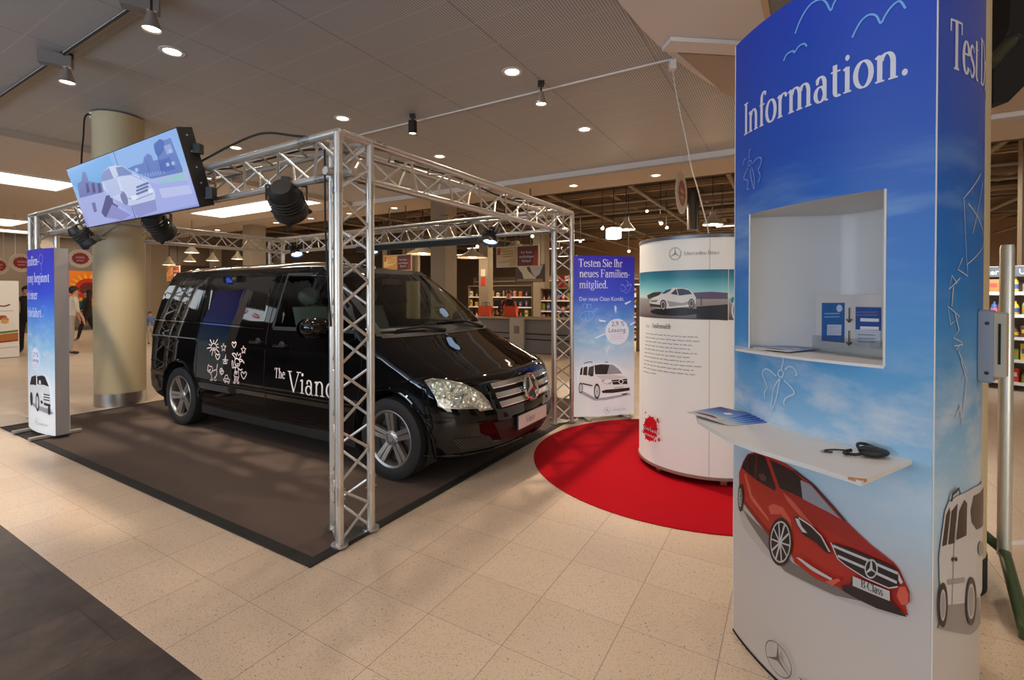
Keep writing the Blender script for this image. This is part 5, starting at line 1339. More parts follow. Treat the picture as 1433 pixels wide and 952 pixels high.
# things on the counter and in the niche
def brochure_mat(n, top):
    m = mat(n, (.3, .4, .8), .3, coat=.3); v, s = coords(m)
    setcol(m, ramp(m, math_n(m, 'MULTIPLY_ADD', s[1], 1 / .21, .5), [(0, lin((214, 208, 206))), (.22, lin((205, 205, 212))), (.4, lin((120, 168, 220))), (.75, lin((52, 92, 190))), (1, lin((36, 44, 140)))])); return m
M_BRO = brochure_mat('brochure_print', 0)
def brochure(x, y, z, rz, label, group, w=.15, l=.21):
    o = thing('brochure', label, 'brochure', (x, y, z), rz, group)
    k = MB(); k.box((0, 0, .001), (w, l, .002), M_BRO); k.build('sheet', o, fix=False)
    k = MB(); k.prism([(-w * .40, -l * .36), (-w * .30, -l * .28), (w * .1, -l * .26), (w * .34, -l * .33), (w * .30, -l * .38)], .002, .0023, ink(120, 40, 44)); k.prism([(w * .16 + .018 * cos(a), l * .12 + .018 * sin(a)) for a in [2 * pi * i / 14 for i in range(14)]], .002, .0023, ink(220, 226, 236)); k.build('cover_print', o, fix=False)
    return o
bp = [on_z(1003, 580, .995), on_z(1014, 582, .998), on_z(1023, 584, 1.001), on_z(1032, 586, 1.004)]
for i in range(5):
    t = i / 4; p = Vector((.862, 1.985, 0)) + Vector((.055, -.045, 0)) * t
    brochure(p.x, p.y, .9935 + .0026 * (4 - i), RAD(-62 - 3 * i), 'blue car brochure fanned out on the left end of the white kiosk counter', 'fanned brochures on the counter')
p = on_z(1078, 487, zN0 + .004)
brochure(1.075, 2.02, zN0 + .003, RAD(-75), 'leaflet with blue edge lying on the niche shelf, its corner towards the sign', 'leaflets in the niche'); brochure(1.13, 1.965, zN0 + .0055, RAD(-62), 'leaflet with blue edge lying on the niche shelf, its corner towards the sign', 'leaflets in the niche')
# acrylic notice holder in the niche
sO = Vector((1.262, 1.975, zN0 + .003)); sd = Vector((1.335, 1.690, 0)) - Vector((1.262, 1.975, 0)); sg_ = thing('notice_stand', 'clear acrylic notice stand with two blue cards and arrows, inside the kiosk niche', 'sign', sO)
FS = Flat((0, 0, 0), sd, (0, 0, 1)); FSW = Flat(sO, sd, (0, 0, 1)); SL = sd.length
k = MB(); k.add([FS.pt(u, v, o) for o in (0, .006) for v in (0, .225) for u in (0, SL)], [(0, 2, 3, 1), (4, 5, 7, 6), (0, 1, 5, 4), (2, 6, 7, 3), (0, 4, 6, 2), (1, 3, 7, 5)], mat('notice_paper', lin((214, 208, 204)), .35, coat=.5)); k.build('backing_sheet', sg_)
k = MB(); k.add([FS.pt(u, v, o) for o in (.02, .023) for v in (0, .06) for u in (0, SL)], [(0, 2, 3, 1), (4, 5, 7, 6), (0, 1, 5, 4), (2, 6, 7, 3), (0, 4, 6, 2), (1, 3, 7, 5)], glass('acrylic', (.9, .92, .92))); k.add([FS.pt(u, v, o) for o in (-.03, .06) for v in (0, .003) for u in (0, SL)], [(0, 2, 3, 1), (4, 5, 7, 6), (0, 1, 5, 4), (2, 6, 7, 3), (0, 4, 6, 2), (1, 3, 7, 5)], glass('acrylic', (.9, .92, .92))); k.build('acrylic_lip', sg_)
class RelF:
    def __init__(s): pass
    def pt(s, u, v, o=0): return FS.pt(u, v, o)
    def hit(s, px, py): return FSW.hit(px, py)
pr = Print(RelF(), .0068); N8 = lambda x, y: (1100 + x / 8.276, 400 + y / 8.276)
CB, CT = ink(36, 96, 160), ink(40, 80, 150)
pr.poly([(430, 198), (696, 198), (696, 662), (430, 638)], CB, N8); pr.ell(635, 262, 34, 42, ink(190, 204, 220), N8)
for y in (318, 356): pr.poly([(462, y), (640, y - 4), (640, y + 10), (462, y + 12)], ink(130, 170, 206), N8)
for i in range(7): pr.poly([(497, 452 + i * 18), (664, 452 + i * 18 + 2), (664, 464 + i * 18 + 2), (497, 462 + i * 18)], W1, N8)
pr.poly([(830, 245), (1125, 252), (1125, 520), (830, 505)], CT, N8); pr.poly([(830, 505), (1125, 520), (1125, 720), (830, 690)], ink(190, 196, 208), N8)
for y in (300, 335): pr.poly([(840, y), (1090, y - 2), (1090, y + 10), (840, y + 11)], ink(120, 110, 160), N8)
for y, x0 in ((375, 888), (470, 888)): pr.poly([(x0, y), (1105, y + 6), (1105, y + 44), (x0, y + 38)], W1, N8)
for y in (560, 600, 640): pr.poly([(860, y), (1060, y + 8), (1060, y + 20), (860, y + 12)], ink(140, 140, 156), N8)
for y in (255, 520): pr.line([FSW.hit(*N8(760, y)), FSW.hit(*N8(760, y + 165))], .004, M_BLK); pr.line([FSW.hit(*N8(728, y + 130)), FSW.hit(*N8(760, y + 168)), FSW.hit(*N8(792, y + 132))], .005, M_BLK)
pr.build('notice_print', sg_)
# black handset with a cable
hs = thing('handset', 'small black handset with a coiled cable lying on the white kiosk counter', 'handset', on_z(1225, 640, .993))
k = MB(); k.sphere((0, 0, .014), .045, M_BLK, 20, 10, (1.0, .62, .33)); k.sphere((-.012, .004, .024), .022, M_BLK, 14, 8, (1.5, .8, .4)); k.build('housing', hs)
k = MB(); k.tube(smoothline([(.03, .02, .016), (.0, .036, .028), (-.03, .03, .03), (-.045, .0, .02)], 6), .005, M_BLK, 8); k.build('clip', hs)
k = MB(); P = smoothline([(-.03, .0, .010), (-.065, -.006, .008), (-.085, .01, .008), (-.065, .03, .008), (-.045, .038, .008)], 24)
k.tube([(x + .0035 * cos(i * 1.3), y, z + .0035 * sin(i * 1.3)) for i, (x, y, z) in enumerate(P)], .0028, M_BLK, 6)
k.tube(smoothline([(-.045, .038, .006), (-.085, .055, .004), (-.125, .048, .004), (-.128, .036, .004), (-.11, .03, .004)], 6), .0028, M_BLK, 6); k.tube([(-.128, .042, .004), (-.142, .038, .005)], .003, M_STEEL, 6); k.build('coiled_cable', hs)

# ================================================================== WHITE DISPLAY DRUM (lit from inside, like the banner light boxes)
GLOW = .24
DC, DR = Vector((1.70, 4.23)), .55
dc = Circ(DC, DR, atan2(-DC.y, -DC.x)); db = Vector((DC.x, DC.y, 0))
drum = thing('display_drum', 'round white free-standing display drum with a silver car picture, on the red carpet', 'display', db)
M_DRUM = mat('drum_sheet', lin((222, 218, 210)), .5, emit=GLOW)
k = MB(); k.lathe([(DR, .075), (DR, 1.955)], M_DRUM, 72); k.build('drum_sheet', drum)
k = MB(); k.lathe([(DR - .01, 1.945), (DR + .005, 1.945), (DR + .006, 1.97), (DR - .002, 1.975), (.0001, 1.975)], mat('rim_grey', lin((120, 122, 132)), .35, .5), 72); k.build('top_rim', drum)
k = MB(); k.lathe([(.0001, .055), (DR + .006, .055), (DR + .007, .078), (DR - .01, .08)], mat('rim_beige', lin((170, 150, 132)), .4, .3), 72); k.build('bottom_rim', drum)
for i in range(6):
    a = RAD(-95 + 60 * i); k = MB(); k.box((cos(a) * (DR - .06), sin(a) * (DR - .06), .032), (.05, .05, .048), M_STEEL, rz=a); k.build('foot', drum)
DS = Rel(dc, db)
pr = Print(DS, .0012, .00025, .03)
def Dk(x, y): return (890 + x / 6.14, 325 + y / 6.14)
h = dc.hit
uL, uRt = h(896.5, 420)[0] - .05, h(1019, 420)[0]; zb, zt = h(960, 447)[1], h(960, 378)[1]
def sky2():
    m = mat('picture_sky', (.2, .5, .5), .4); v, s = coords(m)
    g = ramp(m, math_n(m, 'MULTIPLY_ADD', s[2], 1 / (zt - zb), -zb / (zt - zb)), [(0, lin((74, 66, 66))), (.12, lin((120, 108, 104))), (.40, lin((150, 142, 136))), (.45, lin((190, 204, 200))), (.62, lin((120, 186, 190))), (.85, lin((44, 124, 140))), (1, lin((40, 92, 120)))])
    setcol(m, g); setin(m, 'Emission Color', g); m.node_tree.nodes['Principled BSDF'].inputs['Emission Strength'].default_value = GLOW; return m
PS = sky2(); wq = dc.hit(1031, 420)[0]
pr.poly([(uL, zb), (uRt, zb), (uRt, zt), (uL, zt)], PS); pr.poly([(uRt + .004, zb), (wq + .45, zb), (wq + .45, zt), (uRt + .004, zt)], PS)
pr.poly([(490, 520), (640, 512), (700, 515), (788, 522), (788, 575), (500, 575)], ink(92, 80, 104), Dk); pr.poly([(520, 640), (788, 620), (788, 760), (520, 740)], ink(40, 42, 48), Dk)
pr.ell(345, 683, 220, 36, ink(34, 30, 32), Dk); pr.poly([(95, 545), (150, 518), (225, 512), (200, 545), (110, 575)], ink(52, 58, 44), Dk)
pr.poly([(118, 590), (150, 565), (215, 535), (260, 495), (320, 478), (400, 480), (455, 492), (490, 520), (515, 560), (515, 610), (490, 630), (450, 640), (300, 655), (215, 660), (125, 640)], ink(206, 202, 198), Dk)
pr.poly([(222, 528), (262, 497), (312, 484), (292, 508), (250, 530)], ink(60, 84, 110), Dk); pr.poly([(300, 530), (345, 488), (400, 486), (455, 500), (482, 532), (380, 545)], ink(48, 56, 70), Dk); pr.line([h(*Dk(350, 485)), h(*Dk(365, 545))], .006, ink(206, 202, 198))
pr.poly([(270, 590), (400, 610), (480, 585), (440, 625), (290, 640)], ink(150, 146, 142), Dk); pr.poly([(122, 612), (210, 625), (212, 650), (125, 640)], ink(60, 56, 56), Dk); pr.poly([(128, 588), (190, 580), (180, 600), (130, 602)], ink(120, 116, 114), Dk)
for cx_, cy_, rx, ry in ((237, 628, 28, 48), (478, 612, 26, 40)): pr.ell(cx_, cy_, rx, ry, ink(34, 32, 34), Dk); pr.ell(cx_, cy_, rx * .72, ry * .76, ink(170, 164, 158), Dk); pr.ell(cx_, cy_, rx * .5, ry * .55, ink(80, 76, 74), Dk)
pr.line([h(*Dk(561, 560)), h(*Dk(561, 630))], .006, ink(90, 60, 56)); pr.ell(845, 585, 45, 38, ink(150, 190, 194), Dk); pr.ell(845, 585, 36, 28, ink(60, 130, 140), Dk); pr.ring(h(*Dk(915, 670))[0], h(*Dk(915, 670))[1], .085, .115, .012, ink(200, 206, 204))
pr.star(*h(*Dk(337, 186)), .048, ink(110, 106, 106), 1.0, .004); fit(pr, 'Mercedes-Benz', *Dk(412, 200), Dk(715, 195)[0], 5.0, ink(60, 56, 56), y1=Dk(715, 195)[1])
TG = ink(140, 134, 132)
u0, v0 = h(905.5, 457.8); pr.text('Unsere', u0, v0, .024, ink(150, 144, 142), .55, 0, .15); pr.text('Familienmodelle', u0 + .085, v0, .040, ink(96, 92, 90), .5, 0, .18)
rt = random.Random(5)
for i in range(11):
    z = v0 - .055 - i * .0325; x = u0; end = u0 + (.50 if i < 10 else .14) * rt.uniform(.88, 1.0)
    while x < end:
        w = rt.uniform(.015, .055); P = [(x + w * j / 5, z + rt.uniform(-.002, .003)) for j in range(6)]; pr.line(P, .0065, TG); x += w + .009
def Dl(x, y): return (895 + x / 14.64, 565 + y / 14.64)
RB = ink(190, 14, 26)
blob = []
for i in range(44):
    a = 2 * pi * i / 44; r = 1 + (.20 if i % 4 == 0 else (-.04 if i % 2 else .05)) * (1 if i % 3 else .6); blob.append((300 + 132 * cos(a) * r, 515 + 250 * sin(a) * r))
pr.poly(blob, RB, Dl)
for x, y, r in ((440, 325, 20), (460, 370, 16), (468, 735, 24), (398, 760, 15), (208, 182, 12), (470, 610, 9), (150, 560, 10), (345, 285, 9)): pr.ell(x, y, r, r * 1.7, ink(150, 60, 66), Dl)
fit(pr, 'swiss', *Dl(172, 440), Dl(425, 530)[0], 5.2, W1, y1=Dl(425, 530)[1]) if False else None
u0, v0 = h(*Dl(175, 500)); u1 = h(*Dl(425, 520))[0]; pr.sans('swiss', u0, v0 - .004, .042, W1, (u1 - u0) / (sans_mesh('swiss')[2] * .042)); pr.sans('power', u0 + .012, v0 - .052, .030, W1, (u1 - u0) * .8 / (sans_mesh('power')[2] * .030))
pr.line([h(*Dl(172, 465)), h(*Dl(300, 515)), h(*Dl(430, 540))], .006, ink(90, 6, 12))
pr.build('drum_print', drum)
k = MB()
for px in (975, 1046): pass
k.grid([[dc.pt(h(993, 400)[0] + du, z, .0006) - db for du in (-.002, .002)] for z in (.08, 1.94)], mat('seam_grey', lin((196, 190, 184)), .6), False); k.build('sheet_seam', drum, fix=False)
# white cord from the ceiling down to the drum
c0 = on_z(941, 97, CEIL - .14); pts = [Vector(ca) - Vector((0, 0, .10))]
for px, py, Y in ((944, 125, 4.85), (950, 155, 4.72), (960, 200, 4.58), (967, 236, 4.5), (975, 262, 4.44), (981, 285, 4.4), (989, 315, 4.33), (993.5, 327, 4.30)): pts.append(at(px, py, Y))
pts[-1].z = 1.975
k = MB(); k.tube(smoothline([tuple(p) for p in pts], 5), .0065, mat('cord_white', lin((226, 216, 200)), .6), 8); tag(k.build('ceiling_cord'), 'white power cord hanging from the ceiling track down to the display drum', 'cord')

# ================================================================== BLUE BANNER STANDS
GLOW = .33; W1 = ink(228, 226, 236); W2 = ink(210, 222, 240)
BSKY = [(0, (244, 244, 244)), (.55, (228, 236, 242)), (.95, (140, 190, 228)), (1.25, (84, 140, 220)), (1.5, (62, 82, 208)), (1.97, (58, 46, 176))]
def banner(P0, P1, label, sag, depth, M, H=1.97, zb_=.03):
    a = Arc(P0, P1, sag); bs_ = Vector(((P0[0] + P1[0]) / 2, (P0[1] + P1[1]) / 2, 0)); o = thing('banner_stand', label, 'banner', bs_)
    R_ = Rel(a, bs_); k = MB(); n = 14
    k.grid([[R_.pt(a.len * i / n, z, 0) for i in range(n + 1)] for z in (zb_, H)], M, True); k.build('front_sheet', o, fix=False)
    d = (Vector(P1) - Vector(P0)).normalized(); bk = Vector((-d.y, d.x)); k = MB()
    Q = [a.pt(a.len * i / n, 0, -.002)[:2] for i in range(n + 1)]; Q = [(x - bs_.x, y - bs_.y) for x, y in Q] + [(P1[0] - bs_.x + bk.x * depth, P1[1] - bs_.y + bk.y * depth), (P0[0] - bs_.x + bk.x * depth, P0[1] - bs_.y + bk.y * depth)]
    k.prism(Q, zb_, H, mat('banner_side', lin((170, 164, 164)), .5)); k.build('stand_body', o)
    q0, q1 = Vector(Q[-2]) + bk * .002, Vector(Q[-1]) + bk * .002; k = MB(); k.add([(q0.x, q0.y, zb_ + .01), (q1.x, q1.y, zb_ + .01), (q1.x, q1.y, H - .01), (q0.x, q0.y, H - .01)], [(0, 1, 2, 3)], M); k.build('back_sheet', o, fix=False)
    for t in (.18, .82):
        c = a.pt(a.len * t, 0)[:2]; c = Vector((c[0] - bs_.x, c[1] - bs_.y)); k = MB(); p = c - bk * .14; q = c + bk * (.16 + depth)
        k.bar((p.x, p.y, .016), (q.x, q.y, .016), .05, .026, mat('foot_grey', lin((188, 182, 174)), .45, .4)); k.build('foot', o)
    return o, a, R_
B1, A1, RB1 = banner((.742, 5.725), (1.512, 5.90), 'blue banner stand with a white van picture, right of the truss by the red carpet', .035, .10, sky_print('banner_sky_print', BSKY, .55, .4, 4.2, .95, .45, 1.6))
pr = Print(RB1, .0012, .00025, .05)
def b1(x, y): return (800 + x / 7.94, 350 + y / 7.94)
for t, x0, y0, x1, y1 in (('Testen Sie Ihr', 75, 186, 566, 191), ('neues Familien-', 86, 302, 646, 306), ('mitglied.', 84, 425, 404, 426)): fit(pr, t, *b1(x0, y0), b1(x1, y1)[0], 11.0, W1, y1=b1(x1, y1)[1])
fit(pr, 'Der neue Citan Kombi.', *b1(82, 566), b1(580, 566)[0], 5.8, W2, True)
def cloudy(pr, hit, f, s=1.0):
    for pts in ([(480, 610), (500, 640), (492, 712), (474, 660)], [(300, 770), (380, 790), (376, 800), (310, 796)], [(585, 590), (660, 560), (655, 575), (600, 610)], [(640, 830), (700, 800), (698, 812), (650, 840)], [(330, 945), (390, 915), (392, 930), (340, 955)]): pr.poly(pts, W2, f)
cloudy(pr, A1.hit, b1)
LN = ink(150, 160, 236)
def ln(pr, hit, pts, f, w=.006, mt=LN): pr.line(smoothline([hit(*f(*p)) for p in pts], 4), w, mt)
for pts in ([(545, 400), (560, 380), (590, 410), (600, 440), (560, 460), (545, 430)], [(600, 340), (625, 360), (610, 410)], [(610, 400), (660, 390), (640, 440), (605, 480), (585, 470)], [(640, 370), (660, 385)]): ln(pr, A1.hit, pts, b1)
for pts in ([(90, 735), (130, 690), (200, 680), (240, 700), (240, 750), (190, 780), (120, 780), (90, 735)], [(120, 640), (130, 600), (170, 610), (165, 650)], [(175, 650), (180, 605), (215, 610), (205, 650)], [(150, 700), (160, 770)], [(190, 690), (200, 770)], [(245, 690), (270, 650), (298, 665)]): ln(pr, A1.hit, pts, b1, .005, ink(150, 186, 240))
def b8(x, y): return (740 + x / 5.95, 440 + y / 5.95)
pr.ell(735, 145, 97, 108, ink(226, 232, 242), b8); HB = ink(70, 80, 150); u0, v0 = A1.hit(*b8(685, 98)); sz_ = A1.hit(*b8(685, 58))[1] - v0; pr.sans('2,9 %', u0, v0, sz_, HB, 1.0); u0, v0 = A1.hit(*b8(660, 150)); pr.sans('Leasing', u0, v0, sz_ * .95, HB, 1.02)
for y in (168, 186, 204): ln(pr, A1.hit, [(672, y + 6), (735, y - 2), (790, y - 8)], b8, .006, ink(206, 176, 196))
for pts in ([(548, 195), (620, 160), (624, 172), (556, 204)], [(580, 45), (640, 52), (638, 62), (590, 58)], [(640, 320), (664, 262), (668, 272), (648, 326)], [(845, 80), (880, 62), (880, 74), (850, 90)], [(810, 225), (836, 240), (830, 246)]): pr.poly(pts, ink(222, 232, 242), b8)
def citan(pr, f, hit):
    W_, S_, K_ = ink(236, 234, 234), ink(170, 168, 172), ink(44, 40, 42)
    pr.poly([(410, 650), (450, 640), (560, 700), (640, 690), (835, 655), (850, 670), (640, 715), (545, 720)], S_, f)
    pr.poly([(414, 530), (424, 470), (440, 432), (470, 424), (545, 415), (640, 408), (705, 418), (745, 445), (790, 495), (825, 520), (840, 560), (842, 640), (800, 662), (700, 668), (600, 672), (570, 690), (545, 670), (535, 620), (450, 618), (420, 610)], W_, f)
    pr.poly([(424, 505), (430, 455), (448, 434), (444, 505)], K_, f); pr.poly([(450, 505), (456, 442), (488, 432), (484, 510)], K_, f); pr.poly([(490, 508), (500, 440), (540, 428), (540, 480), (536, 512)], ink(70, 66, 68), f)
    pr.poly([(552, 500), (545, 425), (600, 416), (700, 420), (745, 455), (775, 492), (640, 500)], K_, f); pr.poly([(650, 498), (670, 420), (700, 422), (745, 455), (772, 490)], ink(150, 152, 156), f); pr.poly([(505, 500), (530, 492), (538, 515), (510, 518)], K_, f)
    pr.poly([(445, 570), (530, 590), (532, 602), (446, 584)], ink(70, 66, 68), f); pr.poly([(548, 510), (690, 500), (830, 525), (690, 545), (600, 540)], ink(206, 204, 206), f)
    pr.poly([(604, 545), (640, 545), (690, 570), (680, 585), (630, 580), (608, 565)], S_, f); pr.ell(645, 562, 26, 14, ink(236, 236, 236), f)
    pr.poly([(685, 548), (815, 536), (820, 580), (700, 586)], K_, f); ln(pr, hit, [(690, 562), (760, 556), (816, 552)], f, .004, W_); pr.ell(765, 560, 20, 21, W_, f); pr.ell(765, 560, 14, 15, K_, f)
    pr.poly([(606, 638), (640, 628), (836, 610), (838, 634), (700, 655), (612, 656)], K_, f); pr.poly([(706, 605), (786, 596), (786, 615), (706, 624)], ink(196, 194, 196), f); pr.poly([(765, 665), (820, 655), (810, 668), (780, 672)], K_, f)
    for cx_, cy_, rx, ry in ((566, 640, 26, 64), (432, 612, 17, 44)): pr.ell(cx_, cy_, rx, ry, K_, f); pr.ell(cx_, cy_ + 2, rx * .7, ry * .74, ink(206, 204, 204), f); pr.ell(cx_, cy_ + 2, rx * .2, ry * .2, S_, f)
    ln(pr, hit, [(458, 412), (470, 404), (515, 396), (526, 404)], f, .008, K_); ln(pr, hit, [(630, 402), (650, 396), (656, 402)], f, .008, K_)
citan(pr, b8, A1.hit)
u0, v0 = A1.hit(*b8(650, 800)); pr.star(u0, v0, .038, ink(110, 110, 114)); pr.text('Mercedes-Benz', u0 + .062, v0 - .012, .030, ink(140, 140, 144), .75)
pr.build('banner_print', B1)
# left banner
P1_ = Vector((-4.705, 4.905)); P0_ = P1_ + Vector((-.8647, .5023)) * .78
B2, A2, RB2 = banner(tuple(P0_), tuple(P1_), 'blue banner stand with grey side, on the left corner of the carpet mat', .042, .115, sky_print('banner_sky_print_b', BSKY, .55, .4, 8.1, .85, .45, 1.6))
B2.location.z = .0125; pr = Print(RB2, .0012, .00025, .05); L2 = A2.len; sz = .098
for t, z, w in (('Familien-', 1.80, .46), ('sprung beginnt', 1.62, .66), ('mit einer', 1.44, .42), ('Probefahrt.', 1.25, .52)): pr.text(t, .055, z, sz, W1, w / (text_width(t) * sz / .66))
pr.sans('Der Viano.', .055, 1.035, .05, W2, .75)
for x, y, r in ((.56, 1.86, .04), (.50, 1.22, .05), (.60, 1.32, .045), (.55, 1.10, .04)): pr.ring(x, y, r, r * 1.2, .005, LN); pr.line([(x, y - r), (x + .02, y - r * 3)], .005, LN)
pr.ell(.40, .80, .105, .125, ink(226, 232, 242)); pr.sans('2,9 %', .33, .83, .05, HB, 1); pr.sans('Leasing', .315, .775, .042, HB, 1)
for y in (.74, .715): pr.line([(.33, y), (.47, y + .01)], .007, ink(206, 176, 196))
for (x, y, a) in ((.22, .90, .5), (.60, .88, -.5), (.62, .66, .7), (.25, .62, -.6), (.18, .75, .1)): pr.line([(x, y), (x + .07 * cos(a), y + .07 * sin(a))], [.006, .02, .004][:2] if False else .014, W2)
def b3(x, y): return (30 + x / 6.8, 480 + y / 6.8)
W_, S_, K_ = ink(220, 220, 222), ink(160, 160, 166), ink(46, 44, 48)
def q2(P): return [A2.hit(*b3(*p)) for p in P]
pr.poly(q2([(80, 570), (140, 640), (250, 690), (305, 690), (250, 640), (160, 600)]), ink(150, 150, 156)); 
pr.poly(q2([(76, 500), (78, 420), (95, 330), (130, 305), (190, 308), (225, 325), (245, 370), (262, 430), (272, 500), (280, 590), (272, 650), (255, 640), (170, 615), (150, 600), (90, 575)]), W_)
pr.poly(q2([(80, 410), (96, 335), (140, 320), (142, 415), (110, 410)]), K_); pr.poly(q2([(152, 405), (150, 330), (200, 322), (225, 335), (262, 430), (215, 412)]), K_); pr.poly(q2([(165, 400), (170, 365), (185, 370), (188, 405)]), W_)
for y in (495, 520, 545): pr.poly(q2([(210, y), (268, y + 12), (268, y + 22), (212, y + 12)]), K_)
pr.poly(q2([(182, 560), (200, 565), (205, 590), (185, 590)]), K_); pr.poly(q2([(212, 580), (275, 598), (275, 622), (216, 604)]), K_); pr.poly(q2([(185, 480), (208, 495), (205, 520), (180, 505)]), ink(236, 236, 238))
pr.ell(*A2.hit(*b3(152, 575)), .045, .10, K_); pr.ell(*A2.hit(*b3(152, 578)), .028, .066, ink(200, 200, 202)); pr.ell(*A2.hit(*b3(96, 545)), .05, .075, K_); pr.ell(*A2.hit(*b3(264, 655)), .022, .05, K_)
pr.star(.44, .145, .038, ink(110, 110, 114)); pr.text('Mercedes-Benz', .49, .12, .030, ink(140, 140, 144), .75); pr.build('banner_print', B2)

# ================================================================== STEEL BARRIER AT THE RIGHT
GLOW = 0.0; W1 = W1K; W2 = ink(210, 222, 240)
bar_ = thing('barrier_gate', 'brushed steel barrier post with green foot rail at the right edge', 'barrier', at(1409, 800, 2.55) * 1)
bar_.location.z = 0; bp0 = Vector((bar_.location.x, bar_.location.y, 0)); Yp = bar_.location.y
k = MB(); ztop = at(1409, 343, Yp).z; k.tube([(0, 0, .10), (0, 0, ztop - .02), (0, 0, ztop)], [.029, .029, .025], mat('post_steel', (.74, .75, .70), .38, .7), 24); k.build('post', bar_)
M_GRN = mat('green_enamel', lin((70, 92, 62)), .35)
k = MB(); a_ = on_z(1398, 752, .10) - bp0; b_ = on_z(1436, 872, .03) - bp0; d_ = (b_ - a_).normalized()
a_ = Vector((0, 0, .12)); b_ = on_z(1440, 885, .04) - bp0; k.tube([a_ + Vector((-.03, .10, .06)), a_, b_, b_ + Vector((.02, -.12, -.01))], .026, M_GRN, 14); k.tube([b_ + Vector((0, 0, -.005)), (b_.x, b_.y, .0)], .022, M_GRN, 12); k.build('foot_rail', bar_)
k = MB(); k.tube([(.012, .0, .16), (.55, .10, .155)], .014, M_WPAINT, 10); k.tube([(.55, .10, .155), (.56, .10, 0)], .014, M_WPAINT, 8); k.build('cross_rail', bar_)
# black unit hung up behind the kiosk
hu = thing('hanging_unit', 'black boxy unit hanging high behind the kiosk at the upper right edge', 'box', at(1428, 78, 2.9)); L_ = hu.location
k = MB(); q = [at(1388, 146, 2.9), at(1408, 144, 2.9), at(1440, 112, 2.9), at(1470, 60, 2.9), at(1470, -40, 2.9), at(1412, -40, 2.9), at(1408, 40, 2.9), at(1388, 92, 2.9)]
k.prism([(p.x - L_.x, p.z - L_.z) for p in q], 0, .5, M_BLKM, lambda x, y, z: (x, z, y)); k.build('unit_body', hu)
k = MB(); p, q = at(1382, 92, 2.86) - L_, at(1413, 58, 2.86) - L_; k.tube([p, q], .035, mat('unit_tube', lin((62, 66, 50)), .4, .3), 14); k.sphere(q, .04, M_BLK, 12, 8); k.tube([(.12, .25, .15), (.12, .25, CEIL - .02 - L_.z)], .03, M_BLK, 10); k.build('bracket', hu)
k = MB(); p = at(1394, 60, 3.05); k.tube([(p.x - L_.x, p.y - L_.y, -.2), (p.x - L_.x, p.y - L_.y, CEIL - .02 - L_.z)], .02, mat('tube_pale', lin((150, 160, 156)), .4), 10); k.build('hanger_tube', hu)

# ================================================================== SUPERMARKET BEHIND
M_BEAM = mat('beam_brown', lin((124, 106, 88)), .8); M_PIPE = mat('pipe_grey', lin((126, 113, 98)), .6, .2)
for i, (b, z) in enumerate(((11.3, 4.35), (13.6, 4.55), (16.2, 4.6), (19.5, 4.6), (23.5, 4.6))):
    k = MB(); k.box((-8, b, z), (42, .16, .26), M_BEAM); struct(k.build('beam'), True)
for i in range(13):
    a = -23 + i * 2.55; k = MB(); k.box((a, 19.5, 4.86), (.14, 19, .22), M_BEAM); struct(k.build('beam'), True)
rp = random.Random(11)
for i in range(9):
    b = 10.9 + i * 1.35; z = 4.15 + rp.uniform(0, .5); k = MB(); r = rp.choice((.03, .05, .09, .14)); k.tube([(-27, b, z), (11, b, z)], r, rp.choice((M_PIPE, M_DBROWN, M_BEAM)), 10); struct(k.build('beam'), True)
for i in range(14):
    a = -22 + i * 2.3; k = MB(); k.tube([(a, 10.2, 4.3), (a, 30, 4.3)], .06, M_PIPE, 10); struct(k.build('beam'), True)
for a, b in ((2.6, 12.4), (5.4, 13.5), (-2.4, 14.0)):
    k = MB(); k.tube([(a, b, 3.3), (a, b, 5.3)], .16, mat('duct', lin((88, 82, 78)), .4, .5), 16); struct(k.build('beam'), True)

# pendant lamps
def pendant_proto():
    o = thing('pendant_lamp', '', 'lamp'); k = MB(); k.lathe([(.02, .30), (.05, .27), (.06, .20), (.10, .14), (.19, .03), (.205, 0), (.195, 0), (.17, .03), (.08, .12)], mat('lamp_metal', lin((206, 192, 166)), .4, .2), 24); k.build('lamp_shade', o)
    k = MB(); k.sphere((0, 0, .05), .06, M_LAMP, 12, 8); k.build('bulb', o)
    k = MB(); k.tube([(0, 0, .29), (0, 0, 2.2)], .008, M_BLK, 6); k.build('cord', o); return o
pp = pendant_proto(); npd = 0
def pendant(px, py, Y, label, group=None, power=22, s=1.0):
    global npd
    o = pp if npd == 0 else copy_tree(pp); npd += 1; p = at(px, py, Y); o.location = p; o['label'] = label; o.scale = (s, s, s * (.42 if s > 2 else 1))
    k = MB(); k.tube([(0, 0, .29), (0, 0, (5.40 - p.z) / (s * (.42 if s > 2 else 1)))], .008, M_BLK, 6); t_ = k.build('cord'); [c for c in o.children if c.name.startswith('cord')][0].data = t_.data; bpy.data.objects.remove(t_)
    if group: o['group'] = group
    if power: lamp('POINT', 'pendant_bulb', p - Vector((0, 0, .05)), power, (1, .78, .52), .08)
for px, py, Y in ((237, 371, 17), (266, 366, 17.5), (298, 365, 17), (333, 363, 17)):
    pendant(px, py, Y, 'bell-shaped pendant lamp in the row just above the rear van roof', 'pendant lamps behind the van', 16)
pendant(269, 354, 15, 'highest bell-shaped pendant lamp in the group behind the van roof', None, 16)
pendant(997, 315, 11, 'bell pendant lamp over the white display drum, beside the power cord', None, 30, 1.1)
pendant(876, 322, 13, 'bell pendant lamp beside the white cube lamp', None, 30, 1.2)
pendant(592, 356, 13.5, 'wide pale pendant lamp over the orange sign left of the square pillar', None, 26, 2.3)
pendant(661, 361, 14.5, 'wide pale pendant lamp right of the square pillar, in front of the shop shelves', None, 26, 2.3)
pendant(722, 350, 15.5, 'wide pale pendant lamp just over the brown and red double sign', None, 26, 2.4)
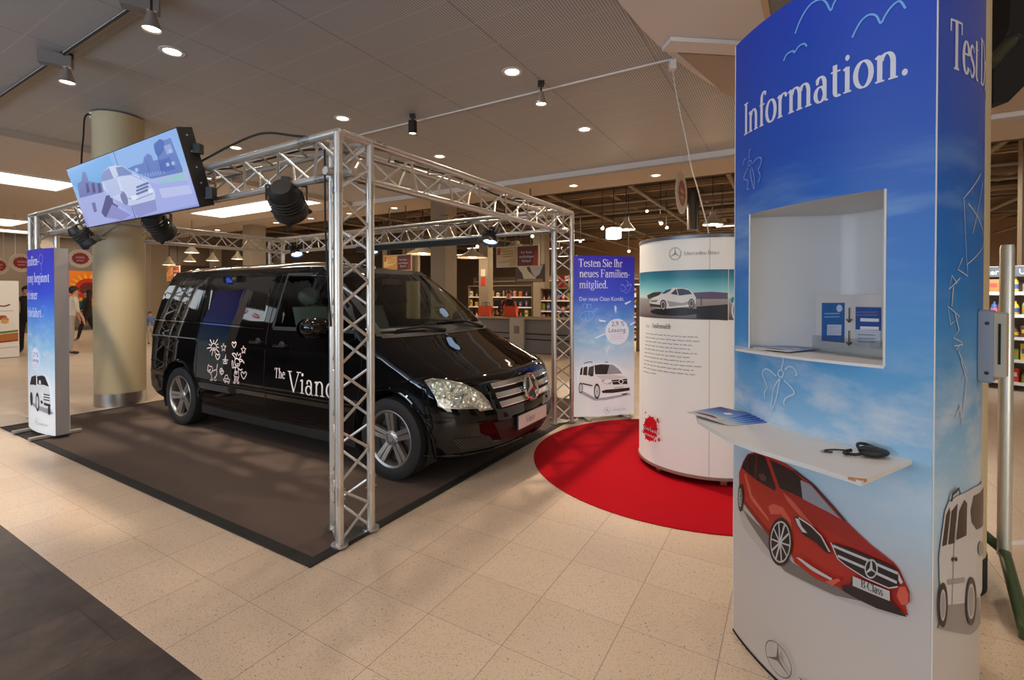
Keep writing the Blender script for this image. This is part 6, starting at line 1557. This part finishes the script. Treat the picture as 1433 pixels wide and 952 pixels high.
p = at(858.5, 327, 11.5); cu = thing('cube_lamp', 'glowing white cube lamp hanging over the blue banner stand', 'lamp', p)
k = MB(); k.box((0, 0, 0), (.27, .27, .27), mat('cube_glow', (1, .93, .84), .5, emit=2.6, emcol=(1, .93, .84)), rz=.3, bev=.02); k.build('lamp_shade', cu); k = MB(); k.tube([(0, 0, .13), (0, 0, 5.40 - p.z)], .01, M_BLK, 6); k.build('cord', cu)
# small bright ceiling spots in the shop
TLT = Matrix.Rotation(RAD(-62), 3, 'X')
sp = thing('shop_spotlight', '', 'spotlight'); k = MB(); k.lathe([(.035, .12), (.045, .10), (.055, 0), (.05, 0)], M_BLK, 16, M=TLT); k.build('housing', sp); k = MB(); k.lathe([(.0001, .006), (.048, .006)], mat('shop_glow', (1, .86, .66), .5, emit=3.0, emcol=(1, .82, .6)), 16, M=TLT); k.build('lamp_lens', sp); sps = [sp] + [copy_tree(sp) for _ in range(12)]
for i, (px, py, Y) in enumerate(((925, 313, 12), (843, 320, 13), (933, 319, 15), (745, 331, 13), (668, 345, 14), (880, 352, 15), (355, 362, 17), (430, 352, 16), (396, 356, 17), (812, 338, 15), (1012, 338, 13), (970, 300, 14), (905, 296, 15))):
    o = sps[i]; o.location = at(px, py, Y); o['label'] = 'small bright shop spotlight under the dark supermarket ceiling'; o['group'] = 'shop ceiling spotlights'; o.rotation_euler = (0, 0, RAD(-8)); k = MB(); k.tube([TLT @ Vector((0, 0, .13)), (0, .115, .3), (0, .115, 5.40 - o.location.z)], .01, M_BLK, 6); k.build('stem', o)
for a, b, pw in ((-4, 14.5, 260), (3, 15, 240), (-11, 15, 170), (-1, 21, 320), (-9, 22, 260), (-17, 15, 80), (-6, 28, 420), (3, 27, 380)):  # area lamps without fixtures, added to brighten the dark shop
    lamp('AREA', 'shop_fill', hall(a, b, 4.05), pw, (1, .80, .56), 2.2, aim=hall(a, b, 0), sy=.5)

# double hanging signs
M_SF = mat('sign_frame', lin((214, 196, 172)), .4, .3)
def double_sign(px, py, Y, w, h, label, left_cols, rz=0.0):
    p = at(px, py, Y); o = thing('hanging_sign', label, 'sign', p, ROT + rz)
    k = MB(); k.box((0, 0, 0), (w, .03, h), M_SF); k.build('sign_frame', o)
    for s_ in (-1, 1):
        k = MB(); k.tube([(s_ * w * .3, 0, h / 2), (s_ * w * .3, 0, 5.40 - p.z)], .012, M_BLK, 6); k.build('hanger', o)
    F_ = Flat((-w / 2, -.016, -h / 2), (1, 0, 0), (0, 0, 1), (0, -1, 0)); g = .02
    pr = Print(F_, .0005, .0004); pr.poly([(g, g), (w / 2 - g / 2, g), (w / 2 - g / 2, h - g), (g, h - g)], ink(*left_cols[0]))
    pr.poly([(g, h * .25), (w * .22, h * .32), (w * .45, h * .45), (w * .45, h * .9), (g, h * .7)], ink(*left_cols[1])); pr.poly([(g, h * .6), (w * .1, h * .6), (w * .1, h * .93), (g, h * .93)], ink(*left_cols[2])); pr.poly([(g, g), (w * .3, g), (w * .34, h * .2), (g, h * .22)], ink(*left_cols[3]))
    for i in range(3): pr.line([(w * .16, h * (.5 + .12 * i)), (w * .42, h * (.52 + .12 * i))], .02, ink(*left_cols[4]))
    pr.poly([(w / 2 + g / 2, g), (w - g, g), (w - g, h - g), (w / 2 + g / 2, h - g)], ink(108, 50, 40)); pr.poly([(w * .86, g), (w - g, g), (w - g, h * .8), (w * .92, h * .7)], ink(176, 66, 34))
    for i, t in enumerate(('Für Ihren', 'nachhaltigen', 'Einkauf')):
        ww = sans_mesh(t)[2] * .052; pr.sans(t, w * .72 - min(ww, w * .34) / 2, h * (.62 - .2 * i), .052, W1, min(1, w * .34 / ww))
    pr.build('sign_print', o)
double_sign(724, 359, 10.6, 1.08, .47, 'brown and red double sign with beige left half, over the checkout', [(186, 156, 110), (200, 176, 130), (150, 70, 50), (196, 180, 150), (150, 116, 76)])
double_sign(556.5, 368, 12.6, .98, .42, 'glowing orange and dark red double sign over the van windscreen', [(236, 170, 80), (250, 214, 140), (214, 110, 40), (232, 150, 70), (216, 140, 60)])
double_sign(243, 383, 17.5, .95, .55, 'small orange and brown double sign behind the rear of the van roof', [(226, 130, 60), (240, 180, 100), (196, 60, 40), (232, 160, 80), (206, 120, 50)])

# round hanging signs
def round_sign(px, py, Y, r, label, rz, s=1.0):
    p = at(px, py, Y); o = thing('round_sign', label, 'sign', p, rz); k = MB(); Mx = Matrix.Rotation(pi / 2, 3, 'X')
    k.lathe([(.0001, .012), (r, .012), (r, -.012), (.0001, -.012)], mat('sign_white', lin((214, 200, 184)), .5), 40, M=Mx, smooth=False); k.build('sign_disc', o)
    for sg in (1, -1):
        pr = Print(Flat((0, -.0125 * sg, 0), (sg, 0, 0), (0, 0, 1), (0, -sg, 0)), .0006); bl = []
        for i in range(40):
            a = 2 * pi * i / 40; q = .66 * r * (1 + (.10 if i % 3 == 0 else 0)); bl.append((q * cos(a), q * .92 * sin(a)))
        pr.poly(bl, ink(150, 22, 24)); pr.text('swiss', -.36 * r, .02 * r, .26 * r, W1, .72 * r / (text_width('swiss') * .26 * r / .66)); pr.text('power', -.30 * r, -.28 * r, .18 * r, W1, .6 * r / (text_width('power') * .18 * r / .66)); pr.build('sign_print', o)
    k = MB()
    for x in (-r * .5, r * .5): k.tube([(x, 0, r * .86), (x, 0, (3.945 if px > 900 else 3.845) - p.z)], .004, M_STEEL, 6)
    k.build('hanger', o)
def face_cam(px, Y, turn=0): q = at(px, HY, Y); return atan2(q.x, -q.y) + pi + turn if False else atan2(-q.x, q.y) + turn
round_sign(953, 271, 8.2, .35, 'round white sign with red emblem seen nearly edge-on, hanging over the white drum', face_cam(953, 8.2, RAD(76)))
round_sign(113, 362, 14.5, .28, 'round white sign with red emblem hanging between the banner stand and the column', face_cam(113, 14.5))
round_sign(31, 368, 14.0, .27, 'round white sign with red emblem, mostly hidden by the top of the left banner stand', face_cam(31, 14, RAD(15)))
round_sign(-2, 372, 14.5, .27, 'round white sign with red emblem cut off by the left edge', face_cam(-2, 14.5, RAD(30)))

# ------------------------------------------------------------------ checkout
ck = thing('checkout_counter', 'grey supermarket checkout counter with beige top, behind the right truss tower', 'checkout', hall(-5.9, 11.05), ROT)
M_CK = mat('checkout_grey', lin((132, 132, 138)), .45, .2); k = MB()
k.box((0, 0, .43), (3.0, .62, .86), M_CK, bev=.02); k.box((0, -.312, .50), (2.9, .01, .03), M_BLK); k.box((0, -.312, .36), (2.9, .01, .03), M_BLK); k.build('cabinet', ck)
k = MB(); k.box((0, 0, .885), (3.1, .72, .05), mat('counter_top', lin((176, 158, 130)), .4), bev=.01); k.build('counter_top', ck)
k = MB(); k.box((.4, 0, .913), (1.9, .5, .006), M_RUB); k.build('conveyor_belt', ck)
k = MB(); k.box((-.22, -.36, .48), (.42, .10, .84), mat('ck_panel', lin((190, 184, 178)), .5), bev=.01); k.box((-.22, -.412, .6), (.16, .005, .2), M_GREY); k.build('end_panel', ck)
till = thing('cash_register', 'dark cash register screen standing on the checkout counter left of the cashier', 'till', hall(-6.98, 11.2, .911), ROT)
k = MB(); k.box((0, 0, .02), (.26, .24, .04), M_BLK, bev=.005); k.tube([(0, 0, .04), (0, .02, .25)], .02, M_BLK, 8); k.build('stand', till); k = MB(); k.box((-.05, 0, .36), (.22, .04, .2), M_BLK, bev=.01); k.build('screen', till)
for i, (a, col) in enumerate(((-7.3, (226, 84, 40)), (-6.5, (222, 70, 36)))):
    g = thing('shopping_bag', ('orange-red shopping bag on the checkout counter left of the cashier', 'orange-red shopping bag on the checkout counter in front of the cashier')[i], 'bag', hall(a, 10.98, .917), ROT + .2 * i)
    k = MB(); P = [[(.19 * cx_ * (1 - .12 * t) + .02 * sin(5 * t + j), .11 * cy_ * (1 - .2 * t), .27 * t + .02 * sin(3 * j) * t) for j, (cx_, cy_) in enumerate(((-1, -1), (0, -1.15), (1, -1), (1.1, 0), (1, 1), (0, 1.15), (-1, 1), (-1.1, 0)))] for t in (0, .3, .7, 1)]
    k.grid(P, mat('bag_orange', lin((226, 78, 38)), .5), True, True); k.add(P[0], [tuple(range(8))], mat('bag_orange', (1, 1, 1))); k.build('bag_body', g)
    k = MB()
    for y in (-.08, .08): k.tube(smoothline([(-.08, y, .26), (-.07, y * .8, .36), (.07, y * .8, .36), (.08, y, .26)], 5), .008, M_BLK, 6)
    k.build('handle', g)

# shelves with goods
PCOL = [(200, 60, 40), (220, 180, 60), (120, 150, 60), (230, 220, 200), (60, 90, 150), (180, 110, 50), (90, 60, 40), (210, 120, 140)]
PM = [mat('goods_%d' % i, lin(c), .45) for i, c in enumerate(PCOL)]
pk = []
for i, mt in enumerate(PM):
    k = MB(); k.box((0, 0, .5), (1, 1, 1), mt, bev=.04); k.box((0, -.502, .55), (.7, .006, .3), PM[(i + 3) % 8]); o = k.build('packet'); pk.append(o)
    k = MB(); k.lathe([(.0001, 0), (.48, 0), (.5, .04), (.5, .58), (.42, .70), (.2, .82), (.17, .98), (.0001, 1.0)], mt, 14); k.lathe([(.505, .2), (.505, .5)], PM[(i + 3) % 8], 14); o = k.build('bottle'); pk.append(o)
for o in pk: o.location = (0, 0, -50)
used = set()
def put(i, loc, sc, rz, label, cat, group):
    o = pk[i]
    if i in used: o = o.copy(); COL.objects.link(o)
    used.add(i); o.location = loc; o.scale = sc; o.rotation_euler = (0, 0, rz); tag(o, label, cat, group)
def shelf(a, b, w, h, n, label, lab_goods, group, rz=0.0, base_col=M_WPAINT, step=.16, light=0, bottles=False, skip=()):
    p = hall(a, b); o = thing('shelf_unit', label, 'shelf', p, ROT + rz); k = MB(); k.box((0, .24, h / 2), (w, .02, h), mat('shelf_back', lin((120, 104, 84)), .7)); k.build('back_panel', o)
    for s_ in (-1, 1): k = MB(); k.box((s_ * (w / 2 - .012), 0, h / 2), (.024, .48, h), base_col); k.build('side_panel', o)
    R_ = Matrix.Rotation(ROT + rz, 3, 'Z')
    for i in range(n):
        z = .12 + (h - .2) * i / n; k = MB(); k.box((0, 0, z), (w - .05, .46, .025), base_col); k.box((0, -.235, z), (w - .05, .012, .05), M_WPAINT); k.build('shelf_board', o)
        x = -w / 2 + .09
        while x < w / 2 - .09:
            if (i, 0) not in skip and i >= n - 5:
                j = rp.randrange(8); kind = rp.random() < (.8 if bottles else .35); hh = min((h - .2) / n - .06, rp.uniform(.16, .30)); ww = rp.uniform(.07, .1) if kind else rp.uniform(.09, .14)
                put(2 * j + (1 if kind else 0), p + R_ @ Vector((x, -.12, z + .013)), (ww, ww * (1 if kind else .8), hh), ROT + rz, lab_goods, 'bottle' if kind else 'packet', group)
            x += step
    k = MB(); k.box((0, 0, h - .02), (w, .48, .04), base_col); k.build('top_panel', o)
    return o
shelf(-4.2, 15.6, 1.9, 1.85, 5, 'white shop shelf full of colourful goods behind the checkout', 'small packaged product on the shelf behind the checkout', 'goods behind the checkout')
shelf(-6.9, 15.9, 2.2, 1.75, 4, 'dark shop shelf with goods to the right of the square pillar', 'small packaged product on the dark shelf beside the square pillar', 'goods beside the pillar', base_col=M_BEAM, step=.2)
shelf(-10.8, 17.5, 3.2, 1.9, 4, 'shop shelf seen through the van cabin left of the square pillar', 'small packaged product on the shelf left of the square pillar', 'goods left of the pillar', base_col=M_BEAM, step=.28)
shelf(-1.3, 15.2, 2.2, 1.8, 4, 'shop shelf seen between the right truss tower and the banner stand', 'small packaged product on the shelf behind the banner stand', 'goods behind the banner', step=.3)
fz = shelf(3.1, 10.55, 2.4, 1.95, 5, 'lit refrigerated drinks shelf with black sign band, behind the steel barrier post', 'bottle or packet on the refrigerated shelf at the right edge', 'drinks on the refrigerated shelf', step=.12, bottles=True, rz=-.55)
k = MB(); k.box((0, -.26, 1.86), (2.4, .05, .16), M_BLK); fb = k.build('sign_band', fz)
pr = Print(Flat((-1.2, -.287, 1.82), (1, 0, 0), (0, 0, 1), (0, -1, 0)), .0006)
for x in (.25, .75, 1.25, 1.75): pr.sans('Unter', x, 0, .08, W1)
pr.build('sign_lettering', fb)
lamp('AREA', 'shelf_lamp', hall(2.7, 9.9, 1.9), 22, (.9, .95, 1), 1.2, aim=hall(3.1, 10.5, 1.1), sy=.15)
for i, o in enumerate(pk):
    if i not in used: bpy.data.objects.remove(o)
# rows of strip lights deeper in the shop
M_STRIP = mat('strip_glow', (1, .9, .74), .5, emit=2.4, emcol=(1, .86, .66))
st_ = thing('strip_light', '', 'ceiling light'); k = MB(); k.box((0, 0, .04), (1.3, .10, .05), M_GREY); k.build('housing', st_); k = MB(); k.box((0, 0, .0), (1.26, .07, .035), M_STRIP, bev=.008); k.build('tube', st_); k = MB()
for x in (-.5, .5): k.tube([(x, 0, .06), (x, 0, 1.62)], .006, M_BLK, 6)
k.build('hanger', st_)
for i, (a, b) in enumerate(((-1.6, 17.3), (-3.6, 21.2), (-8.1, 18.6), (-10.4, 21.4), (-13.2, 19.2), (1.6, 16.8), (3.2, 20.2), (-6.2, 25.2), (-.4, 25.0), (-11.5, 26), (5.0, 14.6), (-16.4, 22))):
    o = st_ if i == 0 else copy_tree(st_); o.location = hall(a, b, 3.78); o.rotation_euler = (0, 0, ROT); o['label'] = 'slim strip light hanging deep in the supermarket under its dark ceiling'; o['group'] = 'strip lights deep in the supermarket'
for i, (a, b, w) in enumerate(((-5, 22.5, 6.0), (-13, 23, 6.0), (2.5, 22, 5.0))):
    p = hall(a, b); o = thing('back_shelf', ('tall dark shelf wall far behind the checkout', 'tall dark shelf wall far behind the van roof', 'tall dark shelf wall far behind the blue banner stand')[i], 'shelf', p, ROT); k = MB(); k.box((0, .2, 1.25), (w, .04, 2.5), M_BEAM); k.build('back_panel', o)
    for j in range(5): k = MB(); k.box((0, 0, .25 + .5 * j), (w, .42, .03), M_WPAINT); k.build('shelf_board', o)
    for sx in (-1, 1): k = MB(); k.box((sx * w / 2, 0, 1.25), (.04, .44, 2.5), M_BEAM); k.build('side_panel', o)
# posters
po = thing('hanging_poster', 'grey and white poster with pale curved shapes, hanging behind the checkout', 'poster', at(742, 383, 12.2), ROT)
k = MB(); k.box((0, 0, 0), (.85, .02, .44), mat('poster_grey', lin((86, 72, 60)), .5)); k.build('poster_board', po); pr = Print(Flat((-.425, -.0105, -.22), (1, 0, 0), (0, 0, 1), (0, -1, 0)), .0006)
pr.poly(smoothline([(.06, .43), (.30, .43), (.36, .30), (.50, .18), (.60, .08), (.40, .03), (.24, .10), (.2, .22), (.10, .34)], 3, True), ink(206, 196, 178)); pr.poly([(.40, .43), (.80, .43), (.70, .20), (.58, .12), (.48, .24)], ink(190, 188, 186)); pr.poly([(.02, .02), (.80, .01), (.78, .08), (.05, .09)], ink(150, 132, 108)); pr.build('poster_print', po)
k = MB()
for x in (-.3, .3): k.tube([(x, 0, .22), (x, 0, 5.40 - po.location.z)], .006, M_BLK, 6)
k.build('hanger', po)
fg = thing('standing_display', 'orange-brown display figure standing on the shelf end near the right truss tower', 'display', hall(-3.4, 12.7), ROT); k = MB()
k.prism([(-.10, 0), (.10, 0), (.12, .25), (.05, .36), (.10, .44), (.10, .62), (-.10, .62), (-.10, .44), (-.05, .36), (-.12, .25)], -.08, .08, mat('figure_orange', lin((206, 104, 58)), .6), lambda x, y, z: (x, z, y + 1.72)); k.build('figure', fg); k = MB(); k.box((0, 0, .86), (.34, .3, 1.72), M_BEAM); k.build('plinth', fg)
pc = at(680, 385, 15.3); k = MB(); k.box((pc.x, pc.y, 2.7), (.34, .3, 5.4), M_PIL, rz=ROT); struct(k.build('pillar_square'))
cf = pc + Vector((.507, .862, 0)) * -.157
for i, (zc, h_) in enumerate(((1.92, .27), (2.20, .22))):
    o = thing('price_card', ('red price card on the square pillar right of the van windscreen', 'white price card above the red one on the square pillar')[i], 'card', (cf.x, cf.y, zc), ROT); k = MB(); k.box((0, 0, 0), (.17, .012, h_), mat('card_white' if i == 1 else 'card_red', lin((220, 206, 190) if i == 1 else (206, 52, 40)), .6)); k.build('card', o)
o = thing('price_card', 'red price card hanging behind the right truss tower', 'card', at(786, 394, 14.0), ROT); k = MB(); k.box((0, 0, 0), (.2, .012, .32), mat('card_red', (1, 0, 0))); k.build('card', o); k = MB(); k.tube([(0, 0, .16), (0, 0, 5.40 - o.location.z)], .005, M_BLK, 6); k.build('hanger', o)
# ------------------------------------------------------------------ left side of the mall
pa0 = Vector((-11.84, 11.46, 0)); pd = Vector((.507, .862, 0))
ps = thing('poster_stand', 'tall white advertising stand with a plate of food, at the left edge', 'display', pa0 - pd * .8, atan2(pd.y, pd.x)); k = MB(); k.box((0, .12, .92), (1.6, .24, 1.82), M_WPAINT, bev=.01); k.build('stand_body', ps)
pr = Print(Flat((-.8, -.0005, 0), (1, 0, 0), (0, 0, 1), (0, -1, 0)), .002)
pr.poly([(1.05, 1.38), (1.28, 1.38), (1.28, 1.66), (1.05, 1.66)], ink(150, 24, 34)); pr.text('Café', .62, 1.44, .12, ink(150, 24, 34), 1) if False else None
pr.line(smoothline([(.7, 1.22), (.8, 1.25), (.9, 1.20), (1.0, 1.25), (1.1, 1.21), (1.2, 1.25), (1.35, 1.23), (1.45, 1.27)], 5), .03, ink(96, 60, 50)); pr.line([(.7, 1.10), (1.5, 1.12)], .012, ink(170, 160, 150))
pr.ell(1.0, .80, .52, .16, ink(232, 226, 214)); rf_ = random.Random(2)
for i in range(16): pr.ell(1.0 + rf_.uniform(-.36, .36), .86 + rf_.uniform(-.09, .12), .07, .05, ink(*rf_.choice(((176, 96, 56), (206, 134, 84), (150, 70, 44), (214, 160, 110)))), n=12)
pr.poly([(.05, .52), (1.58, .66), (1.58, .62), (.05, .44)], ink(104, 120, 40)); pr.poly([(.05, .30), (1.58, .42), (1.58, .60), (.05, .42)], ink(178, 110, 56)); pr.line([(.05, .29), (1.58, .41)], .03, ink(150, 40, 30)); pr.line([(.05, .18), (1.58, .26)], .01, ink(170, 160, 150)); pr.build('stand_print', ps)
op = thing('wall_poster', 'big orange and yellow sunflower-like poster on the wall just left of the round column', 'poster', hall(-25.77, 8.35, 1.75), ROT + pi / 2); k = MB(); k.box((0, 0, 0), (2.3, .03, 1.5), mat('poster_orange', lin((226, 120, 26)), .5)); k.build('poster_board', op)
pr = Print(Flat((0, -.016, 0), (1, 0, 0), (0, 0, 1), (0, -1, 0)), .001)
for i in range(18):
    a = 2 * pi * i / 18; pr.poly([(.42 * cos(a - .12), .42 * sin(a - .12)), (.74 * cos(a), .70 * sin(a)), (.42 * cos(a + .12), .42 * sin(a + .12))], ink(240, 176, 30))
pr.ell(0, 0, .46, .44, ink(196, 40, 20)); pr.ell(0, 0, .3, .28, ink(110, 24, 16)); pr.build('poster_print', op)
for i, b in enumerate((-2, 1.6, 5.2, 7.0, 10.4, 13.5, 17)):
    k = MB(); k.box((-25.7, b, 1.95), (.3, .45, 3.9), M_BEIGE); struct(k.build('pillar_square'), True)
for i, b in enumerate((-.2, 3.4, 12)):
    k = MB(); k.box((-25.84, b, 1.5), (.06, 2.6, 2.9), mat('shop_dark', lin((70, 48, 36)), .6)); struct(k.build('door_%d' % (i + 1)), True)
k = MB(); k.box((-25.84, 8.6, 1.75), (.05, 2.8, 3.2), mat('shop_grey', lin((118, 104, 92)), .7)); struct(k.build('trim_3'), True)
# lit sign boxes of the shops at left, seen mirrored in the van windows
for i, (x, y, z) in enumerate(((-13.4, 4.9, 3.05), (-13.4, 7.0, 3.05))):
    o = thing('sign_box', ('lit white shop sign box outside the photograph, nearer one', 'lit white shop sign box outside the photograph, farther one')[i], 'sign', (x, y, z)); k = MB(); k.box((0, 0, 0), (.15, 1.5, .62), M_GREY, bev=.01); k.build('sign_body', o)
    k = MB(); k.box((.078, 0, 0), (.006, 1.44, .56), mat('sign_glow', (.9, .95, 1), .5, emit=1.6, emcol=(.86, .94, 1))); k.build('sign_face', o)
    pr = Print(Flat((.082, -.72, -.28), (0, 1, 0), (0, 0, 1), (1, 0, 0)), .001); mt = mat('sign_red_glow', (.8, .05, .05), .5, emit=.9, emcol=(.8, .03, .02))
    if i == 0:
        for cx_ in (.5, .95): pr.line([(cx_ + .16 * cos(a), .28 + .14 * sin(a)) for a in [RAD(40 + 280 * j / 14) for j in range(15)]], .05, mt)
    else: pr.line([(.3, .3), (1.1, .3)], .04, mat('sign_grey_glow', (.3, .35, .4), .5, emit=.4, emcol=(.4, .5, .6)))
    pr.build('sign_print', o); k = MB()
    for yy in (-.5, .5): k.tube([(0, yy, .3), (0, yy, CEIL - .11 - z)], .012, M_STEEL, 6)
    k.build('hanger', o)

# ------------------------------------------------------------------ people
SKIN = mat('skin', lin((206, 150, 122)), .55); HAIR = mat('hair_dark', lin((34, 24, 20)), .6); HAIRB = mat('hair_brown', lin((96, 62, 40)), .6)
def person(label, loc, rz, H, shirt, legs, hair, arms=((.16, .10, -.26), (.16, .12, -.26)), stride=.0, lean=0.0, long_hair=False, sleeves=None, shoes=M_BLK, female=False):
    s = H / 1.75; k = lambda x, y, z: (x * s, y * s, z * s)
    o = thing('person', label, 'person', loc, rz); V, R_, E_ = [], [], []
    def add(p, r, parent=None):
        V.append(k(*p)); R_.append(r * s)
        if parent is not None: E_.append((parent, len(V) - 1))
        return len(V) - 1
    sw = .165 if female else .19; L_ = lean
    pel = add((0, 0, .95), .125); wai = add((0, -L_ * .3, 1.10), .115, pel); che = add((0, -L_ * .7, 1.30), .135, wai); nb = add((0, -L_, 1.45), .07, che); nk = add((0, -L_ * 1.1, 1.52), .052, nb); hd = add((0, -L_ * 1.2 - .015, 1.60), .082, nk); add((0, -L_ * 1.25, 1.69), .075, hd)
    for sg, (ax_, ay_, az_) in zip((-1, 1), arms):
        sh_ = add((sg * sw, -L_ * .9, 1.40), .058, nb); el = add((sg * (sw + .05), -L_ * .9 - ay_ * .3, 1.40 - .27), .042, sh_); wr = add((sg * (sw + .05 - (.16 - ax_)), -L_ * .9 - ay_ * 2.2, 1.13 + az_ + .04), .030, el)
        hn = add((sg * (sw + .05 - (.16 - ax_)), -L_ * .9 - ay_ * 2.2 - .02, 1.06 + az_ + .02), .034, wr)
        for f in range(4): 
            b_ = add((sg * (sw + .05 - (.16 - ax_)) + (f - 1.5) * .017, -L_ * .9 - ay_ * 2.2 - .03, .99 + az_ + .02), .010, hn); add((sg * (sw + .05 - (.16 - ax_)) + (f - 1.5) * .015, -L_ * .9 - ay_ * 2.2 - .045, .945 + az_ + .02), .008, b_)
        b_ = add((sg * (sw + .05 - (.16 - ax_)) - sg * .035, -L_ * .9 - ay_ * 2.2 - .045, 1.02 + az_ + .02), .011, hn)
    for sg in (-1, 1):
        st = stride * sg; hp = add((sg * .09, 0, .88), .10, pel); kn = add((sg * .10, -st * .5 - .02, .50), .065, hp); an = add((sg * .10, -st + (.08 if st < 0 else 0), .10), .042, kn); add((sg * .11, -st - .05 + (.08 if st < 0 else 0), .045), .042, an); add((sg * .115, -st - .17 + (.08 if st < 0 else 0), .035), .034, len(V) - 1)
    me = bpy.data.meshes.new('body'); me.from_pydata(V, E_, []); ob = bpy.data.objects.new('body_tmp', me); COL.objects.link(ob)
    ob.modifiers.new('s', 'SKIN'); ob.modifiers.new('u', 'SUBSURF').levels = 1; ob.modifiers['u'].render_levels = 1
    for i, r in enumerate(R_): me.skin_vertices[0].data[i].radius = (r, r)
    me.skin_vertices[0].data[0].use_root = True
    dg = bpy.context.evaluated_depsgraph_get(); m2 = bpy.data.meshes.new_from_object(ob.evaluated_get(dg)); bpy.data.objects.remove(ob)
    mats_ = [SKIN, shirt, legs, shoes, sleeves or shirt]
    for mt in mats_: m2.materials.append(mt)
    for p in m2.polygons:
        x, y, z = p.center.x / s, p.center.y / s, p.center.z / s; i = 0
        if z < .085: i = 3
        elif z < .97 and abs(x) < .22: i = 2
        elif z < 1.49: i = 1
        if abs(x) > sw + .005 and z > .8: i = 4 if z > 1.16 + min(0, arms[0][2] * .3) else 0
        if z >= 1.49: i = 0
        p.material_index = i; p.use_smooth = True
    b = bpy.data.objects.new('body', m2); COL.objects.link(b); b.parent = o
    hm = MB(); c = k(0, -L_ * 1.25 + .012, 1.665); P = []
    for i in range(9):
        T_ = lambda a: i / 8 * (.46 + .30 * max(0, cos(a) + .35)); P.append([(c[0] + .098 * s * sin(pi * T_(a)) * sin(a), c[1] + (.108 * sin(pi * T_(a)) * cos(a) + .01) * s, c[2] + .112 * s * cos(pi * T_(a))) for a in [2 * pi * j / 18 for j in range(18)]])
    hm.grid(P, hair, True, True)
    if long_hair: hm.grid([[(c[0] + .095 * s * sin(a), c[1] + .085 * s * cos(a) * (1 - .3 * t) + .02 * s, c[2] - .02 * s - .30 * s * t) for a in [RAD(-100 + 200 * j / 12) for j in range(13)]] for t in (0, .3, .7, 1)], hair, True)
    hm.build('hair', o)
    fc = MB(); fy = c[1] - .095 * s
    for sg in (-1, 1): fc.sphere((c[0] + sg * .032 * s, fy + .010 * s, c[2] - .045 * s), .011 * s, HAIR, 8, 6)
    fc.sphere((c[0], fy - .008 * s, c[2] - .075 * s), .014 * s, SKIN, 8, 6, (.8, 1, 1.3)); fc.sphere((c[0], fy + .010 * s, c[2] - .112 * s), .022 * s, mat('lips', lin((160, 90, 80)), .5), 8, 6, (1, .5, .3))
    for sg in (-1, 1): fc.sphere((c[0] + sg * .085 * s, c[1] + .01 * s, c[2] - .06 * s), .024 * s, SKIN, 8, 6, (.4, .8, 1.2))
    fc.build('face', o)
    return o
M_SHW = mat('shirt_white', lin((206, 196, 182)), .8); M_DK = mat('cloth_dark', lin((40, 34, 34)), .85); M_PALE = mat('trousers_pale', lin((168, 162, 150)), .85); M_OR = mat('sleeve_orange', lin((222, 96, 46)), .8)
person('person in a white shirt and pale trousers bending away beside the left banner stand', on_z(96, 496), RAD(150), 1.70, M_SHW, M_PALE, HAIR, lean=.10, arms=((.16, .05, -.2), (.16, .08, -.2)))
person('person with long dark hair in dark clothes walking in front of the orange poster', on_z(122, 477), RAD(-70), 1.66, M_DK, M_DK, HAIR, stride=.22, long_hair=True, female=True, shoes=mat('shoe_pale', lin((190, 150, 120)), .6))
person('small child in a blue shirt and grey trousers between the column and the van', on_z(210, 481), RAD(60), .98, mat('shirt_blue', lin((92, 116, 168)), .8), M_PALE, HAIRB, arms=((.16, .22, .05), (.16, .22, .05)))
person('person in black clothes partly hidden behind the left banner stand beside the food stand', on_z(37, 493), RAD(30), 1.72, M_DK, M_DK, HAIR)
person('cashier with dark vest and orange sleeves behind the checkout counter', hall(-6.98, 11.72), ROT + RAD(8), 1.62, M_DK, M_DK, HAIRB, arms=((.05, .20, .12), (.05, .20, .12)), sleeves=M_OR, lean=.05)
bg = thing('shoulder_bag', 'turquoise bag carried at the side of the dark-haired walking person', 'bag', on_z(113, 477) + Vector((0, 0, 1.0))); k = MB(); k.box((0, 0, .12), (.34, .14, .36), mat('bag_teal', lin((36, 130, 146)), .7), rz=.5, bev=.04); k.build('bag_body', bg); k = MB(); k.tube(smoothline([(-.12, -.06, .28), (-.02, 0, .48), (.12, .06, .28)], 6), .012, mat('bag_teal', (0, 0, 0)), 6); k.build('strap', bg)
